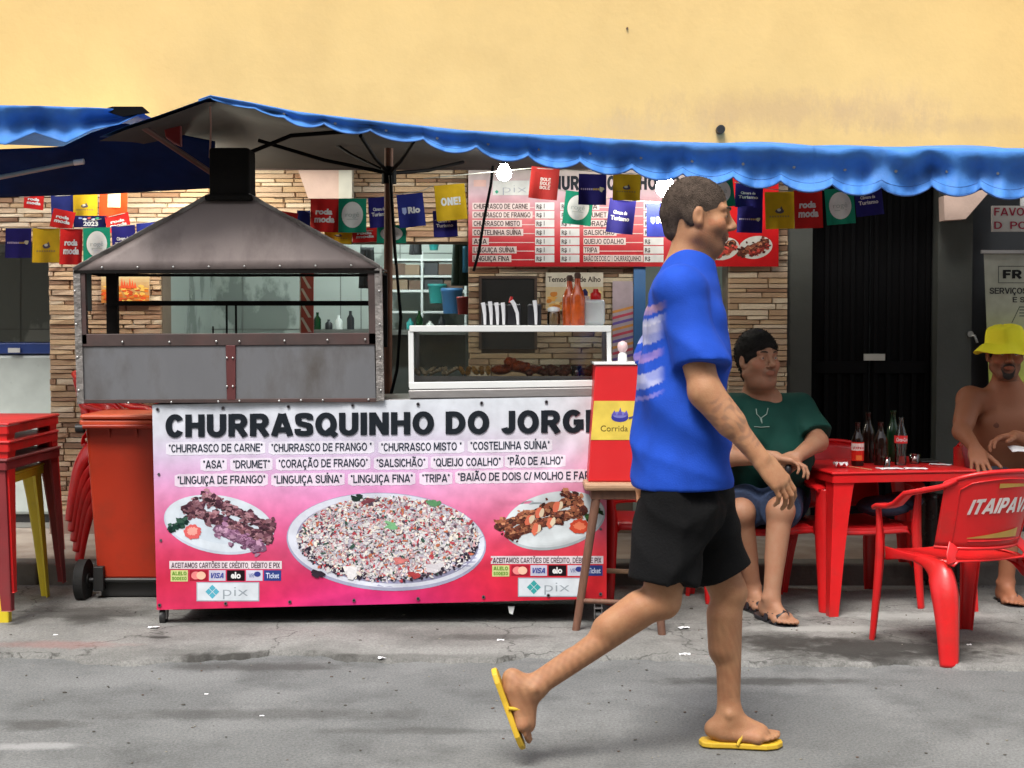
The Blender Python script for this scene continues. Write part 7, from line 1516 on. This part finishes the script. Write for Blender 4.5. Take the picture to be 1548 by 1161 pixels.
# ------------------------------------------------------------------ seated man in green
DG = 6.50
gm = thing('person', 'dark haired man in green t-shirt and denim shorts seated left of the red table', 'person', (GREEN_C.x, DG, 0))
gf = Vector((.42, -.90, 0)).normalized(); gs = Vector((-gf.y, gf.x, 0)) * -1     # his right, seen from behind -> screen left
gs = gf.cross(UP)
hc2 = P(1146, 545, DG - .06); hfr2 = frame((.40, -.91, .05), UP); HS2 = 1.10
nb2 = P(1150, 606, DG); pel2 = P(1155, 745, DG + .10); pel2.z = .50; che2 = P(1165, 655, DG)
shA, shB = P(1108, 622, DG - .02), P(1205, 618, DG + .03)     # screen-left (his right) and screen-right shoulder
elA, wrA = P(1100, 690, DG - .20), P(1172, 692, DG - .32)
elB, wrB = P(1236, 668, DG - .12), P(1205, 690, DG - .28)
knB, anB = P(1180, 772, 6.20), P(1166, 905, 6.12); knA, anA = P(1120, 775, 6.28), P(1138, 890, 6.36)
anB.z = .115; anA.z = .115
B = [cap(che2 + gs * s_ * .09, pel2 + gs * s_ * .06, .115, .125, .06) for s_ in (-1, 1)] + [ell(che2 - UP * .12 + gf * .05, (.15, .14, .14), .05)]
B += head_prims(hc2, hfr2, HS2, nb2, jaw=1.12, nose=1.2) + [ell(hc2 + Vector((0, 0, -.10 * HS2)) + hfr2[1] * .02, (.062, .062, .04), .03)]
B += [cap(shA, shB, .06, .06, .06), cap(nb2, che2, .08, .11, .06), cap(shA, elA, .054, .046, .03), cap(elA, wrA, .046, .030, .02), cap(shB, elB, .054, .046, .03), cap(elB, wrB, .046, .030, .02)]
B += hand_prims(wrA, (.8, -.35, -.15), (.1, -.2, -1), (.2, 1, .2), 1.0, curl=(.6, .65, .7, .75), thumb=(.8, .4, .1)) + hand_prims(wrB, (-.55, -.5, -.35), (-.6, .2, -.7), (-.3, .6, .5), 1.0, curl=(.55, .6, .65, .7), thumb=(.85, .4, .1))
hA, hB = pel2 - gs * .09 * -1 * -1, pel2 + gs * .09
hA, hB = pel2 + (gs * (.10 if gs.x < 0 else -.10)), pel2 - (gs * (.10 if gs.x < 0 else -.10))
for h_, kn, an in ((hA, knA, anA), (hB, knB, anB)):
    dd = (an - kn).normalized(); B += [cap(h_, kn, .092, .062, .03), ell(kn, (.060, .060, .060), .02), cap(kn, an, .054, .037, .02), cap(kn + dd * .06 + Vector((0, .024, 0)), kn + dd * .22 + Vector((0, .022, 0)), .046, .036, .03)]
fB, fA = Vector((.42, -.9, -.10)), Vector((.35, -.9, 0))
B += foot_prims(anB, fB, (0, -.1, 1)) + foot_prims(anA, fA, UP)
V, Fc = sdf_mesh(B, .0038); mesh_obj('body', V, Fc, skin_mat('skin_warm', SKIN_G), gm, lambda V: head_color(V, hc2, hfr2, HS2, SKIN_G, .5))
eyes(hc2, hfr2, gm, HS2)
V, Fc = sdf_mesh(hair_prims(hc2, hfr2, HS2, size=.009), .0055, noise=folds(12, .0014)); mesh_obj('hair', V, Fc, mat('dark_wavy_hair', (.008, .007, .006), rough=.8, spec=.25, bump=.8, bscale=160), gm); tufts(gm, V, hc2, hfr2, 2600, .010, MATS['dark_wavy_hair'], 4)
T_ = [cap(che2 + gs * s_ * .10 + UP * .01, pel2 + gs * s_ * .08 + UP * .03, .135, .150, .06) for s_ in (-1, 1)] + [ell(che2 - UP * .12 + gf * .05, (.155, .145, .15), .05)]
T_ += [cap(shA + gs * 0, shB, .076, .076, .05), cap(nb2 - UP * .035, che2, .085, .12, .05), cap(shA, shA.lerp(elA, .80), .068, .078, .03, clip=True), cap(shB, shB.lerp(elB, .82), .068, .076, .03, clip=True)]
T_ += post(cap(shA, shB, .071, .071), cap(shA, shA.lerp(elA, .78), .066, .064, clip=True), cap(shB, shB.lerp(elB, .80), .066, .064, clip=True), cap(nb2 - UP * .035, che2, .098, .140), cap(che2 + UP * .03, che2 - UP * .10 + gf * .05, .135, .150), ell(che2 - UP * .12 + gf * .05, (.163, .153, .152)), *[cap(che2 + gs * s_ * .09, pel2 + gs * s_ * .06 + UP * .03, .127, .137) for s_ in (-1, 1)])
V, Fc = sdf_mesh(T_, .0065, noise=creases(15, .013, 11))
def colG(V):
    c = np.tile(np.array([.005, .045, .034]), (len(V), 1)); return c
mesh_obj('shirt', V, Fc, mat_print('jersey_cloth', rough=.8), gm, colG)
# faint print on the chest, laid on the cloth
def onshirt(px, py):
    o_ = Vector((0, 0, H)); q = P(px, py, 5.0); dr = (q - o_).normalized(); t = 6.0
    best = None; W_ = V
    return None
S_ = [cap(pel2 + gs * s_ * .07 + UP * .02, pel2 + gs * s_ * .07 - UP * .01, .135, .135, .05) for s_ in (-1, 1)]
S_ += [cap(hA, hA.lerp(knA, .92), .115, .092, .04, clip=True), cap(hB, hB.lerp(knB, .92), .115, .092, .04, clip=True)]
V2, Fc2 = sdf_mesh(S_, .006, noise=creases(18, .009)); mesh_obj('shorts', V2, Fc2, mat('denim', (.018, .034, .08), rough=.85, var=.2, vscale=20, bump=.4, bscale=120), gm)
flipflop(gm, anB, fB, (0, -.1, 1), m_blk, 1.02, name='sandal'); flipflop(gm, anA, fA, UP, m_blk, 1.02, name='sandal')
# ray-cast the chest print onto the shirt vertices
def emb(parent, V, pts, r=.003, m=None, nm='chest_print'):
    mb = MB(); camp = np.array([0, 0, H]); D = V - camp; Dn = D / np.linalg.norm(D, axis=1)[:, None]; dist = np.linalg.norm(D, axis=1)
    for line in pts:
        out = []
        for x, y in line:
            q = np.array(P(x, y, 5.0)) - camp; q = q / np.linalg.norm(q); c = Dn @ q; k = np.argsort(-c)[:25]; k = k[dist[k] < dist[k].min() + .03]; d = dist[k].mean() - .004; out.append(Vector(camp + q * d))
        mb.tube(out, r, n=5)
    mb.build(nm, m, parent)
emb(gm, V, [[(1143, 618), (1144, 626), (1149, 631), (1151, 638)], [(1161, 617), (1159, 626), (1152, 631)], [(1151, 631), (1152, 640)], [(1140, 645), (1150, 646), (1163, 645)]], .0022, mat('faded_white_print', (.22, .30, .26), rough=.8))
mb = MB(); mb.ball(wrA.lerp(wrB, .5) + Vector((0, -.04, -.05)), (.02, .03, .028), 10, 6); tag(mb.build('key_ring', m_blk), 'small dark object held in the hands of the man in green', 'key ring')
# ------------------------------------------------------------------ bare-chested man in a yellow hat
DH = 6.92
hm = thing('person', 'bare chested man in a yellow bucket hat seated behind the red table', 'person', (HAT_C.x, DH, 0))
hc3 = P(1519, 536, DH - .08); hfr3 = frame((-.12, -1, -.04), UP); HS3 = 1.06; hs_ = hfr3[0]
nb3 = P(1522, 594, DH); che3 = P(1524, 650, DH); pel3 = P(1526, 760, DH + .08); pel3.z = .52
sA, sB = P(1466, 604, DH), P(1590, 606, DH); eA, wA = P(1462, 655, DH - .12), P(1472, 680, DH - .26); eB, wB = P(1598, 690, DH - .12), P(1535, 690, DH - .28)
eA = P(1454, 652, DH - .16); wA = P(1474, 677, DH - .36); eB = Vector((sB.x + .02, DH - .12, sB.z - .24)); wB = Vector((P(1540, 0, DH - .3).x, DH - .33, .80))
B = [cap(che3 + hs_ * s_ * .085 + UP * .0, pel3 + hs_ * s_ * .055, .105, .100, .06) for s_ in (-1, 1)]
B += [ell(che3 + hs_ * s_ * .075 + Vector((0, -.075, .045)), (.085, .040, .055), .03) for s_ in (-1, 1)]
B += head_prims(hc3, hfr3, HS3, nb3, jaw=.96) + [cap(sA, sB, .056, .056, .05), cap(nb3, che3, .08, .11, .06), cap(nb3 + Vector((0, -.03, -.02)), sA + Vector((.03, -.03, .035)), .022, .018, .02), cap(nb3 + Vector((0, -.03, -.02)), sB + Vector((-.03, -.03, .035)), .022, .018, .02)]
B += [ell(sA, (.062, .060, .064), .03), ell(sB, (.062, .06, .064), .03), cap(sA, eA, .052, .042, .03), cap(sA.lerp(eA, .3), sA.lerp(eA, .7), .052, .048, .03), cap(eA, wA, .044, .028, .02), cap(sB, eB, .052, .042, .03), cap(eB, wB, .042, .028, .02)]
B += hand_prims(wA, P(1483, 709, DH - .47) - wA, (.0, .35, -1), (1, 0, -.1), 1.1, curl=(.12, .14, .14, .16), spread=.14, thumb=(.7, .7, .1), tcurl=.15) + hand_prims(wB, (-.9, -.3, -.1), (0, -.3, -1), (0, -1, .3), 1.0, curl=(.5, .55, .6, .6))
kn1, kn2 = Vector((HAT_C.x - .12, DH - .36, .52)), Vector((HAT_C.x + .16, DH - .38, .52)); a1, a2 = Vector((kn1.x - .02, DH - .34, .10)), Vector((kn2.x, DH - .40, .10))
for h_, kn, an in ((pel3 - Vector((.09, 0, 0)), kn1, a1), (pel3 + Vector((.09, 0, 0)), kn2, a2)): B += [cap(h_, kn, .088, .060, .03), cap(kn, an, .054, .036, .02)] + foot_prims(an, (0, -1, 0), UP)
V3, Fc3 = sdf_mesh(B, .0038)
def colH(V):
    c = head_color(V, hc3, hfr3, HS3, SKIN_H, 1.1, (.035, .022, .018))
    for s_ in (-1, 1):
        n_ = np.array(che3 + hs_ * s_ * .095 + Vector((0, -.11, .03))); k = (np.linalg.norm(V - n_, axis=1) < .016); c[k] = np.array([.12, .045, .03])
    return c
mesh_obj('body', V3, Fc3, skin_mat('skin_tan', SKIN_H), hm, colH); eyes(hc3, hfr3, hm, HS3)
V4, Fc4 = sdf_mesh(hair_prims(hc3, hfr3, HS3, size=.006), .006); mesh_obj('hair', V4, Fc4, MATS['dark_wavy_hair'], hm)
m_goat = mat('beard_hair', (.022, .016, .013), rough=.9, bump=.6, bscale=300)
def L3(x, y, z): return hc3 + (hfr3[0] * x + hfr3[1] * y + hfr3[2] * z) * HS3
mb = MB(); mb.tube([L3(-.026, .082, -.055), L3(-.018, .093, -.045), L3(0, .098, -.042), L3(.018, .093, -.045), L3(.026, .082, -.055)], [.003, .0045, .005, .0045, .003]); mb.build('moustache', m_goat, hm)
gt = [ell(L3(0, .076, -.094), (.024, .016, .020), .01), cap(L3(-.028, .074, -.062), L3(-.016, .080, -.092), .006, .009, .01), cap(L3(.028, .074, -.062), L3(.016, .080, -.092), .006, .009, .01)]
V4, Fc4 = sdf_mesh(gt, .003, noise=folds(3, .0006)); mesh_obj('beard', V4, Fc4, m_goat, hm)
S_ = [cap(pel3 + Vector((s_ * .07, 0, .0)), pel3 + Vector((s_ * .07, 0, -.02)), .125, .125, .05) for s_ in (-1, 1)] + [cap(pel3 - Vector((.09, 0, 0)), (pel3 - Vector((.09, 0, 0))).lerp(kn1, .95), .11, .09, .03, clip=True), cap(pel3 + Vector((.09, 0, 0)), (pel3 + Vector((.09, 0, 0))).lerp(kn2, .95), .11, .09, .03, clip=True)]
V4, Fc4 = sdf_mesh(S_, .009, noise=folds(31, .005)); mesh_obj('shorts', V4, Fc4, mat('grey_blue_shorts', (.06, .08, .12), rough=.85), hm)
flipflop(hm, a1, (0, -1, 0), UP, m_blk); flipflop(hm, a2, (0, -1, 0), UP, m_blk)
# hat
hu = (hfr3[2] + hfr3[1] * .16 + hfr3[0] * .10).normalized(); hr, hf, hu = frame(hfr3[1], hu); hb = L3(0, -.004, .052)
m_hat = mat('yellow_hat_cloth', (.90, .83, .02), rough=.8, var=.06, bump=.35, bscale=90)
def hatpt(rad, z, a, el=1.15): return hb + hr * math.cos(a) * rad + hf * math.sin(a) * rad * el + hu * z
mb = MB(); prof = [(.150, -.040), (.128, -.024), (.104, -.006), (.094, .004), (.091, .012), (.088, .040), (.083, .068), (.076, .082), (.060, .089), (.002, .092)]
n_ = 40; vs = [hatpt(r + (.004 * math.sin(a * 5 + 1) + .004 * math.sin(a * 3)) * (1 if j > 3 else 2.0), z + ((.014 * math.sin(a * 2 + .6) + .006 * math.sin(a * 5)) if j < 3 else .003 * math.sin(a * 4)), a) for j, (r, z) in enumerate(prof) for a in [2 * math.pi * i / n_ for i in range(n_)]]
mb.add(vs, [(j * n_ + i, j * n_ + (i + 1) % n_, (j + 1) * n_ + (i + 1) % n_, (j + 1) * n_ + i) for j in range(len(prof) - 1) for i in range(n_)], 0, None, True)
mb.build('bucket_hat', m_hat, hm, solid=.003, subd=1)
o = thing('folded_paper', 'white folded paper held by the man in the yellow hat at the right edge', 'paper', P(1540, 680, DH - .42)); mb = MB(); c = P(1543, 679, DH - .42); mb.grid(4, 4, lambda u, v: c + Vector(((u - .5) * .10, (v - .5) * .07, (v - .5) * .02 + .004 * math.sin(u * 5)))); mb.build('sheet', m_wp, o, solid=.003)
print('SCRIPT SECONDS', round(time.time() - T0, 1), 'objects', len(bpy.data.objects))
